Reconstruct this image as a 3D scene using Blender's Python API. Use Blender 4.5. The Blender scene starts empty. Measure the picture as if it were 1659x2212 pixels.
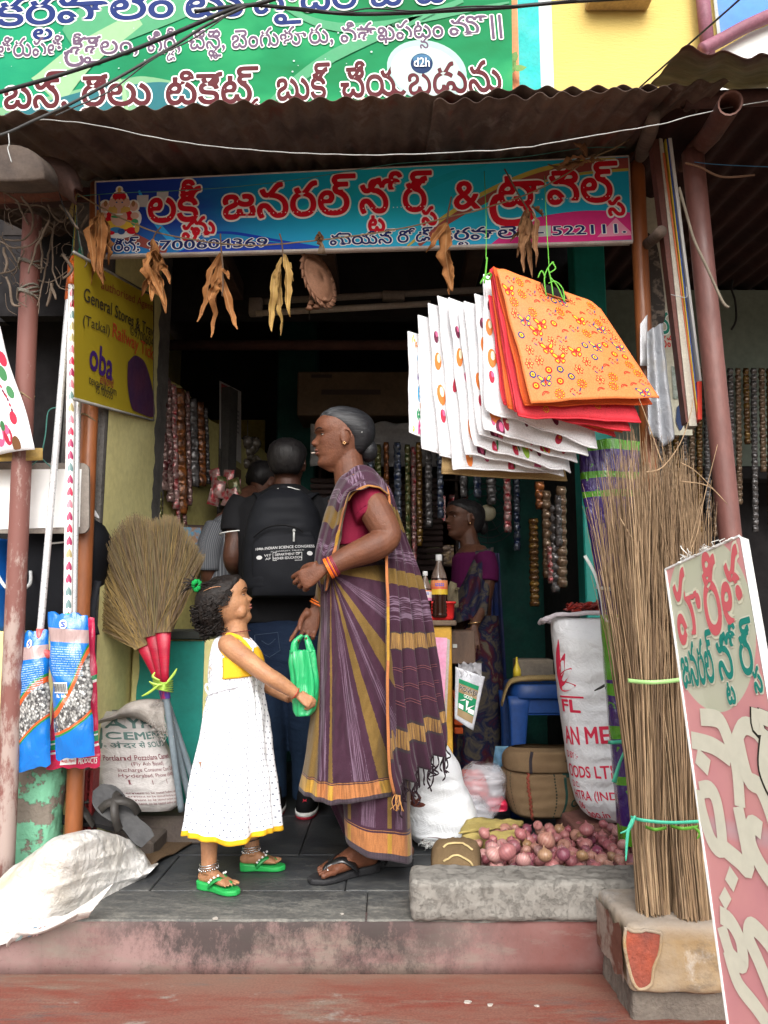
import bpy,bmesh,math,random
from mathutils import Vector,Matrix,noise
R=math.radians
rnd=random.Random(7)
SC=bpy.context.scene
COL=SC.collection
V=Vector
# ------------------------------------------------------------ camera, sky, sun, exposure
CAMZ,PITCH,F,CU,CV=.83,R(7.8),1664.,829.5,1106.
cam=bpy.data.objects.new('camera',bpy.data.cameras.new('camera'))
COL.objects.link(cam)
cam.location=(0,0,CAMZ)
cam.rotation_euler=(R(90)+PITCH,0,0)
cam.data.sensor_fit='HORIZONTAL'
cam.data.sensor_width=36
cam.data.lens=36*F/1659
cam.data.clip_start=.05
cam.data.clip_end=500
SC.camera=cam
W=bpy.data.worlds.new("World")
SC.world=W
W.use_nodes=True
wt=W.node_tree
sky=wt.nodes.new('ShaderNodeTexSky')
sky.sky_type='NISHITA'
sky.sun_disc=False
SUN_EL,SUN_AZ=R(38),R(176)
sky.sun_elevation=SUN_EL
sky.sun_rotation=SUN_AZ
sky.dust_density=6
sky.air_density=1.0
sky.ozone_density=.6
hs=wt.nodes.new('ShaderNodeHueSaturation')
hs.inputs['Saturation'].default_value=.22
wt.links.new(sky.outputs[0],hs.inputs['Color'])
wt.links.new(hs.outputs[0],wt.nodes['Background'].inputs[0])
wt.nodes['Background'].inputs[1].default_value=.15
sl=bpy.data.lights.new('sun','SUN')
sl.energy=.85
sl.angle=R(55)
sl.color=(1,.97,.92)
so=bpy.data.objects.new('sun',sl)
COL.objects.link(so)
sd=V((math.sin(SUN_AZ)*math.cos(SUN_EL),math.cos(SUN_AZ)*math.cos(SUN_EL),math.sin(SUN_EL)))
so.rotation_euler=sd.to_track_quat('Z','Y').to_euler()
so.location=sd*30
SC.view_settings.view_transform='Standard'
SC.view_settings.look='None'
SC.view_settings.gamma=1
SC.view_settings.exposure=.84
SC.cycles.use_denoising=True
SC.cycles.max_bounces=8
# ------------------------------------------------------------ measuring helpers
FW=V((0,math.cos(PITCH),math.sin(PITCH)))
UP=V((0,-math.sin(PITCH),math.cos(PITCH)))
def P(u,v,y):
 d=FW*F+V((u-CU,0,0))+UP*(CV-v)
 return V((0,0,CAMZ))+d*(y/d.y)
def PZ(u,v,z):
 d=FW*F+V((u-CU,0,0))+UP*(CV-v)
 return V((0,0,CAMZ))+d*((z-CAMZ)/d.z)
def lerp(a,b,t):return a+(b-a)*t
def itp(tab,x):
 if x<=tab[0][0]:return tab[0][1]
 for i in range(len(tab)-1):
  (x0,y0),(x1,y1)=tab[i],tab[i+1]
  if x<=x1:
   t=(x-x0)/(x1-x0)
   m0=(y1-tab[i-1][1])/(x1-tab[i-1][0])if i>0 else(y1-y0)/(x1-x0)
   m1=(tab[i+2][1]-y0)/(tab[i+2][0]-x0)if i+2<len(tab)else(y1-y0)/(x1-x0)
   h=x1-x0
   return((2*t**3-3*t*t+1)*y0+(t**3-2*t*t+t)*h*m0+(-2*t**3+3*t*t)*y1+(t**3-t*t)*h*m1)
 return tab[-1][1]
def smooth_path(pts,k=6):
 pts=[V(p)for p in pts]
 if len(pts)<3:return[pts[0].lerp(pts[-1],i/k)for i in range(k+1)]
 out=[]
 for i in range(len(pts)-1):
  p0=pts[max(i-1,0)];p1=pts[i];p2=pts[i+1];p3=pts[min(i+2,len(pts)-1)]
  for j in range(k):
   t=j/k
   out.append(.5*((2*p1)+(p2-p0)*t+(2*p0-5*p1+4*p2-p3)*t*t+(3*p1-p0-3*p2+p3)*t**3))
 out.append(pts[-1])
 return out
def nz(p,s=1.):return noise.noise(V(p)*s)
# ------------------------------------------------------------ mesh builder
class M:
 def __init__(s):s.v,s.f,s.mi,s.uv=[],[],[],[]
 def add(s,vs,fs,mi=0,uv=None):
  b=len(s.v)
  s.v+=[V(p)for p in vs]
  s.uv+=list(uv)if uv else[(0.,0.)]*len(vs)
  for i,f in enumerate(fs):
   s.f.append(tuple(b+k for k in f));s.mi.append(mi[i]if isinstance(mi,list)else mi)
  return s
 def mesh(s,name):
  me=bpy.data.meshes.new(name)
  me.from_pydata([tuple(p)for p in s.v],[],s.f)
  me.polygons.foreach_set('material_index',s.mi)
  ul=me.uv_layers.new(name='UVMap')
  d=[0.]*(2*len(me.loops))
  for i,l in enumerate(me.loops):
   d[2*i],d[2*i+1]=s.uv[l.vertex_index]
  ul.data.foreach_set('uv',d)
  return me
 def build(s,name,mats,parent=None,smooth=True,solid=0,label=None,sub=0,fixn=True,off=0):
  me=s.mesh(name)
  for m_ in(mats if isinstance(mats,(list,tuple))else[mats]):me.materials.append(m_)
  if fixn:
   b=bmesh.new();b.from_mesh(me);bmesh.ops.recalc_face_normals(b,faces=b.faces);b.to_mesh(me);b.free()
  me.polygons.foreach_set('use_smooth',[smooth]*len(me.polygons))
  return link(me,name,parent,solid,label,sub,off)
def link(me,name,parent=None,solid=0,label=None,sub=0,off=0):
 o=bpy.data.objects.new(name,me)
 COL.objects.link(o)
 if parent is not None:
  o.parent=parent
  o.matrix_parent_inverse=Matrix.Translation(parent.location).inverted()if parent.type=='EMPTY' else Matrix()
 if solid:
  md=o.modifiers.new('solid','SOLIDIFY');md.thickness=solid;md.offset=off
 if sub:
  md=o.modifiers.new('sub','SUBSURF');md.levels=sub;md.render_levels=sub
 if label:o['label']=label
 return o
def tag(o,label,cat,group=None):
 o['label']=label;o['category']=cat
 if group:o['group']=group
 return o
def struct(o):o['kind']='structure';return o
def thing(name,label,cat,loc=(0,0,0),group=None):
 o=bpy.data.objects.new(name,None);COL.objects.link(o);o.location=loc
 o.empty_display_size=.1
 return tag(o,label,cat,group)
def copy_thing(o,loc=None,rot=None,label=None,group=None):
 def cp(a,par):
  c=a.copy();COL.objects.link(c)
  if par is not None:c.parent=par
  for ch in[x for x in a.children]:cp(ch,c)
  return c
 r=cp(o,None)
 if loc is not None:r.location=loc
 if rot is not None:r.rotation_euler=rot
 if label:r['label']=label
 if group:r['group']=group
 return r
def bx(m,x0,x1,y0,y1,z0,z1,bev=.004,mi=0,xf=None,seg=1):
 b=bmesh.new()
 bmesh.ops.create_cube(b,size=1)
 for v in b.verts:v.co=V((lerp(x0,x1,v.co.x+.5),lerp(y0,y1,v.co.y+.5),lerp(z0,z1,v.co.z+.5)))
 if bev:bmesh.ops.bevel(b,geom=b.edges[:],offset=bev,segments=seg,affect='EDGES',profile=.5)
 b.verts.index_update()
 vs=[(xf@v.co)if xf else v.co.copy()for v in b.verts]
 fs=[[v.index for v in f.verts]for f in b.faces]
 b.free()
 return m.add(vs,fs,mi)
def frames(pts):
 pts=[V(p)for p in pts]
 T=[]
 for i in range(len(pts)):
  t=pts[min(i+1,len(pts)-1)]-pts[max(i-1,0)]
  T.append(t.normalized()if t.length>1e-9 else V((0,0,1)))
 a=V((0,0,1))if abs(T[0].z)<.9 else V((1,0,0))
 N=(a-T[0]*a.dot(T[0])).normalized()
 out=[]
 for t in T:
  N=N-t*N.dot(t)
  N=N.normalized()if N.length>1e-9 else t.orthogonal().normalized()
  out.append((t,N,t.cross(N)))
 return out
def tube(m,pts,rad,n=8,cap=True,mi=0,flat=1.):
 fr=frames(pts);L=len(pts)
 vs,fs,uv=[],[],[]
 for i,p in enumerate(pts):
  r=rad if isinstance(rad,(int,float))else rad[i]if len(rad)==L else itp([(k/(len(rad)-1),q)for k,q in enumerate(rad)],i/(L-1))
  for k in range(n):
   a=2*math.pi*k/n
   vs.append(V(p)+fr[i][1]*(r*math.cos(a))+fr[i][2]*(r*flat*math.sin(a)));uv.append((k/n,i/max(L-1,1)))
 for i in range(L-1):
  for k in range(n):
   fs.append((i*n+k,i*n+(k+1)%n,(i+1)*n+(k+1)%n,(i+1)*n+k))
 if cap:
  fs.append(tuple(range(n-1,-1,-1)));fs.append(tuple((L-1)*n+k for k in range(n)))
 return m.add(vs,fs,mi,uv)
def loft(m,rings,cap=True,mi=0,uv=None):
 n=len(rings[0]);vs=[p for r in rings for p in r];fs=[]
 for i in range(len(rings)-1):
  for k in range(n):
   fs.append((i*n+k,i*n+(k+1)%n,(i+1)*n+(k+1)%n,(i+1)*n+k))
 if cap:
  fs.append(tuple(range(n-1,-1,-1)));fs.append(tuple((len(rings)-1)*n+k for k in range(n)))
 if uv is None:uv=[(k/n,i/max(1,len(rings)-1))for i in range(len(rings))for k in range(n)]
 return m.add(vs,fs,mi,uv)
def spow(c,e):return math.copysign(abs(c)**e,c)
def ring(c,ax,ay,n=24,e=1.):
 c,ax,ay=V(c),V(ax),V(ay)
 return[c+ax*spow(math.cos(2*math.pi*k/n),e)+ay*spow(math.sin(2*math.pi*k/n),e)for k in range(n)]
def ell(m,c,r,n=12,rot=None,mi=0,k=8):
 c=V(c);vs,fs=[],[]
 r=V(r)if not isinstance(r,(int,float))else V((r,r,r))
 rings=[]
 for i in range(1,k):
  t=math.pi*i/k
  rings.append([V((r.x*math.sin(t)*math.cos(2*math.pi*j/n),r.y*math.sin(t)*math.sin(2*math.pi*j/n),r.z*math.cos(t)))for j in range(n)])
 vs=[V((0,0,r.z))]+[p for q in rings for p in q]+[V((0,0,-r.z))]
 for j in range(n):
  fs.append((0,1+j,1+(j+1)%n));e=1+(k-2)*n
  fs.append((e+j,len(vs)-1,e+(j+1)%n))
 for i in range(k-2):
  for j in range(n):
   a=1+i*n
   fs.append((a+j,a+n+j,a+n+(j+1)%n,a+(j+1)%n))
 if rot is not None:vs=[rot@p for p in vs]
 return m.add([c+p for p in vs],fs,mi)
def grid(m,fn,nu,nv,mi=0,uvf=None,wrap=False):
 vs,fs,uv=[],[],[]
 for j in range(nv+1):
  for i in range(nu+1):
   s,t=i/nu,j/nv
   p=V(fn(s,t));vs.append(p);uv.append(uvf(s,t,p)if uvf else(s,t))
 for j in range(nv):
  for i in range(nu):
   a=j*(nu+1)+i
   fs.append((a,a+1,a+nu+2,a+nu+1))
 return m.add(vs,fs,mi,uv)
def poly(m,pts,mi=0):return m.add(pts,[tuple(range(len(pts)))],mi)
def ribbon(m,pts,w,nrm=None,mi=0,tw=0):
 fr=frames(pts);vs,fs=[],[]
 for i,p in enumerate(pts):
  n_=V(nrm)if nrm is not None else fr[i][1]
  s=fr[i][0].cross(n_).normalized()
  if tw:s=Matrix.Rotation(tw*i,3,fr[i][0])@s
  ww=w if isinstance(w,(int,float))else itp([(k/(len(w)-1),q)for k,q in enumerate(w)],i/(len(pts)-1))
  vs+=[V(p)-s*ww/2,V(p)+s*ww/2]
  if i:fs.append((2*i-2,2*i-1,2*i+1,2*i))
 return m.add(vs,fs,mi)
def fuse(m,name,vox,mats,parent=None,it=4,fac=.5,label=None):
 me=m.mesh(name)
 o=bpy.data.objects.new('tmp',me);COL.objects.link(o)
 a=o.modifiers.new('r','REMESH');a.mode='VOXEL';a.voxel_size=vox;a.use_smooth_shade=True
 if it:
  b=o.modifiers.new('s','SMOOTH');b.factor=fac;b.iterations=it
 dg=bpy.context.evaluated_depsgraph_get();dg.update()
 nm=bpy.data.meshes.new_from_object(o.evaluated_get(dg))
 bpy.data.objects.remove(o);bpy.data.meshes.remove(me)
 nm.name=name;nm.materials.clear()
 for q in(mats if isinstance(mats,(list,tuple))else[mats]):nm.materials.append(q)
 nm.polygons.foreach_set('use_smooth',[True]*len(nm.polygons))
 return link(nm,name,parent,label=label)
# ------------------------------------------------------------ materials
class NT:
 def __init__(s,name):
  s.m=bpy.data.materials.new(name);s.m.use_nodes=True;s.t=s.m.node_tree
  s.b=s.t.nodes['Principled BSDF'];s._tc=None
 def n(s,typ,ins=None,**kw):
  nd=s.t.nodes.new('ShaderNode'+typ)
  for k,v in kw.items():setattr(nd,k,v)
  for k,v in(ins or{}).items():s.set(nd.inputs[k],v)
  return nd
 def set(s,sock,v):
  if isinstance(v,bpy.types.NodeSocket):s.t.links.new(v,sock)
  elif isinstance(v,(tuple,list))and len(v)==3 and sock.type=='RGBA':sock.default_value=(*v,1)
  else:sock.default_value=v
 def tc(s,o='Object'):
  if not s._tc:s._tc=s.n('TexCoord')
  return s._tc.outputs[o]
 def mapv(s,scale=(1,1,1),o='Object',rot=(0,0,0)):
  return s.n('Mapping',{'Vector':s.tc(o),'Scale':scale,'Rotation':rot}).outputs[0]
 def noise(s,scale=5,det=4,vec=None,rough=.55,dist=0):
  return s.n('TexNoise',{'Scale':scale,'Detail':det,'Roughness':rough,'Distortion':dist,'Vector':vec if vec is not None else s.tc()}).outputs[0]
 def ramp(s,fac,stops,const=False):
  r=s.n('ValToRGB',{'Fac':fac});cr=r.color_ramp
  if const:cr.interpolation='CONSTANT'
  while len(cr.elements)<len(stops):cr.elements.new(.5)
  for e,(p,c)in zip(cr.elements,stops):
   e.position=p;e.color=(*c,1)if isinstance(c,(tuple,list))else(c,c,c,1)
  return r.outputs[0]
 def mix(s,fac,a,b,mode='MIX'):
  q=s.n('Mix',data_type='RGBA',blend_type=mode,clamp_factor=True)
  s.set(q.inputs[0],fac);s.set(q.inputs[6],a);s.set(q.inputs[7],b)
  return q.outputs[2]
 def math(s,op,a,b=0.,c=None):
  q=s.n('Math',operation=op);s.set(q.inputs[0],a);s.set(q.inputs[1],b)
  if c is not None:s.set(q.inputs[2],c)
  return q.outputs[0]
 def sep(s,vec):
  q=s.n('SeparateXYZ',{0:vec});return q.outputs
 def bump(s,h,st=.3,d=.01):
  s.set(s.b.inputs['Normal'],s.n('Bump',{'Height':h,'Strength':st,'Distance':d}).outputs[0])
 def fin(s,col,rough=.7,spec=.3,metal=0,**kw):
  s.set(s.b.inputs['Base Color'],col);s.set(s.b.inputs['Roughness'],rough)
  s.set(s.b.inputs['Specular IOR Level'],spec);s.set(s.b.inputs['Metallic'],metal)
  for k,v in kw.items():s.set(s.b.inputs[k],v)
  return s.m
MC={}
def mat(name,c1,c2=None,sc=7,rough=.75,spec=.3,metal=0,bump=.25,bsc=90,st=(1,1,1),spk=.12,lo=.35,hi=.65,bd=.004,**kw):
 if name in MC:return MC[name]
 t=NT(name)
 v=t.mapv(st)
 if c2 is None:c2=tuple(x*.72 for x in c1)
 col=t.mix(t.ramp(t.noise(sc,6,v,.6),[(lo,0.),(hi,1.)]),c1,c2)
 if spk:
  col=t.mix(1.,col,t.ramp(t.noise(sc*13,3,v),[(.3,1-spk),(.7,1+spk)]),'MULTIPLY')
 if bump:t.bump(t.noise(bsc,4,v),bump,bd)
 r=t.ramp(t.noise(sc*3,3,v),[(.3,max(0,rough-.1)),(.7,min(1,rough+.1))])
 MC[name]=t.fin(col,r,spec,metal,**kw)
 return MC[name]
def cloth(name,c1,c2=None,sc=5,weave=500,rough=.9,**kw):
 if name in MC:return MC[name]
 t=NT(name)
 col=t.mix(t.ramp(t.noise(sc,5),[(.35,0.),(.65,1.)]),c1,c2 or tuple(x*.8 for x in c1))
 col=t.mix(1.,col,t.ramp(t.noise(weave,2),[(.3,.85),(.7,1.12)]),'MULTIPLY')
 t.bump(t.noise(weave,2),.15,.002)
 MC[name]=t.fin(col,rough,.15,0,**kw)
 return MC[name]
# ------------------------------------------------------------ lettering (Blender's own built-in text, placed glyph by glyph)
GC={}
def _raw(body,off):
 c=bpy.data.curves.new('g','FONT');c.body=body;c.offset=off;c.resolution_u=3
 o=bpy.data.objects.new('g',c);COL.objects.link(o)
 dg=bpy.context.evaluated_depsgraph_get();dg.update()
 me=bpy.data.meshes.new_from_object(o.evaluated_get(dg))
 vs=[v.co.xy.copy()for v in me.vertices];fs=[tuple(p.vertices)for p in me.polygons]
 bpy.data.objects.remove(o);bpy.data.curves.remove(c);bpy.data.meshes.remove(me)
 return vs,fs
def glyph(ch,off):
 k=(ch,off)
 if k not in GC:
  if ch==' ':GC[k]=([],[],.3)
  else:
   vs,fs=_raw(ch,off)
   if('a',ch)not in GC:
    if 'bar' not in GC:GC['bar']=max(p.x for p in _raw('|',0)[0])
    GC[('a',ch)]=max(p.x for p in _raw(ch+'|',0)[0])-GC['bar']
   GC[k]=(vs,fs,GC[('a',ch)])
 return GC[k]
SIGNS='ాిీుూెేైొోౌ'
def lay(s,track=0.):
 out,x,i=[],0.,0
 while i<len(s):
  ch=s[i]
  a=glyph(ch,0)[2]
  out.append((ch,x,0,1,1));x1=x+a;i+=1
  isT=0x0c15<=ord(ch)<=0x0c39
  below=0
  while isT and i<len(s)and(s[i]=='్' or s[i]in SIGNS):
   if s[i]=='్':
    if i+1<len(s)and 0x0c15<=ord(s[i+1])<=0x0c39:
     sub=s[i+1];w=glyph(sub,0)[2];q=.52
     if sub=='ర':out.append(('~ra',x,0,a,1))
     elif sub in 'సమ':
      out.append((sub,x1-.16,-.3,q,q));x1+=w*q-.24
     else:out.append((sub,x+(a-w*q)/2+.04,-.4,q,q))
     i+=2;continue
    out.append(('్',x+a,0,1,1));i+=1;continue
   g=s[i]
   ad=glyph(g,0)[2]
   out.append((g,x+a,0,1,1));x1+=max(0,ad);i+=1
  x=x1+track
 return out,x
def text(m,s,O,X,Y,h,off=0.,z=.001,width=None,mi=0,track=0.,sx=1.):
 bold,off=off,0.;nd=12 if bold>.03 else 6
 """write s with its baseline starting at O, along unit vectors X, Y; h = capital-letter size in metres; width fits the line"""
 O,X,Y=V(O),V(X).normalized(),V(Y).normalized();N=X.cross(Y)
 L,tot=lay(s,track)
 kx=(width/(tot*h))if width else sx
 for q,(ch,dx,dy,ax,ay)in enumerate(L):
  if ch=='~ra':
   a=ax;w=.07;pts=[(a*.75,-.02),(a*.85,-.25),(a*.45,-.36),(-.02,-.3),(-.12,-.05),(-.05,.16),(.06,.2)]
   sp=smooth_path([(p[0],p[1],0)for p in pts],4)
   vs,fs=[],[]
   fr=frames(sp)
   for j,p in enumerate(sp):
    sd_=V((-fr[j][0].y,fr[j][0].x,0))*(w/2+.02)
    vs+=[p.xy-sd_.xy,p.xy+sd_.xy]
    if j:fs.append((2*j-2,2*j-1,2*j+1,2*j))
   ax=ay=1
  else:
   vs,fs,_=glyph(ch,off)
  for e_,(ex,ey)in enumerate([(0,0)]+[(bold*math.cos(k*6.2832/nd),bold*math.sin(k*6.2832/nd))for k in range(nd)]if bold else[(0,0)]):
   m.add([O+X*((dx+p.x*ax+ex)*h*kx)+Y*((dy+p.y*ay+ey)*h)+N*(z+q*.00006+e_*.000006)for p in vs],fs,mi)
 return tot*h*kx
def face(tl,tr,bl):
 return V(bl),(V(tr)-V(tl)),(V(tl)-V(bl))
# ============================================================ SETTING
def setting():
 # road
 t=NT('road_ground')
 c=t.mix(t.ramp(t.noise(3,6),[(.35,0.),(.65,1.)]),(.16,.12,.09),(.26,.2,.15))
 t.bump(t.noise(60,5),.4,.01);g=t.fin(c,.95,.1)
 m=M();poly(m,[(-60,-60,-.46),(60,-60,-.46),(60,60,-.46),(-60,60,-.46)])
 struct(m.build('road',g,smooth=False))
 # platform (shop floor) of dark flagstones
 t=NT('flagstone_floor');v=t.tc()
 xyz=t.sep(v)
 n1=t.noise(3.2,8,t.mapv((1,1.6,1)),.7)
 base=t.mix(t.ramp(n1,[(.35,0.),(.7,1.)]),(.013,.016,.022),(.055,.06,.064))
 scr=t.ramp(t.noise(9,8,t.mapv((1.,2.4,1),rot=(0,0,.5)),.8),[(.5,0.),(.68,1.)])
 fine=t.ramp(t.noise(70,6,None,.7),[(.45,0.),(.7,1.)])
 fr=t.n('MapRange',{'Value':xyz[1],'From Min':2.24,'From Max':2.68,'To Min':1.,'To Max':.1}).outputs[0]
 dust=t.math('MULTIPLY',t.math('ADD',t.math('MULTIPLY',scr,.55),t.math('MULTIPLY',fine,.3)),t.math('ADD',t.math('MULTIPLY',fr,1.1),.2))
 worn=t.math('MULTIPLY',t.math('MULTIPLY',fr,fr),t.ramp(t.noise(6,7,t.mapv((.7,1.6,1)),.7),[(.3,.25),(.65,.95)]))
 dm=t.math('ADD',dust,t.math('MULTIPLY',worn,.6))
 col=t.mix(dm,base,(.24,.23,.2))
 t.bump(t.math('ADD',n1,t.math('MULTIPLY',fine,.3)),.25,.006)
 ro=t.ramp(dm,[(0.,.42),(.5,.8)])
 fm=t.fin(col,ro,.4)
 # slabs: joints run across and towards the back
 m=M()
 ys=[2.27,2.5,2.86,3.4,4.1,5.6]
 m2=M();poly(m2,[(-1.9,2.27,-.004),(2.9,2.27,-.004),(2.9,5.6,-.004),(-1.9,5.6,-.004)])
 xs={0:[-1.9,-.05,2.9],1:[-1.9,-.72,-.12,.65,2.9],2:[-1.9,-.3,.28,2.9],3:[-1.9,-.6,.2,.9,2.9],4:[-1.9,0,2.9]}
 for i in range(5):
  for a,b_ in zip(xs[i][:-1],xs[i][1:]):
   g_=.0014
   zt=rnd.uniform(-.0012,.0012)
   bx(m,a+g_,b_-g_,ys[i]+(g_ if i else 0),ys[i+1]-g_,-.03,zt,.003)
 struct(m.build('floor',fm,smooth=False))
 # step riser (platform front): pink-washed cement with mould
 t=NT('stained_step');v=t.tc();xyz=t.sep(v)
 n=t.noise(5,7,t.mapv((1,1,.7)),.6)
 base=t.mix(t.ramp(n,[(.38,0.),(.62,1.)]),(.17,.097,.09),(.24,.155,.145))
 rx=t.n('MapRange',{'Value':xyz[0],'From Min':.1,'From Max':.6}).outputs[0]
 base=t.mix(t.math('MULTIPLY',rx,t.ramp(t.noise(8,6),[(.3,.5),(.6,1.)])),base,(.15,.05,.042))
 base=t.mix(t.ramp(t.noise(6,8,t.mapv((.6,1,2.2)),.72),[(.5,0.),(.66,.85)]),base,(.2,.165,.14))
 up=t.n('MapRange',{'Value':xyz[2],'From Min':-.12,'From Max':0.}).outputs[0]
 lx=t.n('MapRange',{'Value':xyz[0],'From Min':.45,'From Max':.0}).outputs[0]
 lx2=t.n('MapRange',{'Value':xyz[0],'From Min':-.95,'From Max':-.62}).outputs[0]
 mo=t.math('ADD',t.math('ADD',t.math('MULTIPLY',t.noise(11,9,t.mapv((1.1,1,.7)),.82),.75),t.math('MULTIPLY',t.noise(3.5,3),.28)),t.math('MULTIPLY',up,.12))
 mo=t.math('MULTIPLY',t.ramp(mo,[(.5,0.),(.63,1.)]),t.math('MULTIPLY',t.math('MULTIPLY',lx,lx2),.88))
 speck=t.ramp(t.noise(120,4),[(.62,0.),(.7,.7)])
 col=t.mix(mo,base,(.04,.035,.034))
 col=t.mix(t.math('MULTIPLY',speck,.5),col,(.08,.06,.05))
 drip=t.ramp(t.noise(26,5,t.mapv((1,1,.06)),.7),[(.6,0.),(.78,.5)])
 col=t.mix(t.math('MULTIPLY',drip,lx),col,(.12,.1,.09))
 col=t.mix(t.ramp(xyz[2],[(.0,0.),(1.,0.)]),col,col)
 t.bump(t.math('ADD',t.noise(40,8),mo),.3,.004)
 sm=t.fin(col,.85,.2)
 def slab(m,x0,x1,y0,y1,z0,z1,amp,nx=120):
  # worn slab with softly broken front edge
  prof=[(y1,z0),(y0,z0),(y0,z0+(z1-z0)*.5),(y0,z1-.02),(y0+.004,z1-.006),(y0+.012,z1),(y0+.06,z1),(y1,z1)]
  def fn(s,t_):
   k=t_*(len(prof)-1);i=min(int(k),len(prof)-2);f=k-i
   y=lerp(prof[i][0],prof[i+1][0],f);z=lerp(prof[i][1],prof[i+1][1],f)
   x=lerp(x0,x1,s)
   d=nz((x*9,z*14,y*3))*amp+max(0,nz((x*25,3,z*9))-.35)*amp*1.5
   e=1 if 2<=k<=5.5 else 0
   return(x,y+d*e,z-abs(d)*e*.5)
  grid(m,fn,nx,(len(prof)-1)*2)
 m=M();slab(m,-1.9,1.05,2.262,2.33,-.14,-.0022,.006)
 bx(m,-1.9,2.9,2.33,5.6,-.46,-.034,0)
 struct(m.build('step_riser',sm))
 # lower tread of red oxide cement
 t=NT('red_oxide');v=t.tc()
 n=t.noise(3.4,9,t.mapv((.6,2.2,1)),.72)
 col=t.mix(t.ramp(n,[(.42,0.),(.56,1.)]),(.19,.042,.028),(.2,.085,.062))
 col=t.mix(t.ramp(t.noise(4.5,9,t.mapv((.45,2.4,1)),.76),[(.54,0.),(.66,.8)]),col,(.2,.16,.125))
 col=t.mix(t.ramp(t.noise(7,8,t.mapv((.45,2.,1)),.75),[(.56,0.),(.68,.8)]),col,(.1,.09,.085))
 col=t.mix(t.ramp(t.noise(6,7,t.mapv((.8,1.3,1)),.7),[(.62,0.),(.68,.85)]),col,(.26,.22,.19))
 col=t.mix(1.,col,t.ramp(t.noise(160,3),[(.3,.8),(.7,1.2)]),'MULTIPLY')
 t.bump(t.noise(50,6),.25,.004)
 bk=t.n('MapRange',{'Value':t.math('ADD',t.sep(v)[1],t.math('MULTIPLY',t.noise(7,6),.16)),'From Min':2.19,'From Max':2.34}).outputs[0]
 col=t.mix(t.math('MULTIPLY',bk,.4),col,(.2,.16,.12))
 rm=t.fin(col,t.ramp(n,[(.3,.55),(.7,.85)]),.35)
 m=M();slab(m,-1.9,1.02,1.74,2.262,-.4,-.138,.008)
 struct(m.build('step_tread',rm))
 # lowest step meeting the road
 m=M();slab(m,-1.9,1.4,1.45,1.75,-.46,-.3,.008)
 struct(m.build('lower_step',rm))
setting()
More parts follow.
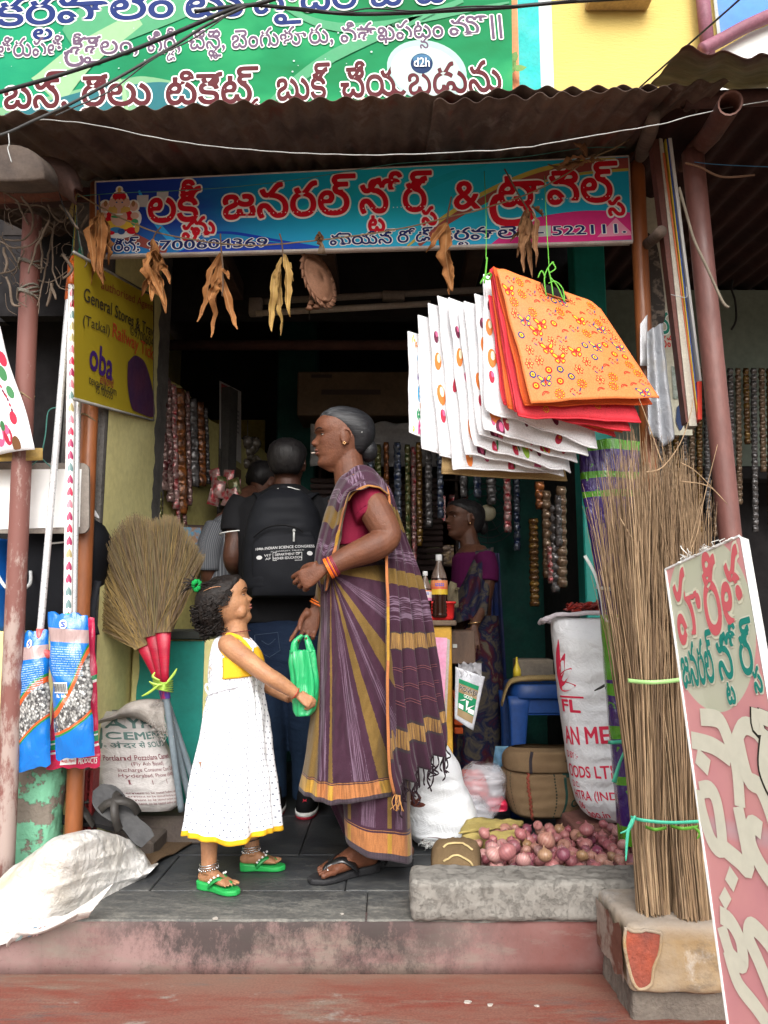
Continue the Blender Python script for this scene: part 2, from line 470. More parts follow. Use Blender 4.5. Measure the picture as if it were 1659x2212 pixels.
# ------------------------------------------------------------ shop shell
YW=mat('yellow_plaster',(.76,.7,.33),(.68,.62,.28),3,.85,bump=.3,bsc=40,spk=.08)
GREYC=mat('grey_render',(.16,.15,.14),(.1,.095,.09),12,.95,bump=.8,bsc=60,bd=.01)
TEAL=mat('teal_paint',(.012,.27,.22),(.01,.2,.17),5,.5,bump=.15,spk=.06,spec=.4)
DARKW=mat('shaded_wall',(.022,.022,.02),(.012,.011,.011),4,.9)  # near-black: the shade deep in the shop is put into the wall colour
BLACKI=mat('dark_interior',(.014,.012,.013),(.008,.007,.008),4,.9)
WOODD=mat('dark_wood',(.06,.035,.025),(.03,.02,.015),5,.75,st=(1,1,8))
PURLIN=mat('rusty_purlin',(.12,.045,.032),(.06,.03,.025),9,.8)
def shell():
 # left partition wall: yellow plaster with a broken grey end
 w=thing('side_wall','yellow plastered side wall with a broken grey cement end on the left of the shop','wall',(-1.1,3.1,0))
 m=M()
 def edge(t_):return 3.42+.03*nz((t_*14,0,0))+.012*nz((t_*60,4,0))
 def fn(s,t_):
  z=lerp(0,2.55,t_)
  y=lerp(2.83,edge(z),s)
  return(-1.04+.003*nz((y*4,z*4,0)),y,z)
 grid(m,fn,30,120)
 m.build('plaster',YW,w)
 m=M();bx(m,-1.2,-1.045,2.8,3.62,0,2.6,.01)
 m.build('cement_core',GREYC,w,smooth=False)
 # inner left wall further back
 w=thing('inner_wall','dim yellow wall behind the hanging sachets deep in the shop','wall',(-1.5,4.3,0))
 m=M();grid(m,lambda s,t_:(-1.42,lerp(3.62,5.2,s),lerp(0,2.7,t_)),8,12)
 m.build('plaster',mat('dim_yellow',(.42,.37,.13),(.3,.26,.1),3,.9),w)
 m=M();bx(m,-1.42,-1.2,3.62,3.72,0,2.7,.005);bx(m,-1.41,-1.33,4.34,4.5,0,2.7,.01);m.build('pier',GREYC,w,smooth=False)
 # back wall
 w=thing('back_wall','dark back wall of the shop behind the shelves','wall',(0,5.2,0))
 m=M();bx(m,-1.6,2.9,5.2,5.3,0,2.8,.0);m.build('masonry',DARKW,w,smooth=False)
 m=M();bx(m,-1.3,-.82,5.17,5.2,1.55,2.18,.003);m.build('yellow_panel',mat('yellow_panel',(.5,.38,.08),(.4,.3,.06),3,.8),w)
 # teal pillar in the back
 m=M();bx(m,-.66,-.42,4.6,4.85,0,2.75,.012)
 tag(m.build('pillar',mat('shaded_teal',(.006,.06,.046),(.004,.036,.03),5,.8),smooth=False),'dark teal square pillar in the gloom behind the man with the rucksack','pillar')
 # right teal jamb between the two shops, and partition behind it
 w=thing('jamb_wall','teal painted door jamb with strings of sachets on its inner face','wall',(1.15,3.4,0))
 m=M();bx(m,.86,1.0,3.3,3.42,0,2.6,.006);m.build('jamb',TEAL,w,smooth=False)
 m=M();bx(m,.93,1.0,3.425,5.2,0,2.6,.004);m.build('partition',DARKW,w,smooth=False)
 m=M();bx(m,.5,.93,4.5,4.56,0,1.9,.004);m.build('inner_panel',mat('shaded_teal',(.006,.06,.046),(.004,.036,.03),5,.8),w,smooth=False)  # darker than the teal of the jamb: interior shade put into the paint
 # right-hand shop: pale green wall band above a dark recess
 w=thing('neighbour_wall','pale grey green wall band over the dark front of the neighbouring shop','wall',(1.9,4.2,0))
 m=M();bx(m,1.0,3.2,4.0,4.1,1.62,2.6,.0);m.build('wall_band',mat('pale_green',(.17,.2,.165),(.13,.16,.13),2,.9),w,smooth=False)
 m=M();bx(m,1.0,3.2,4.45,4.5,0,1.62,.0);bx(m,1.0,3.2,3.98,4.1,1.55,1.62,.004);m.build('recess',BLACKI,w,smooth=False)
 # ceilings
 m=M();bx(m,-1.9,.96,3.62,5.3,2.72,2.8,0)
 struct(m.build('ceiling',mat('shaded_ceiling',(.03,.024,.022),(.018,.015,.014),4,.95),smooth=False))  # ceiling colour also carries the interior shade
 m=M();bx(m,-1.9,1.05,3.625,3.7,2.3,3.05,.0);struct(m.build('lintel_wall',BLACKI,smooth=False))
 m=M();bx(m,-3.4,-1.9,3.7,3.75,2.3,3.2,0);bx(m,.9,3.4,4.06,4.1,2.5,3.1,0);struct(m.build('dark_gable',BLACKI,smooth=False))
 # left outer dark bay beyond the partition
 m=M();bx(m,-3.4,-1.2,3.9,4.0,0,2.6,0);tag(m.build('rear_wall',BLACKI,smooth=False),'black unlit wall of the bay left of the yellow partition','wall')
 # ledge + counter on the left
 w=thing('counter_wall','low masonry counter painted yellow and teal under the grass brooms','counter',(-.9,3.1,0))
 m=M()
 bx(m,-1.03,-.655,3.2,3.5,0,.74,.006);m.build('yellow_front',YW,w,smooth=False)
 m=M()
 a,b_=P(312,1388,3.19),P(440,1388,3.19)
 vs=[]
 for k in range(21):
  z=.735*k/20
  vs.append((a.x-.02*math.sin(z*4)-.015*z+.01*nz((z*9,0,1)),z))
 def fn(s,t_):
  k=t_*20;i=min(int(k),19);x0=lerp(vs[i][0],vs[i+1][0],k-i)
  return(lerp(x0,b_.x,s),3.192,lerp(0,.735,t_))
 grid(m,fn,4,20)
 bx(m,b_.x,b_.x+.002,3.192,3.8,0,.735,0)
 m.build('teal_paintwork',TEAL,w,smooth=False)
 m=M();bx(m,-1.035,b_.x+.01,3.17,3.8,.742,.775,.004);m.build('slab_top',mat('black_slab',(.03,.035,.033),(.05,.055,.05),6,.6),w,smooth=False)
 m=M();bx(m,-1.0,-.62,2.98,3.19,0,.1,.008);bx(m,-1.0,-.8,2.8,2.978,0,.06,.008)
 m.build('low_step',mat('brown_step',(.11,.09,.075),(.07,.055,.05),8,.9,bump=.5),w,smooth=False)
 # yellow/teal outer dado left of the poles
 m=M();bx(m,-2.4,-1.06,2.79,3.2,-.02,.78,.006)
 tag(m.build('dado_wall',YW,smooth=False),'low pale yellow wall left of the orange post, seen behind the mop packets','wall')
 m=M()
 def fn(s,t_):
  a_=2*math.pi*s
  z=lerp(-.01,.4,t_);r=1+.1*nz((math.cos(a_)*2,math.sin(a_)*2,z*9))+.06*nz((math.cos(a_)*9,math.sin(a_)*9,z*30))
  return(-1.17+.075*r*spow(math.cos(a_),.6),2.72+.06*r*spow(math.sin(a_),.6),z)
 grid(m,fn,40,40)
 t=NT('flaking_green');n=t.noise(11,7,None,.65)
 k=t.ramp(n,[(.46,0.),(.49,1.)])
 t.bump(t.math('ADD',t.math('MULTIPLY',k,.6),t.noise(60,5)),.7,.008)
 gm=t.fin(t.mix(k,(.2,.17,.14),(.17,.42,.27)),.9,.15)
 tag(m.build('plaster_stub',gm),'rough stub of wall with flaking pale green paint below the blue packets','wall')
shell()
# ------------------------------------------------------------ posts
def post(name,label,a,b_,r,mt,bow=0,extra=None):
 w=thing(name,label,'post',(a.x,a.y,a.z))
 m=M()
 pts=[a.lerp(b_,i/24)for i in range(25)]
 tube(m,pts,r,20)
 m.build('pipe',mt,w)
 if extra:extra(w,a,b_,r)
 return w
ORG=mat('orange_paint',(.3,.1,.032),(.24,.075,.025),5,.38,spec=.5,st=(1,1,.25),bump=.25,bsc=55)
t_=NT('worn_red_oxide')
_n=t_.noise(16,8,t_.mapv((1.2,1.2,.45)),.72)
_z=t_.n('MapRange',{'Value':t_.sep(t_.tc())[2],'From Min':0.,'From Max':2.,'To Min':.16,'To Max':-.06}).outputs[0]
_k=t_.ramp(t_.math('ADD',_n,_z),[(.56,0.),(.66,1.)])
t_.bump(t_.math('ADD',_k,t_.noise(80,4)),.25,.003)
WRED=t_.fin(t_.mix(_k,t_.mix(t_.noise(3),(.21,.085,.07),(.15,.06,.05)),(.34,.26,.23)),.62,.35)
RRED=mat('brown_red_paint',(.17,.072,.06),(.115,.046,.04),5,.5,spec=.4,st=(1,1,.4),bump=.3,bsc=70)
def twine(name,label,pts,r,mt,cat='string',n=6,par=None):
 m=M();tube(m,smooth_path(pts,8),r,n)
 return tag(m.build(name,mt),label,cat)if par is None else m.build(name,mt,par)
JUTE=mat('jute_twine',(.3,.21,.12),(.2,.14,.08),40,.95,bump=.6,bsc=300)
GREYR=mat('grey_cord',(.2,.19,.16),(.13,.12,.1),30,.95)
def coil(pa,r,k,mt,w,nm='tie'):
 m=M()
 for i in range(k):
  c=pa+V((0,0,.006*i))
  tube(m,[c+V((r*math.cos(a*math.pi/8),r*math.sin(a*math.pi/8),.012*math.sin(a*.7+i)))for a in range(17)],.0035,6)
 m.build(nm,mt,w)
def ex1(w,a,b_,r):
 coil(P(190,905,2.72),r+.003,1,JUTE,w)
 m=M();bx(m,-.017,.017,-.008,.008,-.02,.02,.004,xf=Matrix.Translation(P(209,603,2.68)))
 bx(m,-.02,.02,-.006,.006,-.004,.004,.002,xf=Matrix.Translation(P(208,612,2.675)))
 m.build('insulator',mat('white_porcelain',(.7,.68,.6),None,9,.35),w)
post('orange_post','orange painted steel post left of the opening, beside the mop handles',P(160,1838,2.72)*V((1,1,0)).length/1 if False else V((P(158,1830,2.72).x,2.72,0)),P(213,400,2.72),.029,ORG,extra=ex1)
post('orange_post','orange painted steel post right of the opening, behind the orange bags',V((P(1432,1700,2.72).x,2.72,0)),P(1374,335,2.72),.029,ORG)
def ex2(w,a,b_,r):
 coil(P(62,640,2.55),r+.004,5,GREYR,w);coil(P(64,575,2.55),r+.004,3,GREYR,w);coil(P(50,858,2.55),r+.002,1,JUTE,w);coil(P(47,897,2.55),r+.002,1,JUTE,w)
post('worn_post','worn red oxide post with flaking paint at the far left edge',V((P(10,1860,2.55).x,2.55,0)),P(70,470,2.55),.032,WRED,extra=ex2)
post('brown_post','brownish red steel post on the right, in front of the neighbouring shop',V((P(1650,1900,2.45).x,2.45,0)),P(1496,330,2.45),.036,RRED)
# ------------------------------------------------------------ roofs
t=NT('rusty_sheet');v=t.mapv((1,.5,1))
n=t.noise(3.5,9,v,.7)
col=t.ramp(n,[(.3,(.03,.022,.019)),(.46,(.07,.045,.037)),(.56,(.12,.085,.068)),(.64,(.1,.055,.038)),(.75,(.17,.13,.11))])
col=t.mix(t.ramp(t.noise(9,7,v,.7),[(.55,0.),(.7,.7)]),col,(.2,.17,.15))
col=t.mix(t.ramp(t.noise(5,6,t.mapv((2,.6,1))),[(.62,0.),(.7,.7)]),col,(.13,.03,.022))
t.bump(t.noise(45,6),.3,.004)
RUST=t.fin(col,.8,.3)
def corr(nm,label,fl,fr_,bl,br,per,amp,cat='roof',mt=RUST,nv=14,jit=.9):
 L=(V(fr_)-V(fl)).length;nw=L/per
 m=M()
 def fn(s,t_):
  p=V(fl).lerp(V(fr_),s).lerp(V(bl).lerp(V(br),s),t_)
  lip=max(0,.12-t_)/.12
  w=amp*math.sin(2*math.pi*nw*s)*(1+.2*nz((s*9,2,0)))
  return p+V((0,lip*.012*nz((s*16,0,7)),w+jit*amp*(1.3*nz((s*7,t_*3,1))+lip*.9*nz((s*24,0,3))+.5*nz((s*15,t_*6,6)))))
 grid(m,fn,int(nw*10),nv)
 o=m.build(nm,mt,solid=.0015)
 return tag(o,label,cat)if label else o
fl,fr_=P(-420,262,2.15),P(1575,176,2.15)
def rb(p,y):return V((p.x,y,p.z+.27*(y-p.y)))
corr('tin_roof','rusty corrugated tin awning roof over the shop opening',fl,fr_,rb(fl,3.8),rb(fr_,3.8),.077,.0085)
# second sheet laid over the first (visible overlap seam)
fl2,fr2=P(937,216,2.14)-V((0,0,.006)),P(1452,186,2.14)-V((0,0,.004))
corr('tin_roof','second rusty tin sheet lapped over the awning roof from the middle to the right',fl2,fr2,rb(fl2,3.7)+V((0,0,.014)),rb(fr2,3.7)+V((0,0,.014)),.0745,.008,jit=.9)
corr('tin_roof','reddish corrugated tin roof of the neighbouring shop at upper right',P(1472,104,2.0),P(2100,170,1.9),P(1400,190,2.8),P(2300,200,2.8),.1,.0095,mt=mat('red_rust',(.09,.035,.032),(.05,.025,.022),6,.8))
m=M()
grid(m,lambda s,t_:V((lerp(.92,3.2,s),lerp(2.32,4.05,t_),lerp(2.5,2.62,t_)+.012*math.sin(s*2.3/.1*6.283))),230,8)
tag(m.build('roof_underside',mat('maroon_ceiling',(.04,.014,.012),(.025,.01,.009),5,.9),solid=.002),'dark maroon corrugated ceiling over the neighbouring shop','roof')
# purlins and rafters
def pole(nm,label,pts,r,mt=PURLIN,cat='beam',hollow=False,n=14):
 w=thing(nm,label,cat,pts[0])
 m=M();pts=[V(p)for p in pts]
 if hollow:
  tube(m,pts,r,n,cap=False);tube(m,pts,r*.86,n,cap=False)
  e0=len(m.v)-len(pts)*n;
  for k in range(n):
   m.f.append((k,(k+1)%n,e0+(k+1)%n,e0+k));m.mi.append(0)
  fr=frames(pts)[0]
  m.build('pipe',mt,w,fixn=False)
  m=M();c=pts[0].lerp(pts[1],.6);m.add(ring(c,fr[1]*r*.85,fr[2]*r*.85,n),[tuple(range(n))]);m.build('bore_shade',BLACKI,w)  # black disc stands in for the shade inside the hollow pipe
 else:
  tube(m,pts,r,n);m.build('round_pole',mt,w)
 return w
BRN=mat('brown_pipe',(.13,.055,.04),(.08,.04,.032),7,.65)
pole('roof_pipe','hollow brown pipe end pointing out under the roof at upper right',[P(1578,222,2.0),P(1535,290,2.3),P(1478,350,2.75),P(1440,400,3.2)],.034,BRN,hollow=True)
pole('roof_pipe','rounded wooden pole end sticking out above the right end of the shop sign',[P(1413,252,2.25),P(1403,285,2.4),P(1385,335,2.68),P(1370,370,3.0)],[.02,.027,.027,.027],mat('grey_timber',(.13,.095,.075),(.08,.06,.05),8,.85,st=(1,6,1)))
pole('roof_pipe','horizontal reddish pipe running right under the upper tin roof',[P(1476,217,2.3),P(1560,214,2.3),P(1800,204,2.3)],.027,mat('maroon_pipe',(.09,.04,.035),(.06,.03,.028),7,.7),hollow=True)
m=M();bx(m,-1.8,1.0,2.79,2.84,2.44,2.5,.004,xf=Matrix.Rotation(-.012,4,'Y'));tag(m.build('head_beam',mat('maroon_beam',(.07,.022,.02),(.04,.018,.016),5,.8),smooth=False),'maroon beam running behind the top of the shop sign','beam')
for i,(x,lb)in enumerate([(-.72,'dark wooden rafter above the left of the opening, nearest the yellow wall'),(-.25,'dark wooden rafter above the hanging tube lamp, middle of the three'),(.4,'dark wooden rafter above the white bags, rightmost of the three')]):
 m=M();bx(m,x-.035,x+.035,2.87,3.58,2.38 if i else 2.36,2.45,.004)
 tag(m.build('rafter',WOODD,smooth=False),lb,'rafter')  # plain dark wood, same as the shelf boards
pole('roof_batten','dark timber batten slung across the back of the ceiling',[(-1.4,4.2,2.36),(.3,4.25,2.38),(.9,4.3,2.36)],.03,mat('faded_red_batten',(.13,.06,.05),(.08,.04,.035),6,.8))
pole('roof_batten','bare branch pole slung over the sachets at the left wall',[(-1.42,3.75,1.72),(-1.0,4.3,1.68),(-.5,4.8,1.6)],.014,WOODD)
# ------------------------------------------------------------ building behind
def building():
 w=thing('upper_building','yellow building with teal and orange corner bands rising behind the tin roof','building',(1.2,3.8,2.5))
 def sl(u0,u1,nm,mt,y=3.75,dy=.1,top=4.7):
  x0,x1=P(u0,100,y).x,P(u1,100,y).x
  m=M();bx(m,x0,x1,y,y+dy,2.75,top,.0);m.build(nm,mt,w,smooth=False)
 t=NT('yellow_roughcast')
 n=t.noise(28,8,t.mapv((.6,1,3)),.7)
 t.bump(n,.6,.01)
 cr=t.ramp(t.noise(10,9,t.mapv((.55,1,4)),.8),[(.66,0.),(.72,.5)])
 ym=t.fin(t.mix(cr,t.mix(t.noise(2),(.66,.5,.17),(.58,.43,.13)),(.25,.19,.1)),.9,.15)
 sl(1194,2000,'yellow_wall',ym)
 sl(1120,1166,'teal_band',mat('bright_teal',(.01,.42,.4),(.01,.36,.35),4,.6),3.73,.12)
 sl(1166,1194,'white_band',mat('white_band',(.6,.63,.62),(.45,.5,.5),6,.7,st=(1,1,.3)),3.74)
 sl(1085,1120,'orange_band',mat('orange_band',(.72,.27,.12),(.65,.22,.1),4,.7),3.7,.15)
 m=M();bx(m,-3.5,P(1085,100,3.7).x,3.76,3.85,2.75,4.7,0);m.build('plain_wall',mat('grey_wall',(.4,.4,.36),None,3,.9),w,smooth=False)
 m=M();bx(m,P(1268,5,3.7).x,P(1405,5,3.7).x,3.6,3.75,P(1300,10,3.7).z,P(1300,-40,3.7).z,.01);m.build('sunshade',mat('sunshade',(.55,.38,.2),None,5,.85),w,smooth=False)
 # window bay with purple frame
 f=M()
 PU=mat('purple_trim',(.26,.1,.14),(.2,.08,.11),5,.6)
 tube(f,[P(1513,-60,3.68),P(1530,120,3.68)],.035,12)
 tube(f,smooth_path([P(1515,108,3.66),P(1560,85,3.66),P(1610,58,3.66),P(1690,22,3.66)],6),.034,12)
 fo=f.build('window_frame',PU,w)
 m=M();poly(m,[P(1542,-60,3.72),P(1720,-60,3.72),P(1720,20,3.72),P(1556,76,3.72)]);m.build('pane',mat('blue_pane',(.02,.13,.62),(.03,.2,.7),2,.3,bump=0,spk=.05),fo,smooth=False)
 m=M();poly(m,[P(1535,-60,3.71),P(1542,-60,3.71),P(1557,76,3.71),P(1550,80,3.71)]);m.build('pale_edge',mat('pale_edge',(.4,.42,.4),None,5,.6),fo,smooth=False)
 m=M();poly(m,[P(1560,105,3.715),P(1620,70,3.715),P(1760,15,3.715),P(1760,320,3.715),P(1490,320,3.715),P(1520,140,3.715)]);m.build('white_wall',mat('white_lime',(.82,.82,.8),(.78,.78,.76),3,.8,spk=.03),w,smooth=False)
 # sprig growing from the wall
 m=M();a=P(1108,150,3.66)
 tube(m,smooth_path([P(1106,158,3.66),P(1109,140,3.64),P(1108,118,3.65)],4),.004,6)
 for(u,v,du,dv)in[(1122,147,16,-2),(1110,123,6,-14),(1104,150,-2,12),(1108,138,4,8)]:
  c=P(u,v,3.64);s=3.9/F
  pts=[c+V((du*s*k,0,-dv*s*k))for k in(-1,-.4,.3,1)]
  ribbon(m,pts,[.004,.045,.04,.003],(0,-1,.2))
 m.build('leaf_sprig',mat('leaf_green',(.09,.2,.04),(.13,.26,.06),20,.6),w)
building()
# ============================================================ SIGNS AND HANGING THINGS
INK=lambda n,c,r=.6:mat('ink_'+n,c,c,3,r,bump=0,spk=.04,spec=.12 if r>.4 else .35)
WHITE=INK('white',(.78,.78,.76));NAVY=INK('navy',(.012,.022,.12));RED=INK('red',(.55,.008,.022))
NG=M
def words(par,nm,mats,items,y,fill=.016,line=.05,z=.0015):
 """items: (text, u0, v0, u1, v1, letter height in px)"""
 for s,u0,v0,u1,v1,h in items:
  a,b_=M(),M()
  O,E=P(u0,v0,y),P(u1,v1,y);X=E-O
  Y=V((-X.z,0,X.x)).normalized()
  hh=h*(P(u0,v0-1,y)-P(u0,v0,y)).length
  if line:
   text(a,s,O,X,Y,hh,line,z,X.length)
   o=a.build(nm+'_outline',mats[1],par,smooth=False,fixn=False)
  text(b_,s,O,X,Y,hh,fill,z+.0012,X.length)
  b_.build(nm,mats[0],par,smooth=False,fixn=False)
def shape(m,pts,y,mi=0):poly(m,[P(u,v,y)for u,v in pts],mi)
def curve2(pts,k=6):return[(p.x,p.y)for p in smooth_path([(a,b_,0)for a,b_ in pts],k)]
def band(m,pts,w0,y,mi=0):
 q=smooth_path([(a,b_,0)for a,b_ in pts],8);n=len(q);vs,fs=[],[]
 for i,p in enumerate(q):
  d=(q[min(i+1,n-1)]-q[max(i-1,0)]).normalized();nn=V((-d.y,d.x,0))
  w=itp([(k/(len(w0)-1),x)for k,x in enumerate(w0)],i/(n-1))/2
  for s_ in(1,-1):
   e=p+nn*w*s_;vs.append(P(e.x,e.y,y))
  if i:fs.append((2*i-2,2*i-1,2*i+1,2*i))
 m.add(vs,fs,mi)
def shop_sign():
 y=2.68
 w=thing('shop_sign','long blue shop sign with red Telugu letters and a seated deity sticker over the opening','sign',tuple(P(785,450,y)))
 TL,TR,BR,BL=[P(*q,y)for q in((206,394),(1358,338),(1366,520),(209,551))]
 t=NT('sign_print');s=t.sep(t.tc('UV'))
 n=t.noise(3,3,t.mapv((3,1,1),'UV',(0,0,.5)))
 c=t.ramp(t.math('ADD',s[0],t.math('MULTIPLY',t.math('SUBTRACT',n,.5),.12)),[(0.,(.012,.03,.26)),(.17,(.015,.05,.36)),(.34,(.008,.32,.55)),(.55,(.012,.46,.6)),(1.,(.015,.38,.62))])
 c=t.mix(t.ramp(s[1],[(.0,.55),(.4,0.)]),c,(.008,.3,.62))
 pm=t.fin(c,.5,.2)
 m=M();m.add([BL,BR,TR,TL],[(0,1,2,3)],0,[(0,0),(1,0),(1,1),(0,1)])
 m.build('panel',pm,w,smooth=False,fixn=False)
 m=M();d=V((0,.035,0));e=V((0,.0015,0));dn=V((0,0,-.008))
 q=[BL+e,BR+e,TR+e,TL+e];q2=[p+d for p in q]
 m.add(q+q2,[(0,1,2,3),(4,7,6,5),(0,4,5,1),(1,5,6,2),(2,6,7,3),(3,7,4,0)])
 tube(m,[BL+dn*.6,BR+dn*.6],.007,6);tube(m,[TL-dn*.3,TR-dn*.3],.003,6);tube(m,[TL,BL],.003,6);tube(m,[TR,BR],.003,6)
 m.build('frame',mat('sign_frame',(.5,.46,.42),(.4,.33,.3),14,.6),w,smooth=False)
 cols=[INK('sky',(.03,.36,.8)),INK('deepblue',(.012,.05,.4)),INK('magenta',(.62,.03,.2)),INK('ochre',(.5,.4,.08)),INK('brickred',(.3,.07,.06)),INK('pinkpale',(.75,.28,.42)),INK('greenblue',(.03,.3,.28)),INK('teal2',(.015,.42,.55))]
 m=M()
 band(m,[(300,412),(330,470),(372,520),(410,546)],[5,11,14,16],y-.0004,0)
 band(m,[(262,500),(300,520),(360,543)],[24,22,10],y-.0005,4)
 band(m,[(420,505),(500,503),(600,520),(700,535)],[1,6,6,2],y-.0004,1)
 shape(m,curve2([(380,546),(450,520),(540,520),(640,528),(700,535)])+[(640,538)],y-.00045,1)
 shape(m,curve2([(1100,496),(1160,470),(1240,457),(1310,455),(1361,459)])+[(1365,518),(1060,528)],y-.0005,2)
 shape(m,[(1290,512),(1330,470),(1362,500),(1364,508)],y-.0008,5)
 band(m,[(905,530),(960,482),(1050,430),(1150,385),(1260,360),(1358,352)],[8,14,16,22,22,24],y-.0004,4)
 band(m,[(880,532),(950,476),(1040,420),(1150,372),(1250,350),(1330,343)],[4,9,9,10,8,5],y-.0006,3)
 band(m,[(1150,398),(1250,376),(1358,366)],[3,6,6],y-.0006,3)
 band(m,[(880,430),(960,385),(1050,356)],[2,16,3],y-.0004,7)
 band(m,[(600,470),(720,430),(860,375)],[2,22,3],y-.0003,7)
 for(u,v)in[(308,435),(351,426)]:shape(m,[(u-12,v-13),(u+13,v-14),(u+12,v+12),(u-13,v+12)],y-.0009,8)
 shape(m,[(1150,489),(1190,487),(1190,510),(1152,512)],y-.0009,8)
 m.build('printed_swirls',cols+[INK('patch',(.5,.5,.52))],w,smooth=False,fixn=False)
 words(w,'red_lettering',(RED,WHITE),[('లక్ష్మీ',318,481,458,476,102),('జనరల్',480,474,758,462,102),('స్టోర్స్',776,461,936,455,102),('&',980,453,1037,450,88),('ట్రావెల్స్',1076,447,1340,434,102)],y,.02,.055)
 words(w,'address_lettering',(NAVY,WHITE),[('రీష్:',245,544,303,542,36),('9700604369',318,541,580,533,28),('మెయిన్',712,530,848,526,36),('రోడ్,',858,525,940,521,36),('కర్లపాలెం',948,521,1148,512,36),('- 522111.',1160,510,1354,503,28)],y,.014,.06)
 # dots and fine line along the foot of the red letters
 m=M()
 for(u0,v0,u1,v1)in[(325,470,385,469),(398,466,445,465),(486,462,560,460),(565,461,660,457),(668,457,745,453),(785,450,840,448),(850,448,925,445),(1085,434,1180,430),(1190,430,1260,427),(1268,426,1325,423)]:
  n_=int((u1-u0)/8)
  for k in range(n_):
   c0=P(lerp(u0,u1,k/n_),lerp(v0,v1,k/n_),y-.0052)
   m.add(ring(c0,(.0022,0,0),(0,0,.0022),6),[tuple(range(6))])
 m.build('white_dots',WHITE,w,smooth=False)
 # die-cut sticker of a seated figure with an elephant head, crown and four arms
 k=M()
 def e(u,v,ru,rv,z,mi,n=14):
  s_=(P(u+1,v,y)-P(u,v,y)).length
  k.add(ring(P(u,v,y-z),(ru*s_,0,0),(0,0,rv*s_),n),[tuple(range(n))],mi)
 for(u,v,ru,rv)in[(258,478,42,38),(258,440,22,32),(258,409,8,8),(227,446,14,16),(288,446,14,16),(256,500,38,16),(222,466,14,16),(292,472,14,20)]:e(u,v,ru,rv,.0025+.00003*rv,0)
 for q,(u,v,ru,rv,mi)in enumerate([(258,475,33,30,1),(240,488,17,12,2),(272,485,18,11,2),(257,470,18,20,3),(256,452,27,9,6),(227,446,9,11,3),(289,446,9,11,3),(228,440,4,7,5),(288,440,4,7,5),(258,433,16,19,5),(258,424,15,10,1),(258,410,4,6,6),(242,438,7,10,3),(274,438,7,10,3),(258,440,11,12,3),(257,455,4,14,3),(253,466,6,4,3),(252,437,2,1.6,4),(264,437,2,1.6,4),(258,428,3,4,1),(222,466,9,8,3),(291,466,9,8,3),(291,480,8,8,7),(250,497,14,7,8),(262,500,8,7,4),(285,498,12,8,1),(236,503,12,5,1),(250,468,10,3,7),(296,492,5,12,6),(258,463,8,2,9),(258,482,12,5,3)]):
  e(u,v,ru,rv,.0045+q*.00008,mi)
 k.build('deity_sticker',[WHITE,RED,INK('yellowcloth',(.75,.5,.06)),INK('skinpink',(.65,.4,.32)),INK('darkblue',(.03,.08,.25)),INK('goldbrown',(.35,.17,.08)),INK('gold',(.6,.38,.1)),INK('leafgreen',(.05,.3,.12)),INK('bluecloth',(.04,.2,.45)),WHITE],w,smooth=False,fixn=False)
shop_sign()
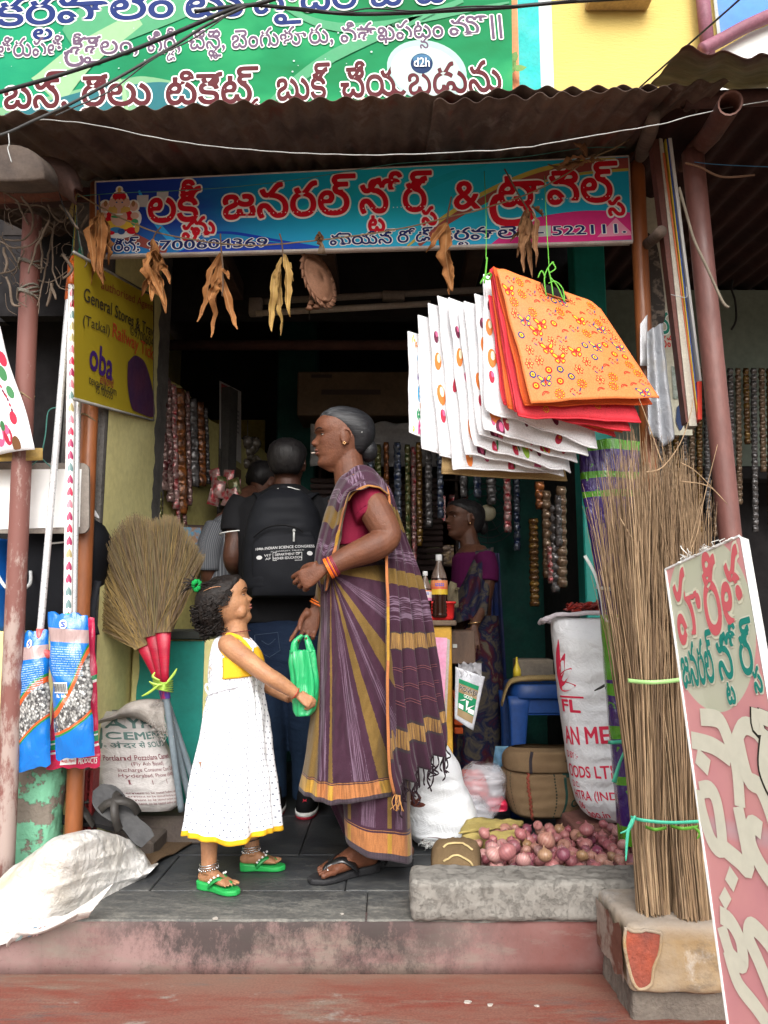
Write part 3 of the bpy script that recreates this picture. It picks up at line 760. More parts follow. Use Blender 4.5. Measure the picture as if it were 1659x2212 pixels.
def banner():
 y=3.56
 w=thing('travel_banner','large green vinyl banner with Telugu travel lettering hung on the upper wall','banner',tuple(P(540,100,y)))
 t=NT('banner_print');s=t.sep(t.tc('UV'))
 n=t.noise(2.2,3,t.mapv((2.2,1,1),'UV',(0,0,.6)),dist=.4)
 c=t.ramp(n,[(.3,(.008,.14,.045)),(.5,(.01,.2,.075)),(.62,(.022,.27,.1)),(.8,(.1,.35,.12))])
 c=t.mix(t.ramp(s[0],[(.0,.7),(.5,0.)]),c,(.008,.27,.16))
 t.bump(t.noise(6,4,t.mapv((1,1,1))),.35,.015)
 bm=t.fin(c,.65,.1)
 def fn(s,t_):
  p=P(lerp(-160,1108-4*t_,s),lerp(300,-120,t_),y);p.y+=-.002+.0015*math.sin(s*40+t_*9)*(1-t_)+.002*nz((s*6,t_*5,0));return p
 m=M();grid(m,fn,80,30);m.build('vinyl',bm,w,fixn=False)
 y-=.006
 m=M()
 shape(m,curve2([(-10,235),(120,205),(260,172),(330,167),(470,200),(600,235)])+[(560,300),(-10,300)],y,0)
 shape(m,curve2([(10,246),(150,205),(252,183),(262,240)])+[(20,262)],y-.0006,1)
 shape(m,curve2([(285,183),(360,178),(440,205),(480,250)])+[(300,265)],y-.0006,1)
 band(m,[(255,165),(268,200),(275,262)],[6,9,10],y-.0012,2)
 band(m,[(150,90),(230,45),(420,-20)],[60,110,90],y-.0002,3)
 band(m,[(100,200),(180,120),(300,40)],[90,60,30],y-.0003,2)
 band(m,[(560,240),(720,120),(1000,0)],[4,26,10],y-.0002,3)
 band(m,[(600,10),(760,60),(1100,5)],[4,20,4],y-.0002,3)
 m.build('printed_bus_picture',[INK('busgreen',(.16,.33,.18)),INK('busglass',(.02,.13,.15)),INK('palegreen',(.25,.42,.23)),INK('haze',(.07,.28,.14))],w,smooth=False,fixn=False)
 m=M()
 def e(u,v,ru,rv,z,mi,n=28,ro=0):
  s_=(P(u+1,v,y)-P(u,v,y)).length;a=ro
  k=V((math.cos(a),0,math.sin(a)))*ru*s_;l=V((-math.sin(a),0,math.cos(a)))*rv*s_
  m.add(ring(P(u,v,y-z),k,l,n),[tuple(range(n))],mi)
 e(922,152,88,70,.002,0,36,-.35);e(920,156,78,60,.0024,1,36,-.35)
 e(911,137,24,24,.0032,2);e(911,128,19,12,.0036,3);e(795,238,16,16,.003,4);e(784,214,5,5,.0034,5);e(803,214,5,5,.0034,5)
 for q in range(34):
  e(rnd.uniform(0,1100),rnd.uniform(60,240),*([rnd.uniform(.6,2.4)]*2),.0015,1,8)
 m.build('dish_picture',[INK('dishwhite',(.33,.47,.45)),INK('dishpale',(.42,.53,.51)),INK('discnavy',(.01,.03,.09)),INK('discblue',(.05,.14,.25)),INK('remote',(.03,.1,.12)),INK('pinkdot',(.7,.45,.4))],w,smooth=False,fixn=False)
 MAR=INK('maroon',(.085,.012,.017));PURP=INK('mauve',(.12,.075,.125));BLU=INK('royal',(.01,.025,.13))
 words(w,'blue_lettering',(BLU,WHITE),[('కర్లపాలెం',-8,57,378,36,84),('టు',398,38,528,34,84),('హైదరాబాద్',548,30,965,4,84)],y,.018,.052,.001)
 words(w,'mauve_lettering',(PURP,WHITE),[('తిరుపతి,',-8,124,146,119,56),('శ్రీశైలం,',150,122,300,113,56),('షిర్డీ,',318,112,392,108,56),('చెన్నై,',408,107,488,104,56),('బెంగుళూరు,',500,105,722,92,56),('విశాఖపట్నం',735,92,960,80,56),('మొ||',970,77,1090,70,56)],y,.014,.052,.001)
 words(w,'maroon_lettering',(MAR,WHITE),[('బస్,',6,235,148,231,92),('రైలు',174,229,328,226,92),('టికెట్స్',356,226,558,221,92),('బుక్',597,217,706,213,92),('చేయబడును',736,211,1086,196,92)],y,.018,.052,.001)
 words(w,'red_lettering',(INK('signred',(.5,.02,.03)),WHITE),[('Mobile',766,262,900,256,50),('DTH',980,246,1098,240,50)],y,.018,.052,.001)
 m=M();O=P(893,146,y);text(m,'d2h',O,(1,0,0),(0,0,1),30*(P(1,0,y)-P(0,0,y)).length,.01,.008,36*(P(1,0,y)-P(0,0,y)).length)
 m.build('disc_lettering',WHITE,w,smooth=False,fixn=False)
banner()
# ------------------------------------------------------------ wires and strings
CAB=mat('black_cable',(.025,.025,.027),None,20,.6)
SILV=mat('plastic_strip',(.42,.43,.42),(.3,.31,.3),30,.4)
GRNT=mat('green_string',(.06,.2,.17),None,30,.8)
def wire(label,pts,y,r,mt,nm='cable',cat='cable',wob=0):
 q=[P(u,v,y if not callable(y)else y(u))for u,v in pts]
 m=M();sp=smooth_path(q,8)
 if wob:sp=[p+V((0,0,wob*nz((p.x*14,0,3))))for p in sp]
 tube(m,sp,r,6);return tag(m.build(nm,mt),label,cat)
wire('thick black cable rising steeply across the banner at upper left',[(-40,212),(0,199),(120,165),(250,122),(376,72),(498,21),(573,4),(700,-40)],2.0,.0058,CAB)
wire('black cable sagging level across the top of the banner',[(420,25),(540,11),(660,22),(755,30),(850,29),(934,25),(1080,17),(1157,10),(1254,2),(1500,-12)],2.02,.0055,CAB)
wire('thin black cable twisted round the sagging one',[(500,12),(640,16),(730,28),(800,18),(900,24),(1010,14),(1134,12),(1250,-2)],2.01,.0022,CAB)
wire('slim dark cable falling from the cable knot to the left edge',[(540,10),(447,54),(380,96),(304,140),(229,183),(143,229),(72,261),(18,286),(-30,300)],2.0,.0042,mat('grey_cable',(.06,.06,.06),None,20,.6))
wire('thin grey wire just beside the slim dark cable',[(500,26),(420,82),(330,128),(240,195),(160,232),(120,250)],2.0,.002,mat('grey_cable',(.06,.06,.06)))
wire('dark wire slanting down to the tin roof at upper right',[(1610,-12),(1492,92),(1394,178),(1380,192)],lambda u:lerp(2.3,3.2,(1610-u)/230),.004,CAB)
wire('pale plastic strip tied across the front of the tin roof',[(82,258),(129,261),(229,274),(322,295),(460,316),(594,328),(720,333),(826,335),(1005,328),(1134,319),(1178,311),(1324,286),(1429,267),(1551,237),(1680,214)],2.08,.0017,SILV,'plastic_strip','string',.004)
wire('green nylon string stretched along the top of the shop sign',[(168,424),(240,418),(380,412),(520,402),(640,388),(800,362),(900,350),(1100,342),(1260,320),(1352,318)],2.6,.0016,GRNT,'string','string',.002)
wire('knotted white thread dangling from the slim cable at the left',[(18,286),(20,310),(17,322),(25,350)],2.0,.0016,SILV,'thread','string')
wire('jute twine strung with dry leaves in front of the shop sign',[(168,418),(205,440),(260,470),(330,499),(400,515),(480,526),(560,530),(640,524),(760,510),(860,495),(958,472),(1060,446),(1150,415),(1220,378),(1270,346),(1330,318),(1362,300)],2.58,.0028,JUTE,'garland_twine','string',.003)
wire('blue string running right under the neighbouring roof',[(1500,350),(1560,356),(1700,362)],2.4,.0015,mat('blue_string',(.05,.18,.35),None,20,.8),'string','string')
wire('bare vine stem curling down across the brown post',[(1467,405),(1485,470),(1500,520),(1528,580),(1560,650),(1574,664)],2.35,.005,mat('dry_stem',(.2,.17,.13),None,20,.9),'vine_stem','stem')
wire('broken twig sticking out at the top of the brown post',[(1480,352),(1510,360),(1560,382),(1630,378)],2.38,.004,mat('dry_stem2',(.2,.12,.08),None,20,.9),'twig','stem')
wire('dark withered tendril hanging on the neighbouring wall band',[(1590,585),(1580,620),(1588,650),(1590,690),(1580,712)],3.9,.006,CAB,'withered_tendril','stem')
# ------------------------------------------------------------ dry mango-leaf bunches
def drymat(nm,a,b_):
 t=NT(nm);s=t.sep(t.tc('UV'))
 n=t.noise(22,6)
 c=t.mix(t.ramp(n,[(.35,0.),(.7,1.)]),a,b_)
 rib=t.ramp(t.math('ABSOLUTE',t.math('SUBTRACT',s[0],.5)),[(.0,1.),(.06,0.)])
 c=t.mix(t.math('MULTIPLY',rib,.5),c,(.5,.33,.17))
 t.bump(t.noise(60,5),.35,.004)
 return t.fin(t.mix(t.ramp(t.noise(16,6,None,.7),[(.55,0.),(.72,.8)]),c,tuple(x*.3 for x in b_)),.75,.2)
DRY=drymat('dry_leaf',(.34,.15,.05),(.2,.08,.028));DRY2=drymat('brown_dry_leaf',(.24,.12,.055),(.14,.065,.03));DRY3=drymat('yellow_dry_leaf',(.38,.25,.08),(.26,.15,.05))
def leaf(m,a,b_,w,curl,side,fold=.5,tip=0):
 a,b_=V(a),V(b_);d=b_-a;L=d.length
 sv=V((math.cos(side),math.sin(side),0));nv=d.cross(sv).normalized()
 def fn(s,t_):
  c=a+d*t_+nv*curl*1.5*L*(math.sin(math.pi*t_)+.35*math.sin(2.6*math.pi*t_+side*3))+sv*.25*curl*L*math.sin(2*math.pi*t_)
  ww=w*(math.sin(math.pi*min(1,t_*.93+.04))**.8)*(1.15-.4*t_)
  q=(s-.5)
  tw=side+curl*6.*t_+.5*math.sin(t_*5+side*9)
  s2=V((math.cos(tw),math.sin(tw),0));n2=d.cross(s2).normalized()
  return c+s2*q*ww+n2*(abs(q)*ww*fold*1.6+(.3*ww*math.sin(t_*23+side*7)*abs(q)*2))
 grid(m,fn,6,16)
def bunch(u,v,label,mt,specs,y=2.56,stalk=None,seed=1):
 r=random.Random(seed)
 a=P(u,v,y);w=thing('leaf_bunch',label,'dry leaves',tuple(a),'dry leaf bunches on the twine')
 m=M()
 for(du,dv,eu,ev,ww)in specs:
  y0=y+r.uniform(-.01,.01);y1=y+r.uniform(-.035,.035)
  leaf(m,P(u+du,v+dv,y0),P(u+eu,v+ev,y1),ww*.00165*1.25,r.uniform(-.16,.16),r.uniform(-.7,.7),r.uniform(.3,.8))
 m.build('leaves',mt,w,solid=.0006)
 m=M();st=stalk or[(4,-22),(0,0),(0,25)]
 tube(m,smooth_path([P(u+p,v+q,y)for p,q in st],4),.003,6)
 m.build('stalk',mat('stalk_brown',(.14,.09,.06),None,20,.9),w)
bunch(216,452,'bunch of many tan dry leaves beside the deity sticker, leftmost on the twine',DRY,[(-2,20,-22,165,15),(0,10,-8,140,15),(2,12,4,155,16),(4,8,14,158,16),(2,20,-14,108,14),(6,14,22,100,15),(4,30,6,110,15),(0,4,-30,62,14),(8,10,20,60,16),(2,60,8,165,14),(0,50,-20,150,13),(5,40,18,120,15)],seed=3,stalk=[(-2,-30),(0,0),(2,40)])
bunch(330,512,'tan bunch of four curled dry leaves below the phone number, second along the twine',DRY,[(-2,6,-24,128,20),(0,8,-2,140,20),(4,10,28,165,19),(6,12,36,100,16),(-4,40,12,128,16),(2,20,30,150,14)],seed=5,stalk=[(18,-22),(4,-4),(-2,20)])
bunch(478,540,'tan bunch of three splayed pointed leaves with dark florets, third along the twine',DRY,[(-2,5,-52,155,14),(0,10,-22,188,16),(2,30,35,172,15),(4,40,18,62,9),(-4,60,-26,110,16)],seed=8,stalk=[(-2,-35),(0,0),(4,50),(2,100)])
bunch(612,545,'yellowish bunch with one closed loop of dry leaf, fourth along the twine',DRY3,[(-4,20,-26,172,14),(-8,40,-6,178,12),(4,6,16,142,14),(2,4,22,60,12),(-4,10,-18,90,10)],seed=9,stalk=[(-8,-40),(-3,-20),(0,20)])
bunch(965,480,'pair of broad tan leaves hanging before the road name on the sign',DRY,[(-2,4,12,150,26),(-4,2,-46,66,17),(4,60,6,155,18)],seed=12,stalk=[(10,-55),(3,-20),(0,8)])
bunch(1140,450,'dense dark brown bunch of shrivelled leaves left of the postal code',DRY2,[(0,0,-38,72,11),(2,6,-24,108,12),(2,10,4,118,13),(4,8,16,130,12),(4,6,22,85,12),(0,10,-10,95,12),(8,-2,34,22,12),(2,20,10,150,11),(-4,4,-22,60,11),(2,10,8,80,12),(4,50,-8,140,11)],seed=14,stalk=[(-50,-85),(-20,-30),(0,4),(3,40)])
bunch(1268,340,'bunch of brown leaves lying sideways on the twine at the right end',DRY2,[(0,0,-28,-32,13),(0,2,-85,14,12),(-2,4,-80,30,11),(2,2,40,6,12),(-10,2,-60,12,12)],seed=15,stalk=[(-40,10),(0,0),(20,-8)])
m=M()
for k in range(7):
 leaf(m,P(690+k*.0,500,2.57),P(690+(k-3)*3,522+(k%3)*6,2.57),.012,.1,k)
tag(m.build('leaf_scrap',DRY2,solid=.0005),'dark withered scrap caught on the twine near the middle','dry leaf')
# twine tassel
m=M()
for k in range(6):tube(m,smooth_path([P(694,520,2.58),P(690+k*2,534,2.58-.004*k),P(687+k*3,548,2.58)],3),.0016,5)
tag(m.build('twine_tassel',JUTE),'frayed twine tassel knotted below the middle of the sign','tassel')
# ------------------------------------------------------------ woven round ornament with bells
def ornament():
 c=P(688,605,2.75)
 w=thing('straw_ornament','round scalloped clay coloured ornament with little bells hanging under the sign','ornament',tuple(c))
 ro=Matrix.Translation(c)@Matrix.Rotation(-.25,4,'Y')@Matrix.Rotation(.9,4,'Z')@Matrix.Rotation(R(90),4,'X')
 OM=mat('clay_straw',(.3,.15,.09),(.2,.1,.06),14,.7,bump=.4)
 m=M();n=60;rr=[]
 for(r,z)in[(0.001,.022),(.03,.02),(.055,.012),(.062,.004),(.068,.006),(.074,.0)]:
  rr.append([ro@V((r*math.cos(2*math.pi*k/n),r*math.sin(2*math.pi*k/n)*1.25,z))for k in range(n)])
 loft(m,rr,cap=False)
 for k in range(20):
  a=2*math.pi*k/20;a2=a+.42
  p0=V((.072*math.cos(a),.09*math.sin(a),0));p1=V((.09*math.cos(a+.1),.112*math.sin(a+.1),.004));p2=V((.096*math.cos(a2),.12*math.sin(a2),.0));p3=V((.072*math.cos(a2-.1),.09*math.sin(a2-.1),0))
  m.add([ro@q for q in(p0,p1,p2,p3)],[(0,1,2,3)])
 m.build('disc',OM,w,solid=.003)
 for k,(u,v)in enumerate([(672,655),(683,662),(693,657),(702,648),(668,665)]):
  m=M();q=P(u,v,2.74)
  tube(m,[q+V((0,0,.05)),q+V((0,0,.01))],.001,4)
  loft(m,[ring(q+V((0,0,z)),(r,0,0),(0,r,0),10)for r,z in((.003,.012),(.008,.008),(.011,0),(.015,-.006))])
  m.build('bell',OM,w)
 m=M();tube(m,smooth_path([c+V((.03,0,.1)),P(660,545,2.72),P(640,530,2.7)],5),.001,4);m.build('thread',SILV,w)
ornament()
# ------------------------------------------------------------ tangle at the upper left
def tangle():
 D5=lambda c:(c[0]*.2278,297+c[1]*.2278)
 w=thing('root_tangle','tangle of dry vines and old wires hanging round the worn post at upper left','vines',tuple(P(60,480,2.5)))
 m=M();r=random.Random(4)
 paths=[[(0,490),(150,600),(210,720),(270,830)],[(-40,880),(100,1080),(250,1290),(450,1370),(640,1270)],[(470,780),(340,1050),(270,1280)],[(520,800),(440,1200),(400,1400),(350,1590)],[(510,820),(490,1150),(540,1380),(630,1450)],[(200,560),(300,700),(310,860),(220,970),(40,960)],[(490,1380),(470,1500),(450,1600)],[(490,1380),(520,1540)],[(40,1040),(60,1180),(45,1290)],[(0,1300),(90,1270),(190,1210)],[(60,1320),(120,1560),(190,1600)],[(380,880),(400,1150),(380,1290)],[(450,640),(520,760),(600,800),(640,700)],[(0,980),(120,1040),(300,1020),(420,860)],[(150,620),(250,640),(420,660),(480,760)],[(600,1100),(680,1240),(600,1340)],[(580,640),(690,790),(740,860)],[(840,730),(770,850)]]
 for i,pa in enumerate(paths):
  sp=smooth_path([P(*D5(c),2.5+.06*math.sin(i*2.3))for c in pa],8)
  sp=[p+V((.006*nz(p*25+V((i,0,0))),0,.006*nz(p*25+V((0,i,5)))))for p in sp]
  rr=r.uniform(.0025,.0055)
  tube(m,sp,[rr,rr*1.1,rr*.7],6)
 for k in range(60):
  u,v=r.uniform(0,170),r.uniform(400,640)
  a=P(u,v,2.52);b_=P(u+r.uniform(-25,25),v+r.uniform(5,50),2.52+r.uniform(-.05,.05));mid=(a+b_)/2+V((r.uniform(-.03,.03),0,r.uniform(-.02,.02)))
  tube(m,smooth_path([a,mid,b_],4),r.uniform(.0008,.002),4)
 m.build('dry_vines',mat('dry_vine',(.17,.13,.1),(.1,.075,.055),18,.95),w)
 m=M()
 for i,pa in enumerate([[(-40,470),(60,420),(200,400),(380,390),(500,400)],[(-40,480),(150,440),(350,450),(520,430)],[(-40,420),(100,370),(300,380),(480,370)],[(560,520),(620,700),(700,830)]]):
  tube(m,smooth_path([P(*D5(c),2.44)for c in pa],6),.006 if i<3 else .002,6)
 m.build('old_wires',CAB,w)
 # bark husk and grey beam end
 m=M()
 def fn(s,t_):
  u=itp([(0,102),(.3,120),(.7,155),(1,172)],t_);v=itp([(0,360),(.3,372),(.7,400),(1,428)],t_)
  q=(s-.5)*2;ww=34*math.sin(math.pi*min(1,t_*.8+.1))**.6
  p=P(u-q*ww*.35,v+q*ww*.85,2.42);p.y+=-.05*(1-q*q)+.004*nz(p*40);return p
 grid(m,fn,10,24)
 m.build('bark_husk',mat('bark',(.1,.055,.045),(.06,.035,.03),20,.9,bump=.6),w,solid=.004)
 m=M();rr=[]
 for(y,k)in((2.2,.05),(2.2,.97),(2.21,1.),(2.3,1.),(2.33,.9)):
  q=[]
  for a in range(24):
   t_=a*.2618;c_,s_=math.cos(t_),math.sin(t_)
   q.append(P(18+78*k*c_,384-(74*spow(s_,.8)if s_>0 else 8*s_)*k,2.2)+V((0,y-2.2,(y-2.2)*.27)))
  rr.append(q)
 loft(m,rr);tag(m.build('beam_end',mat('grey_beam',(.1,.075,.06),(.055,.042,.036),9,.95,bump=.5)),'thick grey rounded timber end under the tin roof at the left edge','beam')
 pole('cross_beam','reddish horizontal beam behind the vines at the left edge',[P(-120,425,2.62),P(160,410,2.62)],.035,mat('dusty_red',(.2,.075,.05),(.12,.05,.04),8,.8))
tangle()
# ============================================================ LEFT SIDE: mops, brooms, sacks, slippers
def px(v=1400,y=2.6):return(P(800,v,y)-P(801,v,y)).length
def onface(fn):
 def q(s,t_,off=.001):
  p=V(fn(s,t_));e=.004
  a=V(fn(min(1,s+e),t_))-V(fn(max(0,s-e),t_));b_=V(fn(s,min(1,t_+e)))-V(fn(s,max(0,t_-e)))
  n=a.cross(b_)
  n=n.normalized()if n.length>1e-12 else V((0,-1,0))
  if n.y>0:n=-n
  return p+n*off
 return q
def stext(m,s,mp,s0,t0,s1,h,off=.0012,bold=.01,mi=0,slant=0.):
 L,tot=lay(s)
 k=(s1-s0)/tot
 for ch,dx,dy,ax,ay in L:
  if ch=='~ra':continue
  vs,fs,_=glyph(ch,0.)
  for e_,(ex,ey)in enumerate([(0,0)]+([(bold*math.cos(j*1.0472),bold*math.sin(j*1.0472))for j in range(6)]if bold>.004 else[])):
   m.add([mp(min(.999,max(.001,s0+(dx+p.x*ax+ex)*k)),min(.999,max(.001,t0+(dy+p.y*ay+ey)*h+slant*(dx+p.x)*k)),off+e_*.00001)for p in vs],fs,mi)
def dq(m,mp,a,b_,c,d,mi=0,o=.003,n=10):
 grid(m,lambda s,t_:mp(lerp(a,c,s),lerp(b_,d,t_),o),n,n,mi)
def packet_mat(nm,base,c_top,ypos,red=False):
 t=NT(nm);s=t.sep(t.tc('UV'));u,v=s[0],s[1]
 if red:
  d=t.math('ADD',v,t.math('MULTIPLY',t.math('SUBTRACT',u,.5),-.04))
  c=t.ramp(d,[(0.,base),(.12,(.75,.72,.7)),(.135,base),(.15,(.03,.25,.1)),(.19,(.75,.72,.7)),(.2,(.03,.25,.1)),(.22,base),(.55,(.75,.72,.7)),(.57,(.03,.25,.1)),(.6,base)],True)
 else:
  uu=t.math('MULTIPLY',u,u)
  hi=t.math('SUBTRACT',v,t.math('ADD',ypos[0],t.math('ADD',t.math('MULTIPLY',u,ypos[1]),t.math('MULTIPLY',uu,ypos[2]))))
  lo=t.math('SUBTRACT',v,t.math('ADD',ypos[3],t.math('ADD',t.math('MULTIPLY',u,ypos[4]),t.math('MULTIPLY',uu,ypos[5]))))
  vo=t.n('TexVoronoi',{'Vector':t.mapv((20,46,1),'UV',(0,0,.5)),'Scale':1.,'Randomness':.7})
  yarn=t.ramp(vo.outputs['Color'],[(.0,(.04,.04,.045)),(.4,(.2,.2,.2)),(.5,(.55,.55,.53)),(.8,(.7,.7,.68))])
  yarn=t.mix(1.,yarn,t.ramp(vo.outputs['Distance'],[(.2,1.),(.65,.35)]),'MULTIPLY')
  c=t.mix(t.ramp(hi,[(0.,0.),(.004,1.)],True),yarn,base)
  c=t.mix(t.ramp(t.math('ABSOLUTE',hi),[(0.,1.),(.022,0.)],True),c,(.6,.1,.025))
  c=t.mix(t.ramp(t.math('ABSOLUTE',t.math('SUBTRACT',hi,.032)),[(0.,1.),(.01,0.)],True),c,(.02,.2,.06))
  c=t.mix(t.ramp(lo,[(0.,1.),(.004,0.)],True),c,base)if False else t.mix(t.ramp(t.math('MULTIPLY',lo,-1.),[(0.,0.),(.002,1.)],True),c,base)
  c=t.mix(t.ramp(t.math('ABSOLUTE',lo),[(0.,1.),(.009,0.)],True),c,(.6,.1,.025))
  c=t.mix(t.ramp(t.math('ABSOLUTE',t.math('ADD',lo,.014)),[(0.,1.),(.006,0.)],True),c,(.02,.2,.06))
  # clear band showing the mop socket, then printed header
  c=t.mix(t.ramp(t.math('ABSOLUTE',t.math('SUBTRACT',v,.85)),[(0.,1.),(.045,0.)],True),c,c_top)
  # lines of fine print
  ln=t.ramp(t.math('FRACT',t.math('MULTIPLY',v,62.)),[(0.,0.),(.55,1.)],True)
  wd=t.ramp(t.noise(1.,2,t.mapv((34,62,1),'UV')),[(.42,0.),(.5,1.)])
  reg=t.math('MULTIPLY',t.ramp(t.math('ABSOLUTE',t.math('SUBTRACT',v,.67)),[(0.,1.),(.1,0.)],True),t.ramp(t.math('ABSOLUTE',t.math('SUBTRACT',u,.5)),[(0.,1.),(.38,0.)],True))
  c=t.mix(t.math('MULTIPLY',t.math('MULTIPLY',t.math('MULTIPLY',ln,wd),reg),.6),c,(.5,.65,.8))
  # weave of the header
  hd=t.ramp(v,[(0.,0.),(.895,1.)],True)
  br=t.ramp(t.math('FRACT',t.math('ADD',t.math('MULTIPLY',u,9.),t.math('MULTIPLY',v,40.))),[(0.,0.),(.8,.5)],True)
  c=t.mix(t.math('MULTIPLY',hd,br),c,(.02,.12,.35))
 t.bump(t.noise(7,5,t.mapv((2.5,1,1.2)),dist=1.2),.7,.012)
 return t.fin(c,.16,.6,0,**{'Coat Weight':.3,'Coat Roughness':.1})
def pillow(corners,y,thick,w=.5,crinkle=.006,seed=0,dy=0):
 tl,tr,br,bl=corners
 def fn(s,t_):
  u=lerp(lerp(bl[0],br[0],s),lerp(tl[0],tr[0],s),t_);v=lerp(lerp(bl[1],br[1],s),lerp(tl[1],tr[1],s),t_)
  e=nz((s*3+seed,t_*7,0))*5*min(1,6*min(t_+.05,1.05-t_))
  p=P(u+e*(abs(s-.5)*2),v+(nz((s*5,seed,t_))*9 if t_<.05 or t_>.97 else 0),y)
  b_=(max(0.,math.sin(math.pi*s))**.5)*(max(0.,math.sin(math.pi*(t_*.94+.03)))**.4)
  p.y+=dy*t_-thick*b_+crinkle*nz(p*22+V((seed,0,0)))*(.4+b_)
  return p
 return fn
def mop(label,top,bot,r,pm,cap,y0,y1,corners,pmat,thick,seed,socket=None,extra=None):
 w=thing('packed_mop',label,'mop',tuple(P(*bot,y1)),'new mops hung by the left post')
 a,b_=P(*top,y0),P(*bot,y1)
 m=M();tube(m,[a.lerp(b_,i/30)for i in range(31)],r,16);m.build('handle',pm,w)
 m=M();d=(a-b_).normalized()
 tube(m,[a-d*.075,a-d*.07,a,a+d*.012],[r*1.06,r*1.2,r*1.2,r*.9],14)
 tube(m,smooth_path([a+d*.01+V((-r*.7,0,0)),a+d*.035,a+d*.01+V((r*.7,0,0))],6),.004,6)
 m.build('hanging_cap',cap,w)
 fn=pillow(corners,y1,thick,seed=seed,dy=.0)
 m=M();grid(m,fn,36,70)
 fb=lambda s,t_:V((fn(s,t_).x,2*(y1)-fn(s,t_).y-.002,fn(s,t_).z))
 grid(m,fb,18,30)
 pk=m.build('packet',pmat,w)
 if socket:
  m=M();loft(m,[ring(b_+V((0,-.0,z)),(rx,0,0),(0,.015,0),14)for z,rx in((.03,.012),(0,.014),(-.03,.02),(-.045,.04),(-.065,.045))]);m.build('mop_socket',socket,pk)
 if extra:extra(pk,onface(fn))
 return w
t=NT('heart_print')
s_=t.sep(t.tc('UV'))
fx=t.math('FRACT',t.math('MULTIPLY',s_[0],3.));fy=t.math('FRACT',t.math('MULTIPLY',s_[1],30.))
X_=t.math('MULTIPLY',t.math('SUBTRACT',fx,.5),2.4);Y_=t.math('MULTIPLY',t.math('SUBTRACT',fy,.45),2.4)
h_=t.math('ADD',t.math('MULTIPLY',X_,X_),t.math('POWER',t.math('SUBTRACT',Y_,t.math('MULTIPLY',t.math('POWER',t.math('ABSOLUTE',X_),.6),.75)),2.))
cellc=t.n('TexWhiteNoise',{'Vector':t.n('CombineXYZ',{0:t.math('FLOOR',t.math('MULTIPLY',s_[0],3.)),1:t.math('FLOOR',t.math('MULTIPLY',s_[1],30.))}).outputs[0]}).outputs[0]
hc=t.ramp(cellc,[(0.,(.55,.03,.08)),(.4,(.35,.03,.1)),(.6,(.6,.2,.25)),(.75,(.4,.32,.15)),(.88,(.15,.25,.25))],True)
HEART=t.fin(t.mix(t.ramp(h_,[(0.,1.),(.62,0.)],True),(.8,.79,.77),hc),.15,.6)
SLV=mat('brushed_steel',(.72,.73,.74),(.66,.67,.68),30,.32,spec=.6,metal=.35,bump=0,spk=.03)
CLEAR=(.38,.27,.26)
BLUEP=(.006,.15,.52)
ORC=INK('orangecap',(.62,.13,.02),.3);GRC=INK('greencap',(.01,.36,.2),.3)
def ex_right(pk,mp):
 m=M()
 def q(s0,s1,t0,t1,mi,off):dq(m,mp,s0,t0,s1,t1,mi,off,5)
 q(.15,.52,.455,.53,0,.004)
 x=.165;
 while x<.5:
  ww=rnd.uniform(.004,.014);q(x,min(x+ww,.505),.463,.523,1,.0055);x+=ww+rnd.uniform(.005,.012)
 stext(m,'Rs. 160/-',mp,.22,.425,.5,.03,.004,.02,0)
 for k,(a,b_)in enumerate([(.42,.6),(.4,.64)]):
  for j in range(17):
   a0=math.pi*2*j/16
 m.build('barcode_print',[WHITE,INK('black',(.02,.02,.02))],pk,smooth=False)
 logo(pk,mp,.45,.925)
def logo(pk,mp,s0,t0):
 m=M();m.add([mp(s0+.1*math.cos(a*math.pi/8),t0+.032*math.sin(a*math.pi/8),.003)for a in range(16)],[tuple(range(16))],0)
 stext(m,'S',mp,s0-.05,t0-.018,s0+.06,.05,.0045,.03,1)
 m.build('brand_mark',[WHITE,INK('logoblue',(.03,.08,.4))],pk,smooth=False)
def ex_left(pk,mp):logo(pk,mp,.42,.915)
def ex_red(pk,mp):
 m=M();m.add([mp(a,b_,.003)for a,b_ in((.28,.02),(.58,.025),(.58,.09),(.3,.085))],[(0,1,2,3)],0)
 stext(m,'(with Pipe)',mp,.3,.045,.56,.03,.0045,.012,1);stext(m,'PRODUCTS',mp,.62,.035,.95,.045,.003,.02,0)
 m.build('pack_print',[WHITE,RED],pk,smooth=False)
mop('mop with a green cap, packed in a crimson packet behind the two blue packets',(174,552),(160,1350),.0092,SLV,GRC,2.66,2.62,((128,1362),(204,1335),(216,1655),(100,1662)),packet_mat('crimson_pack',(.5,.015,.07),CLEAR,None,True),.02,3,extra=ex_red)
mop('mop with a bare silver handle and the left blue packet',(152,606),(86,1378),.0115,SLV,ORC,2.60,2.57,((46,1368),(105,1362),(110,1650),(28,1672)),packet_mat('blue_pack_left',BLUEP,CLEAR,(.44,.36,-.16,.17,.26,-.06)),.032,7,INK('socketred',(.55,.1,.1),.3),ex_left)
mop('mop with a heart printed sleeve, orange cap and the right blue packet with a barcode',(157,573),(146,1345),.0145,HEART,ORC,2.56,2.535,((104,1322),(190,1330),(205,1632),(122,1640)),packet_mat('blue_pack_right',BLUEP,CLEAR,(.3,.1,.36,.17,.02,.13)),.04,12,INK('socketgreen',(.02,.4,.2),.3),ex_right)
m=M()
for(u0,v0,u1,v1,mi)in[(163,470,157,572,1),(164,470,174,545,0),(162,475,150,605,0),(166,480,178,548,2)]:
 tube(m,smooth_path([P(164,425,2.6),P(u0,v0,2.59),P(u1,v1,2.58)],4),.0018,5,mi=mi)
tag(m.build('hanging_strings',[GRNT,mat('yellow_string',(.55,.45,.05),None,20,.7),SILV]),'green and yellow strings from which the mops hang','string')
m=M()
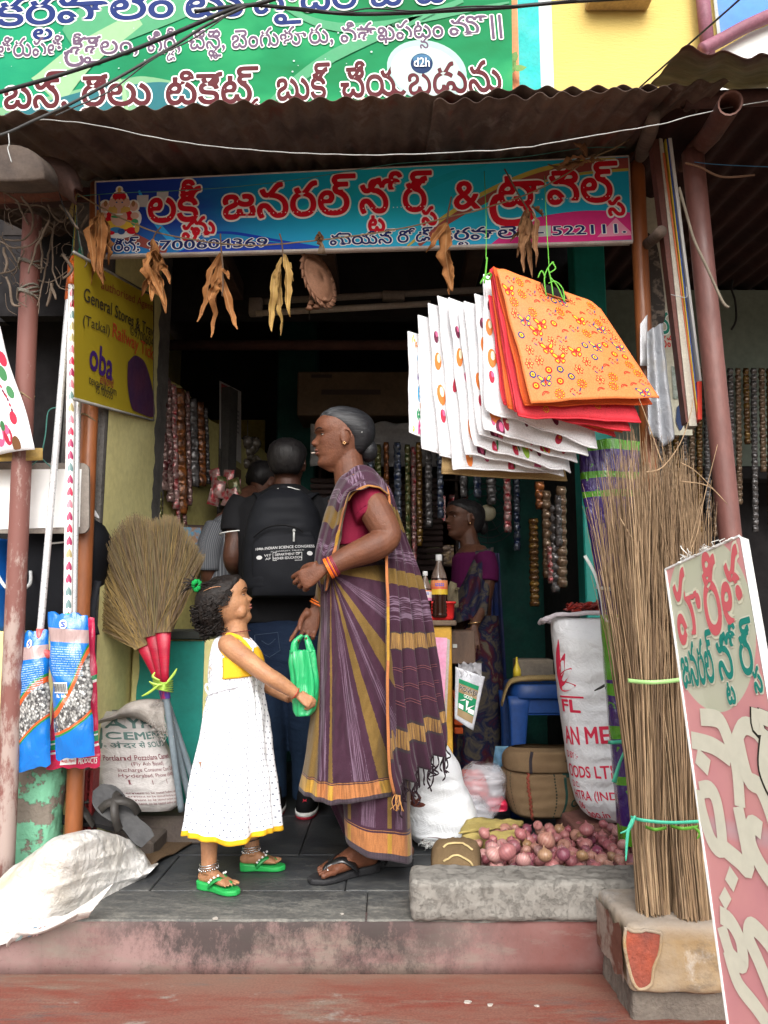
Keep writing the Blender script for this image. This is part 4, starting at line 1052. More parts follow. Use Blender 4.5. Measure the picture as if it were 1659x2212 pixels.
for k in range(5):tube(m,smooth_path([P(168,418,2.58),P(160-k,440,2.57),P(154-2*k+(k%2)*5,468+k,2.57)],4),.002,5)
tag(m.build('jute_tassel',mat('yellow_jute',(.35,.27,.1),None,20,.9)),'yellowish jute tassel knotted above the mop handles','tassel')
# ---------------- white hanging board
def wboard():
 w=thing('hanging_board','blank white board on a grey rounded backing tied to the worn post','board',tuple(P(80,1080,2.6)))
 y=2.645
 def rr(u0,u1,v0,v1,r,dy):
  pts=[]
  for(cu,cv,a0)in((u1-r,v0+r,-90),(u1-r,v1-r,0),(u0,v1,90),(u0,v0,180)):
   if cu==u0:pts.append((cu,cv));continue
   for k in range(7):
    a=R(a0+15*k);pts.append((cu+r*math.cos(a),cv+r*math.sin(a)))
  return[P(u,v,y+dy)for u,v in pts]
 m=M();f=rr(-90,192,1000,1152,16,0);bk=[p+V((0,.012,0))for p in f];n=len(f)
 m.add(f+bk,[tuple(range(n)),tuple(range(2*n-1,n-1,-1))]+[(k,(k+1)%n,n+(k+1)%n,n+k)for k in range(n)])
 m.build('backing',mat('grey_hardboard',(.26,.23,.2),(.2,.17,.15),14,.85,bump=.4),w,smooth=False)
 m=M();f=[P(u,v,y-.003)for u,v in((-90,1015),(176,1013),(174,1060),(172,1138),(-90,1146))];poly(m,f);poly(m,[p+V((0,.0025,0))for p in f][::-1])
 m.build('white_sheet',mat('white_sheet',(.86,.86,.85),(.83,.83,.82),3,.6,spk=.02,bump=.05),w,smooth=False)
 m=M();tube(m,smooth_path([P(122,880,2.62),P(104,890,2.62),P(98,940,2.62),P(88,990,2.62)],5),.0025,6)
 tube(m,smooth_path([P(60,1012,2.63),P(75,1000,2.63),P(88,990,2.62),P(100,1000,2.63),P(112,1010,2.63)],5),.002,6)
 m.build('tie_string',GRNT,w)
wboard()
# ---------------- printed cloth bags at the far left, black bags, blue drum
def blob(m,mp,s0,t0,rs,rt,mi,off,n=12,rot=0):
 m.add([mp(min(.99,max(.01,s0+rs*math.cos(a)*math.cos(rot)-rt*math.sin(a)*math.sin(rot)*.7)),min(.99,max(.01,t0+rt*math.sin(a)*math.cos(rot)+rs*math.cos(a)*math.sin(rot)*1.4)),off)for a in[2*math.pi*k/n for k in range(n)]],[tuple(range(n))],mi)
FRUIT=[INK('fruitred',(.4,.03,.06)),INK('fruitgreen',(.22,.38,.05)),INK('fruitpink',(.6,.12,.25)),INK('fruitbrown',(.15,.07,.03)),INK('fruitorange',(.65,.18,.04)),INK('fruitplum',(.13,.02,.05)),INK('leafy',(.05,.18,.07)),INK('cream',(.75,.7,.5))]
CLOTHW=cloth('white_cloth',(.78,.78,.8),(.72,.72,.75),3,300)
def lbag():
 w=thing('fruit_print_bag','white cloth bag printed with kiwi and berries hanging at the far left edge','cloth bag',tuple(P(20,850,2.5)))
 def fn(s,t_):
  u=lerp(-120,itp([(0,84),(.3,62),(.7,18),(1,-6)],t_),s);v=lerp(975,700,t_)+14*(1-t_)*(1-s)
  p=P(u,v,2.5);p.y+=.03*math.sin(s*5+t_*2);return p
 m=M();grid(m,fn,24,24);b_=m.build('cloth',CLOTHW,w,solid=.003)
 mp=onface(fn);m=M()
 for(s0,t0,r,mi)in[(.6,.62,.05,0),(.66,.36,.075,3),(.66,.36,.06,1),(.66,.36,.018,7),(.63,.14,.07,2),(.74,.12,.055,0),(.74,.17,.03,2),(.82,.05,.05,3),(.7,.2,.03,6),(.88,.6,.05,6),(.93,.72,.05,0),(.9,.45,.04,6),(.85,.25,.04,0)]:
  blob(m,mp,s0,t0,r,r*1.3,mi,.0012+.0004*len(m.f)/3+.0006*(mi in(1,7)))
 for k in range(26):blob(m,mp,.72+.006*k,.9-.025*k+.02*math.sin(k),.012,.016,k%2*5,.002)
 m.build('fruit_print',FRUIT,b_,smooth=False)
 m=M();grid(m,lambda s,t_:P(lerp(-100,92,s),lerp(1000-6*s,968,t_),2.53),6,3);m.build('lower_bag',mat('mustard_cloth',(.45,.3,.06),(.3,.2,.08),10,.8),w,solid=.003)
lbag()
def blackbag():
 w=thing('black_bag','large black rucksack with a dangling strap behind the orange post','bag',tuple(P(150,1370,2.8)))
 BK=cloth('black_nylon',(.006,.0065,.009),(.01,.011,.014),5,260,.7)
 m=M();rings=[]
 for t_ in[0,.03,.12,.3,.5,.7,.85,.95,1]:
  v=lerp(1362,1122,t_);k=1-.5*max(0,t_-.8)/.2 if t_>.8 else 1-.25*max(0,.1-t_)/.1
  u0,u1=50,itp([(0,200),(.2,205),(.6,228),(.85,234),(1,215)],t_)
  c=P((u0+u1)/2,v,2.83);rings.append(ring(c,((u1-u0)/2*px(v,2.83),0,0),(0,.1*k,0),28,.6))
 loft(m,rings);m.build('bag_body',BK,w)
 m=M();ribbon(m,smooth_path([P(212,1255,2.73),P(204,1290,2.72),P(200,1330,2.72),P(208,1372,2.73)],5),.024,(0,1,0));m.build('strap',BK,w,solid=.002)
 m=M();ribbon(m,smooth_path([P(95,1175,2.725),P(130,1172,2.725),P(160,1168,2.73)],4),.006,(0,1,0));m.build('reflective_strip',WHITE,w)
 m=M();grid(m,lambda s,t_:P(lerp(195,214,s),lerp(1112+8*s,1096+20*s*s,t_),2.8),3,3)
 tag(m.build('paper_scrap',CLOTHW,solid=.001),'white paper corner sticking up behind the orange post','paper')
blackbag()
m=M();c=P(-45,1340,2.93);c.z=.781;r_=.125
loft(m,[ring(c+V((0,0,z)),(r,0,0),(0,r,0),32)for z,r in((0,r_*.92),(.02,r_),(.15,r_*1.02),(.155,r_*1.05),(.17,r_*1.05),(.175,r_*1.02),(.33,r_*1.04),(.34,r_*.98),(.34,0.01))])
w=thing('blue_drum','bright blue plastic drum cut by the left edge of the picture','drum',tuple(c));m.build('drum_body',INK('drumblue',(.01,.12,.5),.35),w)
m=M();tube(m,smooth_path([P(-10,1232,2.76),P(12,1268,2.7),P(40,1275,2.68),P(64,1262,2.68),P(66,1235,2.72)],6),.006,8);m.build('white_handle',INK('greywhite',(.6,.62,.62),.4),w)
# ---------------- grass brooms (bristles up)
def grassmat(nm,cols,rough=.8):
 t=NT(nm);s=t.sep(t.tc('UV'))
 c=t.ramp(s[0],[(i/(len(cols)-1),q)for i,q in enumerate(cols)])
 c=t.mix(1.,c,t.ramp(t.noise(30,4,t.mapv((3,3,.5))),[(.3,.75),(.7,1.2)]),'MULTIPLY')
 return t.fin(c,rough,.2)
GRASS=grassmat('broom_grass',[(.095,.063,.04),(.14,.098,.054),(.115,.1,.054),(.2,.135,.05),(.15,.108,.072)])
GRASS2=grassmat('golden_grass',[(.1,.07,.04),(.26,.17,.055),(.15,.115,.055),(.22,.15,.06),(.12,.085,.05)])
def blades(m,n,base,tip,w0,seed,mid=None,segs=3,wtip=.3):
 r=random.Random(seed)
 for i in range(n):
  a=base(r);b_=tip(r);mm=a.lerp(b_,.5)+(mid(r)if mid else V((0,0,0)))
  sp=[a,a.lerp(mm,.6),mm.lerp(b_,.45),b_]if segs==3 else[a,mm,b_]
  sd_=(b_-a).cross(V((r.uniform(-.5,.5),1,r.uniform(-.3,.3)))).normalized()
  col=r.random();vs,fs,uv=[],[],[]
  for j,p in enumerate(sp):
   ww=w0*r.uniform(.7,1.2)*lerp(1,wtip,j/(len(sp)-1))
   vs+=[p-sd_*ww/2,p+sd_*ww/2];uv+=[(col,0),(col,1)]
   if j:fs.append((2*j-2,2*j-1,2*j+1,2*j))
  m.add(vs,fs,0,uv)
def gbroom(label,foot,neck,wrap_b,wrap_t,fan_l,fan_r,fan_top,y,seed,n=1500,back=.0,gold=0):
 """foot: handle end; wrap_b/t: red wrapped cone; fan corner pixels"""
 w=thing('grass_broom',label,'broom',tuple(P(*foot,y+.05)),'grass brooms tied together upside down')
 A,B,C=P(*foot,y+.08),P(*wrap_b,y),P(*wrap_t,y)
 m=M();tube(m,[A.lerp(B,i/20)for i in range(21)],.0118,14)
 m.build('pipe_handle',mat('grey_pvc',(.19,.23,.26),(.16,.2,.23),5,.45,bump=.05),w)
 d=(C-B).normalized();sx=V((d.z,0,-d.x))
 m=M();loft(m,[ring(B.lerp(C,t_),sx*r,V((0,r*.6,0)),20)for t_,r in((0,.013),(.3,.016),(.6,.022),(1,.032))])
 t=MC.get('red_wrap')
 m.build('red_wrap',mat('red_wrap',(.4,.01,.035),(.32,.006,.028),4,.35,st=(1,1,14),spec=.5),w)
 m=M();loft(m,[ring(A.lerp(B,.93+.09*t_),sx*.0155,V((0,.0155,0)),14)for t_ in(0,1.)],cap=False)
 m.build('label_sleeve',mat('sleeve_print',(.32,.03,.12),(.08,.05,.25),55,.35,lo=.45,hi=.55,st=(1,1,.5)),w)
 def base(r):
  q=r.uniform(-1,1);return C-d*.03+sx*(q*.03)+V((0,r.uniform(-.022,.022),0))
 FL,FR=V((*fan_l,0)),V((*fan_r,0));FT=fan_top
 def tip(r):
  q=r.uniform(0,1);sp=smooth_path([(*fan_l,0),(*fan_top,0),(*fan_r,0)],8)
  k=q*(len(sp)-1);i=min(int(k),len(sp)-2);e=sp[i].lerp(sp[i+1],k-i)
  L=1.03-abs(r.gauss(0,.07))-.03*r.random()
  base_p=C;full=P(e.x,e.y,y+r.uniform(-.09,.06)+back)
  return base_p.lerp(full,max(.35,L))+V((r.gauss(0,.005),0,r.gauss(0,.005)))
 def mid(r):return V((r.gauss(0,.008),r.gauss(0,.01),0))-sx*0
 m=M();blades(m,n,base,tip,.0034,seed,mid)
 m.build('bristles',GRASS2 if gold else GRASS,w,smooth=False,fixn=False)
 m=M()
 for t_ in(0,):
  rr=[]
  for k in range(6):
   f=k/5;e=C.lerp(P(*fan_top,y+back),f*.62);wd=lerp(.04,.62*abs(P(*fan_r,y).x-P(*fan_l,y).x)/2,f)
   rr.append(ring(e,sx*wd,V((0,.02+.02*f,0)),14))
  loft(m,rr)
 m.build('bristle_core',mat('bristle_core',(.05,.038,.025),(.035,.026,.018),40,.95,st=(5,5,.4),bump=.8),w)
gbroom('grass broom leaning left, with its fan behind the rucksack',(440,1752),None,(352,1490),(306,1380),(190,1345),(285,1150),(212,1200),2.9,1,1500,.05,1)
gbroom('middle grass broom with the tallest fan of olive bristles',(416,1754),None,(352,1490),(328,1356),(222,1180),(330,1128),(280,1116),2.88,2,1500,.02)
gbroom('right grass broom with an upright fan and red wrapped neck',(392,1752),None,(357,1490),(352,1348),(322,1130),(440,1205),(378,1118),2.83,3,1500)
m=M()
for k in range(6):
 ribbon(m,smooth_path([P(330,1466+k*4,2.82),P(352,1476+k*3,2.785),P(374,1470+k*5,2.82)],4),.006,(0,1,.3))
for q in([(345,1478),(322,1496),(306,1504)],[(358,1478),(374,1458),(382,1444)],[(350,1480),(332,1478),(322,1472)],[(345,1470),(330,1462),(335,1452)]):
 ribbon(m,smooth_path([P(*c,2.78)for c in q],5),[.006,.009,.003],(0,1,.2))
tag(m.build('lime_ribbon',INK('lime',(.35,.55,.08),.4),solid=.0006),'lime green plastic ribbon tying the grass brooms','ribbon')
m=M();bx(m,0,.11,0,.05,0,.022,.002,xf=Matrix.Translation(P(364,1386,3.3))@Matrix.Rotation(-.05,4,'Z'))
w=tag(m.build('incense_box',INK('boxblue',(.05,.35,.6)),smooth=False),'flat blue carton lying on the teal counter','box')
m=M();O=P(366,1386,3.298);text(m,'లక్ష్మీ',O,(1,-.05,0),(0,0,1),.03,.01,.003,.07);m.build('box_lettering',WHITE,w,smooth=False,fixn=False)
m=M();bx(m,0,.09,0,.05,0,.02,.002,xf=Matrix.Translation(P(412,1386,3.32))@Matrix.Rotation(.1,4,'Z'));tag(m.build('incense_box',mat('olive_carton',(.22,.15,.04),(.1,.1,.05),20,.5),smooth=False),'olive brown carton beside the flat blue one','box')
# ---------------- cement sack
def weave(nm,c1,c2,w=260,dirt=(.25,.22,.2),da=.5,rough=.55,wr=6):
 if nm in MC:return MC[nm]
 t=NT(nm);s=t.sep(t.tc('UV'))
 a=t.math('MULTIPLY',t.math('SINE',t.math('MULTIPLY',s[0],w)),t.math('SINE',t.math('MULTIPLY',s[1],w)))
 c=t.mix(t.ramp(t.noise(wr,6),[(.4,0.),(.65,1.)]),c1,c2)
 c=t.mix(t.math('MULTIPLY',t.ramp(t.noise(9,7,None,.7),[(.52,0.),(.75,1.)]),da),c,dirt)
 t.bump(t.math('ADD',t.math('MULTIPLY',a,.012),t.math('ADD',t.noise(13,6,dist=1.2),t.math('MULTIPLY',t.noise(38,4,dist=.6),.3))),.7,.014)
 MC[nm]=t.fin(c,rough,.35);return MC[nm]
def sack_fn(rings_tab,y,yd,n=40,wr=.012,seed=0,lean=0):
 """rings_tab: list of (v, u0, u1); surface around, s=0 at left going over the front"""
 vs=[r[0]for r in rings_tab]
 def fn(s,t_):
  v=lerp(vs[0],vs[-1],t_)
  u0=itp([(r[0],r[1])for r in rings_tab][::1 if vs[0]<vs[-1]else-1],v);u1=itp([(r[0],r[2])for r in rings_tab][::1 if vs[0]<vs[-1]else-1],v)
  yy=y+lean*t_
  c=P((u0+u1)/2,v,yy);h=(u1-u0)/2*px(v,yy)
  a=math.pi+2*math.pi*s
  e=(max(1e-4,min(1,t_*7+.3))*min(1,(1-t_)*7+.25))**.5
  p=c+V((h*spow(math.cos(a),.75),yd*e*spow(math.sin(a),.75),0))
  k=wr*(nz(p*9+V((seed,0,0)))+.6*nz(V((p.x*9,p.y*9,p.z*38))+V((0,seed,0))))
  return p+V((0,-abs(math.sin(a))*k if math.sin(a)<0 else k,k*.3))
 return fn
def cement():
 w=thing('cement_sack','half empty dusty white cement sack with a folded frayed top leaning on the brooms','sack',tuple(P(290,1740,2.92)))
 fn=sack_fn([(1748,262,372),(1735,235,388),(1690,203,386),(1640,196,372),(1590,197,352),(1550,205,338),(1535,225,325)],2.93,.07,wr=.011,seed=2,lean=.06)
 WV=weave('cement_weave',(.42,.4,.39),(.34,.32,.31))
 m=M();grid(m,fn,64,44);b_=m.build('sack_body',WV,w)
 f2=lambda s,t_:fn(.5*s,t_)
 mp=onface(f2)
 m=M()
 stext(m,'J',mp,.25,.68,.4,.24,.002,.03,0);stext(m,'AYPEE',mp,.4,.85,.98,.13,.002,.03,0);stext(m,'CEMENT',mp,.4,.74,.98,.1,.002,.03,0)
 stext(m,'- अंदर से SOLID',mp,.38,.655,.93,.075,.002,.015,0)
 m.add([mp(a,b2,.0016)for a,b2 in((.05,.9),(.16,.9),(.34,.1),(.22,.1),(.1,.5))],[(0,1,2,3,4)],1)
 m.build('green_print',[INK('sackgreen',(.08,.14,.13),.7),INK('sackband',(.1,.17,.16),.7)],b_,smooth=False)
 m=M()
 stext(m,'CEMENT',lambda s,t_,o:mp(.08+.17*(1-s)+.1*(t_-.5)+.0*s,.85-.72*s,o),.05,.3,.95,.42,.0026,.03,0)
 m.build('band_print',INK('sackpale',(.4,.42,.4),.7),b_,smooth=False)
 m=M()
 stext(m,'Portland Pozzolana Cement',mp,.36,.53,.93,.07,.002,.012);stext(m,'(Fly Ash Based)',mp,.52,.475,.8,.055,.002,.004)
 stext(m,'Incharge Consumer Care Cell',mp,.46,.415,.92,.05,.002,.0);stext(m,'Hyderabad, Phone (040)',mp,.46,.36,.9,.05,.002,.0)
 for k in range(4):stext(m,'Cement to be tested before use',mp,.45,.2-.035*k,.88,.03,.002,0.)
 for(a,b2,c,d)in[(.5,.29,.92,.295),(.5,.33,.92,.335)]+[(.5+.14*q,.29,.505+.14*q,.333)for q in range(4)]:
  m.add([mp(a,b2,.002),mp(c,b2,.002),mp(c,d,.002),mp(a,d,.002)],[(0,1,2,3)])
 m.build('brown_print',INK('sackbrown',(.17,.06,.07),.7),b_,smooth=False)
 # folded frayed top
 m=M()
 def ft(s,t_):
  u=lerp(lerp(212,240,t_),362,s);v0=itp([(0,1562),(.5,1548),(1,1590)],s);v1=itp([(0,1545),(.4,1518),(1,1512)],s)
  p=P(u,lerp(v0,v1,t_),2.9);p.y+=-.045*math.sin(math.pi*t_)**.6+.015*nz(p*18);p.z+=.01*nz(p*13+V((4,0,0)));return p
 grid(m,ft,40,16);m.build('folded_top',weave('cement_weave_dusty',(.36,.33,.3),(.24,.22,.2),wr=16,da=.7),w,solid=.004)
 r=random.Random(5);m=M()
 for k in range(260):
  u,v=r.uniform(325,364),r.uniform(1515,1592);a=P(u,v,2.865+r.uniform(-.01,.02));q=[a]
  for j in range(3):q.append(q[-1]+V((r.gauss(.002,.006),r.gauss(-.002,.004),r.gauss(-.002,.006))))
  ribbon(m,q,.0016,(r.uniform(-1,1),1,r.uniform(-1,1)))
 m.build('frayed_threads',mat('fray',(.45,.42,.39),None,9,.8),w,smooth=False,fixn=False)
cement()
# ---------------- slippers by the post, red plastic rack, jute mat
def slipper(m,ms,L,W,hs,xf,flatstrap=True):
 """sole along +x from heel(0) to toe(L)"""
 n=20;out=[]
 for k in range(n+1):
  t_=k/n;w_=W*itp([(0,.55),(.12,.72),(.35,.62),(.7,1),(.88,.9),(1,.35)],t_)/2
  out.append((t_*L,w_))
 pts=[(x,w_)for x,w_ in out]+[(x,-w_)for x,w_ in out[::-1]]
 top=[xf@V((x,y_,hs*itp([(0,1.),(.4,.75),(.75,.55),(1,.6)],x/L)))for x,y_ in pts];bot=[xf@V((x*.985+.003,y_*.95,0))for x,y_ in pts]
 N=len(pts)
 m.add(top+bot,[tuple(range(N)),tuple(range(2*N-1,N-1,-1))]+[(k,(k+1)%N,N+(k+1)%N,N+k)for k in range(N)])
BLKR=mat('black_rubber',(.02,.02,.022),(.035,.034,.034),8,.55,spec=.4)
def loose(label,pos,rz,ry,rx=0):
 w=thing('slipper',label,'slipper',tuple(pos),'black slippers by the post')
 xf=Matrix.Translation(pos)@Matrix.Rotation(rz,4,'Z')@Matrix.Rotation(ry,4,'Y')@Matrix.Rotation(rx,4,'X')
 m=M();slipper(m,None,.25,.095,.022,xf);m.build('sole',BLKR,w,smooth=False)
 m=M()
 for s_ in(1,-1):
  q=[xf@V(p)for p in((.09,.038*s_,.012),(.12,.034*s_,.05),(.155,.012*s_,.062),(.18,-.02*s_,.045),(.185,-.04*s_,.012))]
  ribbon(m,smooth_path(q,6),.026,xf.to_3x3()@V((0,0,1)))
 m.build('crossed_straps',mat('black_leather',(.03,.027,.025),(.05,.045,.04),8,.5),w,solid=.003)
loose('black slipper with crossed straps standing on its edge against the sack',P(318,1822,2.66),R(172),R(-42),R(-48))
loose('black slipper lying flat on the low step behind the orange post',P(268,1786,2.8),R(178),R(-10),R(-25))
def rack():
 w=thing('red_rack','dark red ribbed plastic crate behind the foot of the orange post','crate',tuple(P(150,1770,2.85)))
 RD=mat('dusty_red_plastic',(.2,.02,.02),(.13,.015,.015),8,.6)
 a,b_=P(104,1780,2.83),P(205,1700,2.83)
 m=M()
 for k in range(13):bx(m,a.x,b_.x,2.8+.004*(k%2),2.85,.02+.02*k,.032+.02*k,.002)
 m.build('ribs',RD,w,smooth=False)
 m=M()
 for k in range(9):
  x=lerp(a.x,b_.x,k/8);bx(m,x-.006,x+.006,2.79,2.855,.0,.3,.002,xf=None)
 m.build('posts',RD,w,smooth=False)
rack()
BURL=None
def burlap(nm='burlap',c1=(.24,.16,.09),c2=(.16,.105,.06),w=500):
 if nm in MC:return MC[nm]
 t=NT(nm);v=t.tc()
 s=t.sep(v)
 a=t.n('TexWave',{'Scale':110.,'Distortion':1.5,'Detail':2.},wave_type='BANDS',bands_direction='X').outputs[1]
 b_=t.n('TexWave',{'Scale':110.,'Distortion':1.5,'Detail':2.},wave_type='BANDS',bands_direction='Z').outputs[1]
 ww=t.math('MULTIPLY',a,b_)
 c=t.mix(t.ramp(t.noise(6,6),[(.35,0.),(.65,1.)]),c1,c2)
 c=t.mix(1.,c,t.ramp(ww,[(0.,.6),(.6,1.25)]),'MULTIPLY')
 t.bump(t.math('ADD',ww,t.noise(20,4)),.4,.004)
 MC[nm]=t.fin(c,.95,.1);return MC[nm]
m=M()
ca=[PZ(225,1850,.004),PZ(300,1812,.004),PZ(432,1812,.004),PZ(300,1892,.004)]
def mt_(s,t_):
 p=ca[0].lerp(ca[3],s).lerp(ca[1].lerp(ca[2],s),t_);p.z=.006+.006*abs(nz(p*9))+(.012*math.exp(-((t_-.35)*9)**2));return p
grid(m,mt_,40,30)
tag(m.build('jute_mat',burlap('brown_mat',(.2,.13,.075),(.12,.08,.05)),solid=.005),'brown jute mat on the floor behind the plastic sack','mat')
m=M();tube(m,[PZ(300,1802,.012),PZ(334,1788,.012)],.011,12)
tag(m.build('pipe_offcut',mat('grey_pvc',(.19,.23,.26))),'short grey pipe offcut lying on the floor by the slippers','pipe')
# ---------------- crumpled translucent sack in front
def fsack():
 w=thing('plastic_sack','crumpled pearly white woven plastic sack slumped on the front step edge','sack',tuple(PZ(140,1990,0)))
 t=NT('pearly_weave');s=t.sep(t.tc('UV'))
 wv=t.math('MULTIPLY',t.math('SINE',t.math('MULTIPLY',s[0],420.)),t.math('SINE',t.math('MULTIPLY',s[1],260.)))
 n=t.noise(3.2,5,dist=.6)
 c=t.mix(t.ramp(n,[(.35,0.),(.65,1.)]),(.74,.73,.71),(.56,.52,.46))
 spots=t.ramp(t.noise(9,3),[(.66,0.),(.72,.6)])
 t.bump(t.math('ADD',t.math('MULTIPLY',t.noise(300,2),.12),t.math('ADD',t.noise(9,6,dist=1.4),t.math('MULTIPLY',t.noise(26,5,dist=1.),.4))),.8,.022)
 sm=t.fin(c,.3,.6,0,**{'Coat Weight':.35,'Coat Roughness':.2})
 def rid(p):return 1-2*abs(nz(p))
 def fn(s,t_):
  # s along the sack left->right, t over it from floor front edge to back
  u=lerp(-90,312,s)
  vtop=itp([(0,1870),(.15,1836),(.3,1806),(.45,1790),(.6,1796),(.78,1818),(.92,1850),(1,1888)],s)
  vbot=itp([(0,2100),(.16,2052),(.25,2038),(.42,2012),(.6,1975),(.8,1935),(.93,1908),(1,1895)],s)
  f0=PZ(u,vbot,0.0)
  d_=f0.y-2.23;f0=P(u,vbot,2.23+(d_+(d_*d_+.004)**.5)/2)
  h=max(.02,P(u,vtop,f0.y+.16).z)
  a=t_*math.pi;sa=max(0,math.sin(a))
  p=V((f0.x,f0.y+.3*(.5-.5*math.cos(a))*(.4+.6*min(1,4*(1-s))),lerp(f0.z,0,min(1,t_*1.3))+sa**.62*h))+V((.02*sa,-.035*sa*(1-t_),0))
  q=V((p.x*1.+p.z*.55,p.y*.6,p.z*1.3-p.x*.3))
  k=.022*nz(q*6)+.015*rid(q*7+V((9,2,4)))+.014*rid(V((q.x*7+q.z*12,q.y*5,q.z*4)))+.003*rid(q*20)+.003*nz(q*60)
  return p+V((k*.35,-k*sa,k*.75*sa-.012*sa))
 m=M();grid(m,fn,190,110);b_=m.build('sack_body',sm,w)
 # fold flap with a loose corner at lower left
 def fl_(s,t_):
  u=lerp(lerp(14,44,t_),lerp(190,240,t_),s);v=lerp(itp([(0,2052),(.06,2036),(.3,2024),(1,1985)],s),itp([(0,1985),(.5,1975),(1,1915)],s),t_)
  p=P(u,v,lerp(2.205,2.2,t_)+.05*s)
  return p+V((0,-.03*math.sin(math.pi*t_)+.02*(1-2*abs(nz(p*14))),.012*nz(p*9+V((3,1,0)))))
 m=M();grid(m,fl_,50,24);f_=m.build('folded_flap',sm,w,solid=.002)
 mp=onface(fl_);m=M()
 for(a0,a1,b0,b1,mi)in[(.1,.16,.05,.7,0),(.22,.26,.05,.75,1),(.29,.31,.05,.7,2),(.34,.36,.1,.7,2)]:
  m.add([mp(a0,b0,.004),mp(a1,b0,.004),mp(a1,b1,.004),mp(a0,b1,.004)],[(0,1,2,3)],mi)
 m.build('faded_print',[INK('faded_teal',(.3,.42,.42)),INK('faded_blue',(.2,.35,.5)),INK('faded_pink',(.55,.33,.34))],f_,smooth=False)
fsack()
# ---------------- edge debris
# ============================================================ RIGHT SIDE: bags, stick brooms, sign, onions, sacks
t=NT('kerb_concrete')
n=t.noise(9,9,None,.7);pit=t.ramp(t.noise(38,6,None,.8),[(.36,0.),(.5,1.)])
c=t.mix(t.ramp(n,[(.35,0.),(.65,1.)]),(.19,.178,.16),(.25,.238,.215))
c=t.mix(t.ramp(t.noise(5,6,t.mapv((1,1,2))),[(.58,0.),(.72,.6)]),c,(.13,.12,.105))
t.bump(t.math('ADD',n,t.math('MULTIPLY',pit,.25)),.8,.012)
KERB=t.fin(t.mix(1.,c,t.ramp(pit,[(0.,.78),(1.,1.04)]),'MULTIPLY'),.95,.1)
def rough_block(m,x0,x1,y0,y1,z0,z1,amp,n=(90,24,24),rad=.02,sc=12):
 cx,cy,cz=(x0+x1)/2,(y0+y1)/2,(z0+z1)/2;hx,hy,hz=(x1-x0)/2,(y1-y0)/2,(z1-z0)/2
 def disp(p):
  q=V((max(-hx+rad,min(hx-rad,p.x)),max(-hy+rad,min(hy-rad,p.y)),max(-hz+rad,min(hz-rad,p.z))))
  d=p-q
  d=d.normalized()*rad if d.length>1e-6 else d
  r=q+d;w_=V((cx,cy,cz))+r
  k=amp*(nz(w_*sc)+.7*nz(w_*sc*3)+.5*min(0,nz(w_*sc*5)))
  return w_+(d.normalized()*k if d.length>1e-6 else V((0,0,0)))
 for ax in range(3):
  for sg in(-1,1):
   na,nb=[(n[1],n[2]),(n[0],n[2]),(n[0],n[1])][ax]
   def fn(s,t_):
    a,b_=s*2-1,t_*2-1
    return disp(V([(sg*hx,a*hy,b_*hz),(a*hx,sg*hy,b_*hz),(a*hx,b_*hy,sg*hz)][ax]))
   grid(m,fn,na,nb)
def kerb():
 a,b_=P(888,1985,2.245),P(1420,1985,2.245)
 m=M();rough_block(m,a.x,b_.x,2.245,2.4,.001,.108,.005,rad=.018)
 tag(m.build('kerb_block',KERB),'rough grey concrete kerb block holding back the onions','kerb')
kerb()
def pier():
 t=NT('ochre_block');v=t.tc();s=t.sep(v)
 n=t.noise(6,8,None,.65)
 c=t.mix(t.ramp(n,[(.35,0.),(.65,1.)]),(.33,.22,.11),(.36,.29,.21))
 c=t.mix(t.ramp(t.noise(5,6,t.mapv((1.5,1.5,1),rot=(0,0,.4)),.7),[(.55,0.),(.68,.8)]),c,(.6,.57,.53))
 c=t.mix(t.ramp(t.noise(7,7,t.mapv((1,1,1.8)),.7),[(.55,0.),(.72,.85)]),c,(.12,.1,.085))
 up=t.n('MapRange',{'Value':s[2],'From Min':.05,'From Max':.1}).outputs[0]
 c=t.mix(t.math('MULTIPLY',up,.75),c,t.mix(t.noise(7,6),(.4,.38,.36),(.22,.2,.19)))
 t.bump(t.math('ADD',n,t.noise(50,6)),.5,.008)
 om=t.fin(c,.9,.15)
 w=thing('plaster_pier','stained ochre plaster block with a bare red patch under the stick brooms','pier',(.75,2.1,-.4))
 x0=P(1352,1990,2.0).x
 m=M();rough_block(m,x0,x0+.5,1.99,2.29,-.07,.09,.006,rad=.02,sc=7)
 m.build('plaster_cap',om,w)
 # bare red brick patch with the plaster broken away round it
 m=M();yb=1.984
 pts=[(1352,2003),(1362,2010),(1375,2013),(1395,2010),(1425,2015),(1428,2030),(1424,2060),(1412,2090),(1405,2128),(1372,2130),(1350,2050)]
 q=curve2(pts+[pts[0]],5)
 poly(m,[P(u,v,yb)for u,v in q])
 m.build('bare_red_patch',mat('bare_red',(.34,.075,.04),(.2,.06,.045),12,.9,bump=.8,bsc=50,bd=.01),w)
 m=M();tube(m,[P(u,v,yb+.001)+V((0,.0,.002*nz((u*.1,v*.1,0))))for u,v in q],.0045,6);m.build('broken_rim',om,w)
 m=M();rough_block(m,x0+.012,x0+.5,2.02,2.29,-.46,-.072,.008,rad=.012,sc=7)
 m.build('pier_base',mat('pier_base',(.2,.17,.14),(.12,.1,.085),6,.95,bump=.7,bd=.01),w)
 xs=x0-.006
 m=M()
 grid(m,lambda s,t_:(xs-.003+.006*nz((s*6,t_*5,3)),lerp(2.01,2.24,s),lerp(-.05,.07,t_)+.02*nz((s*5,1,0))),10,8)
 m.build('side_scar',mat('scar',(.3,.24,.2),(.15,.06,.04),9,.95,lo=.45,hi=.55),w)
pier()
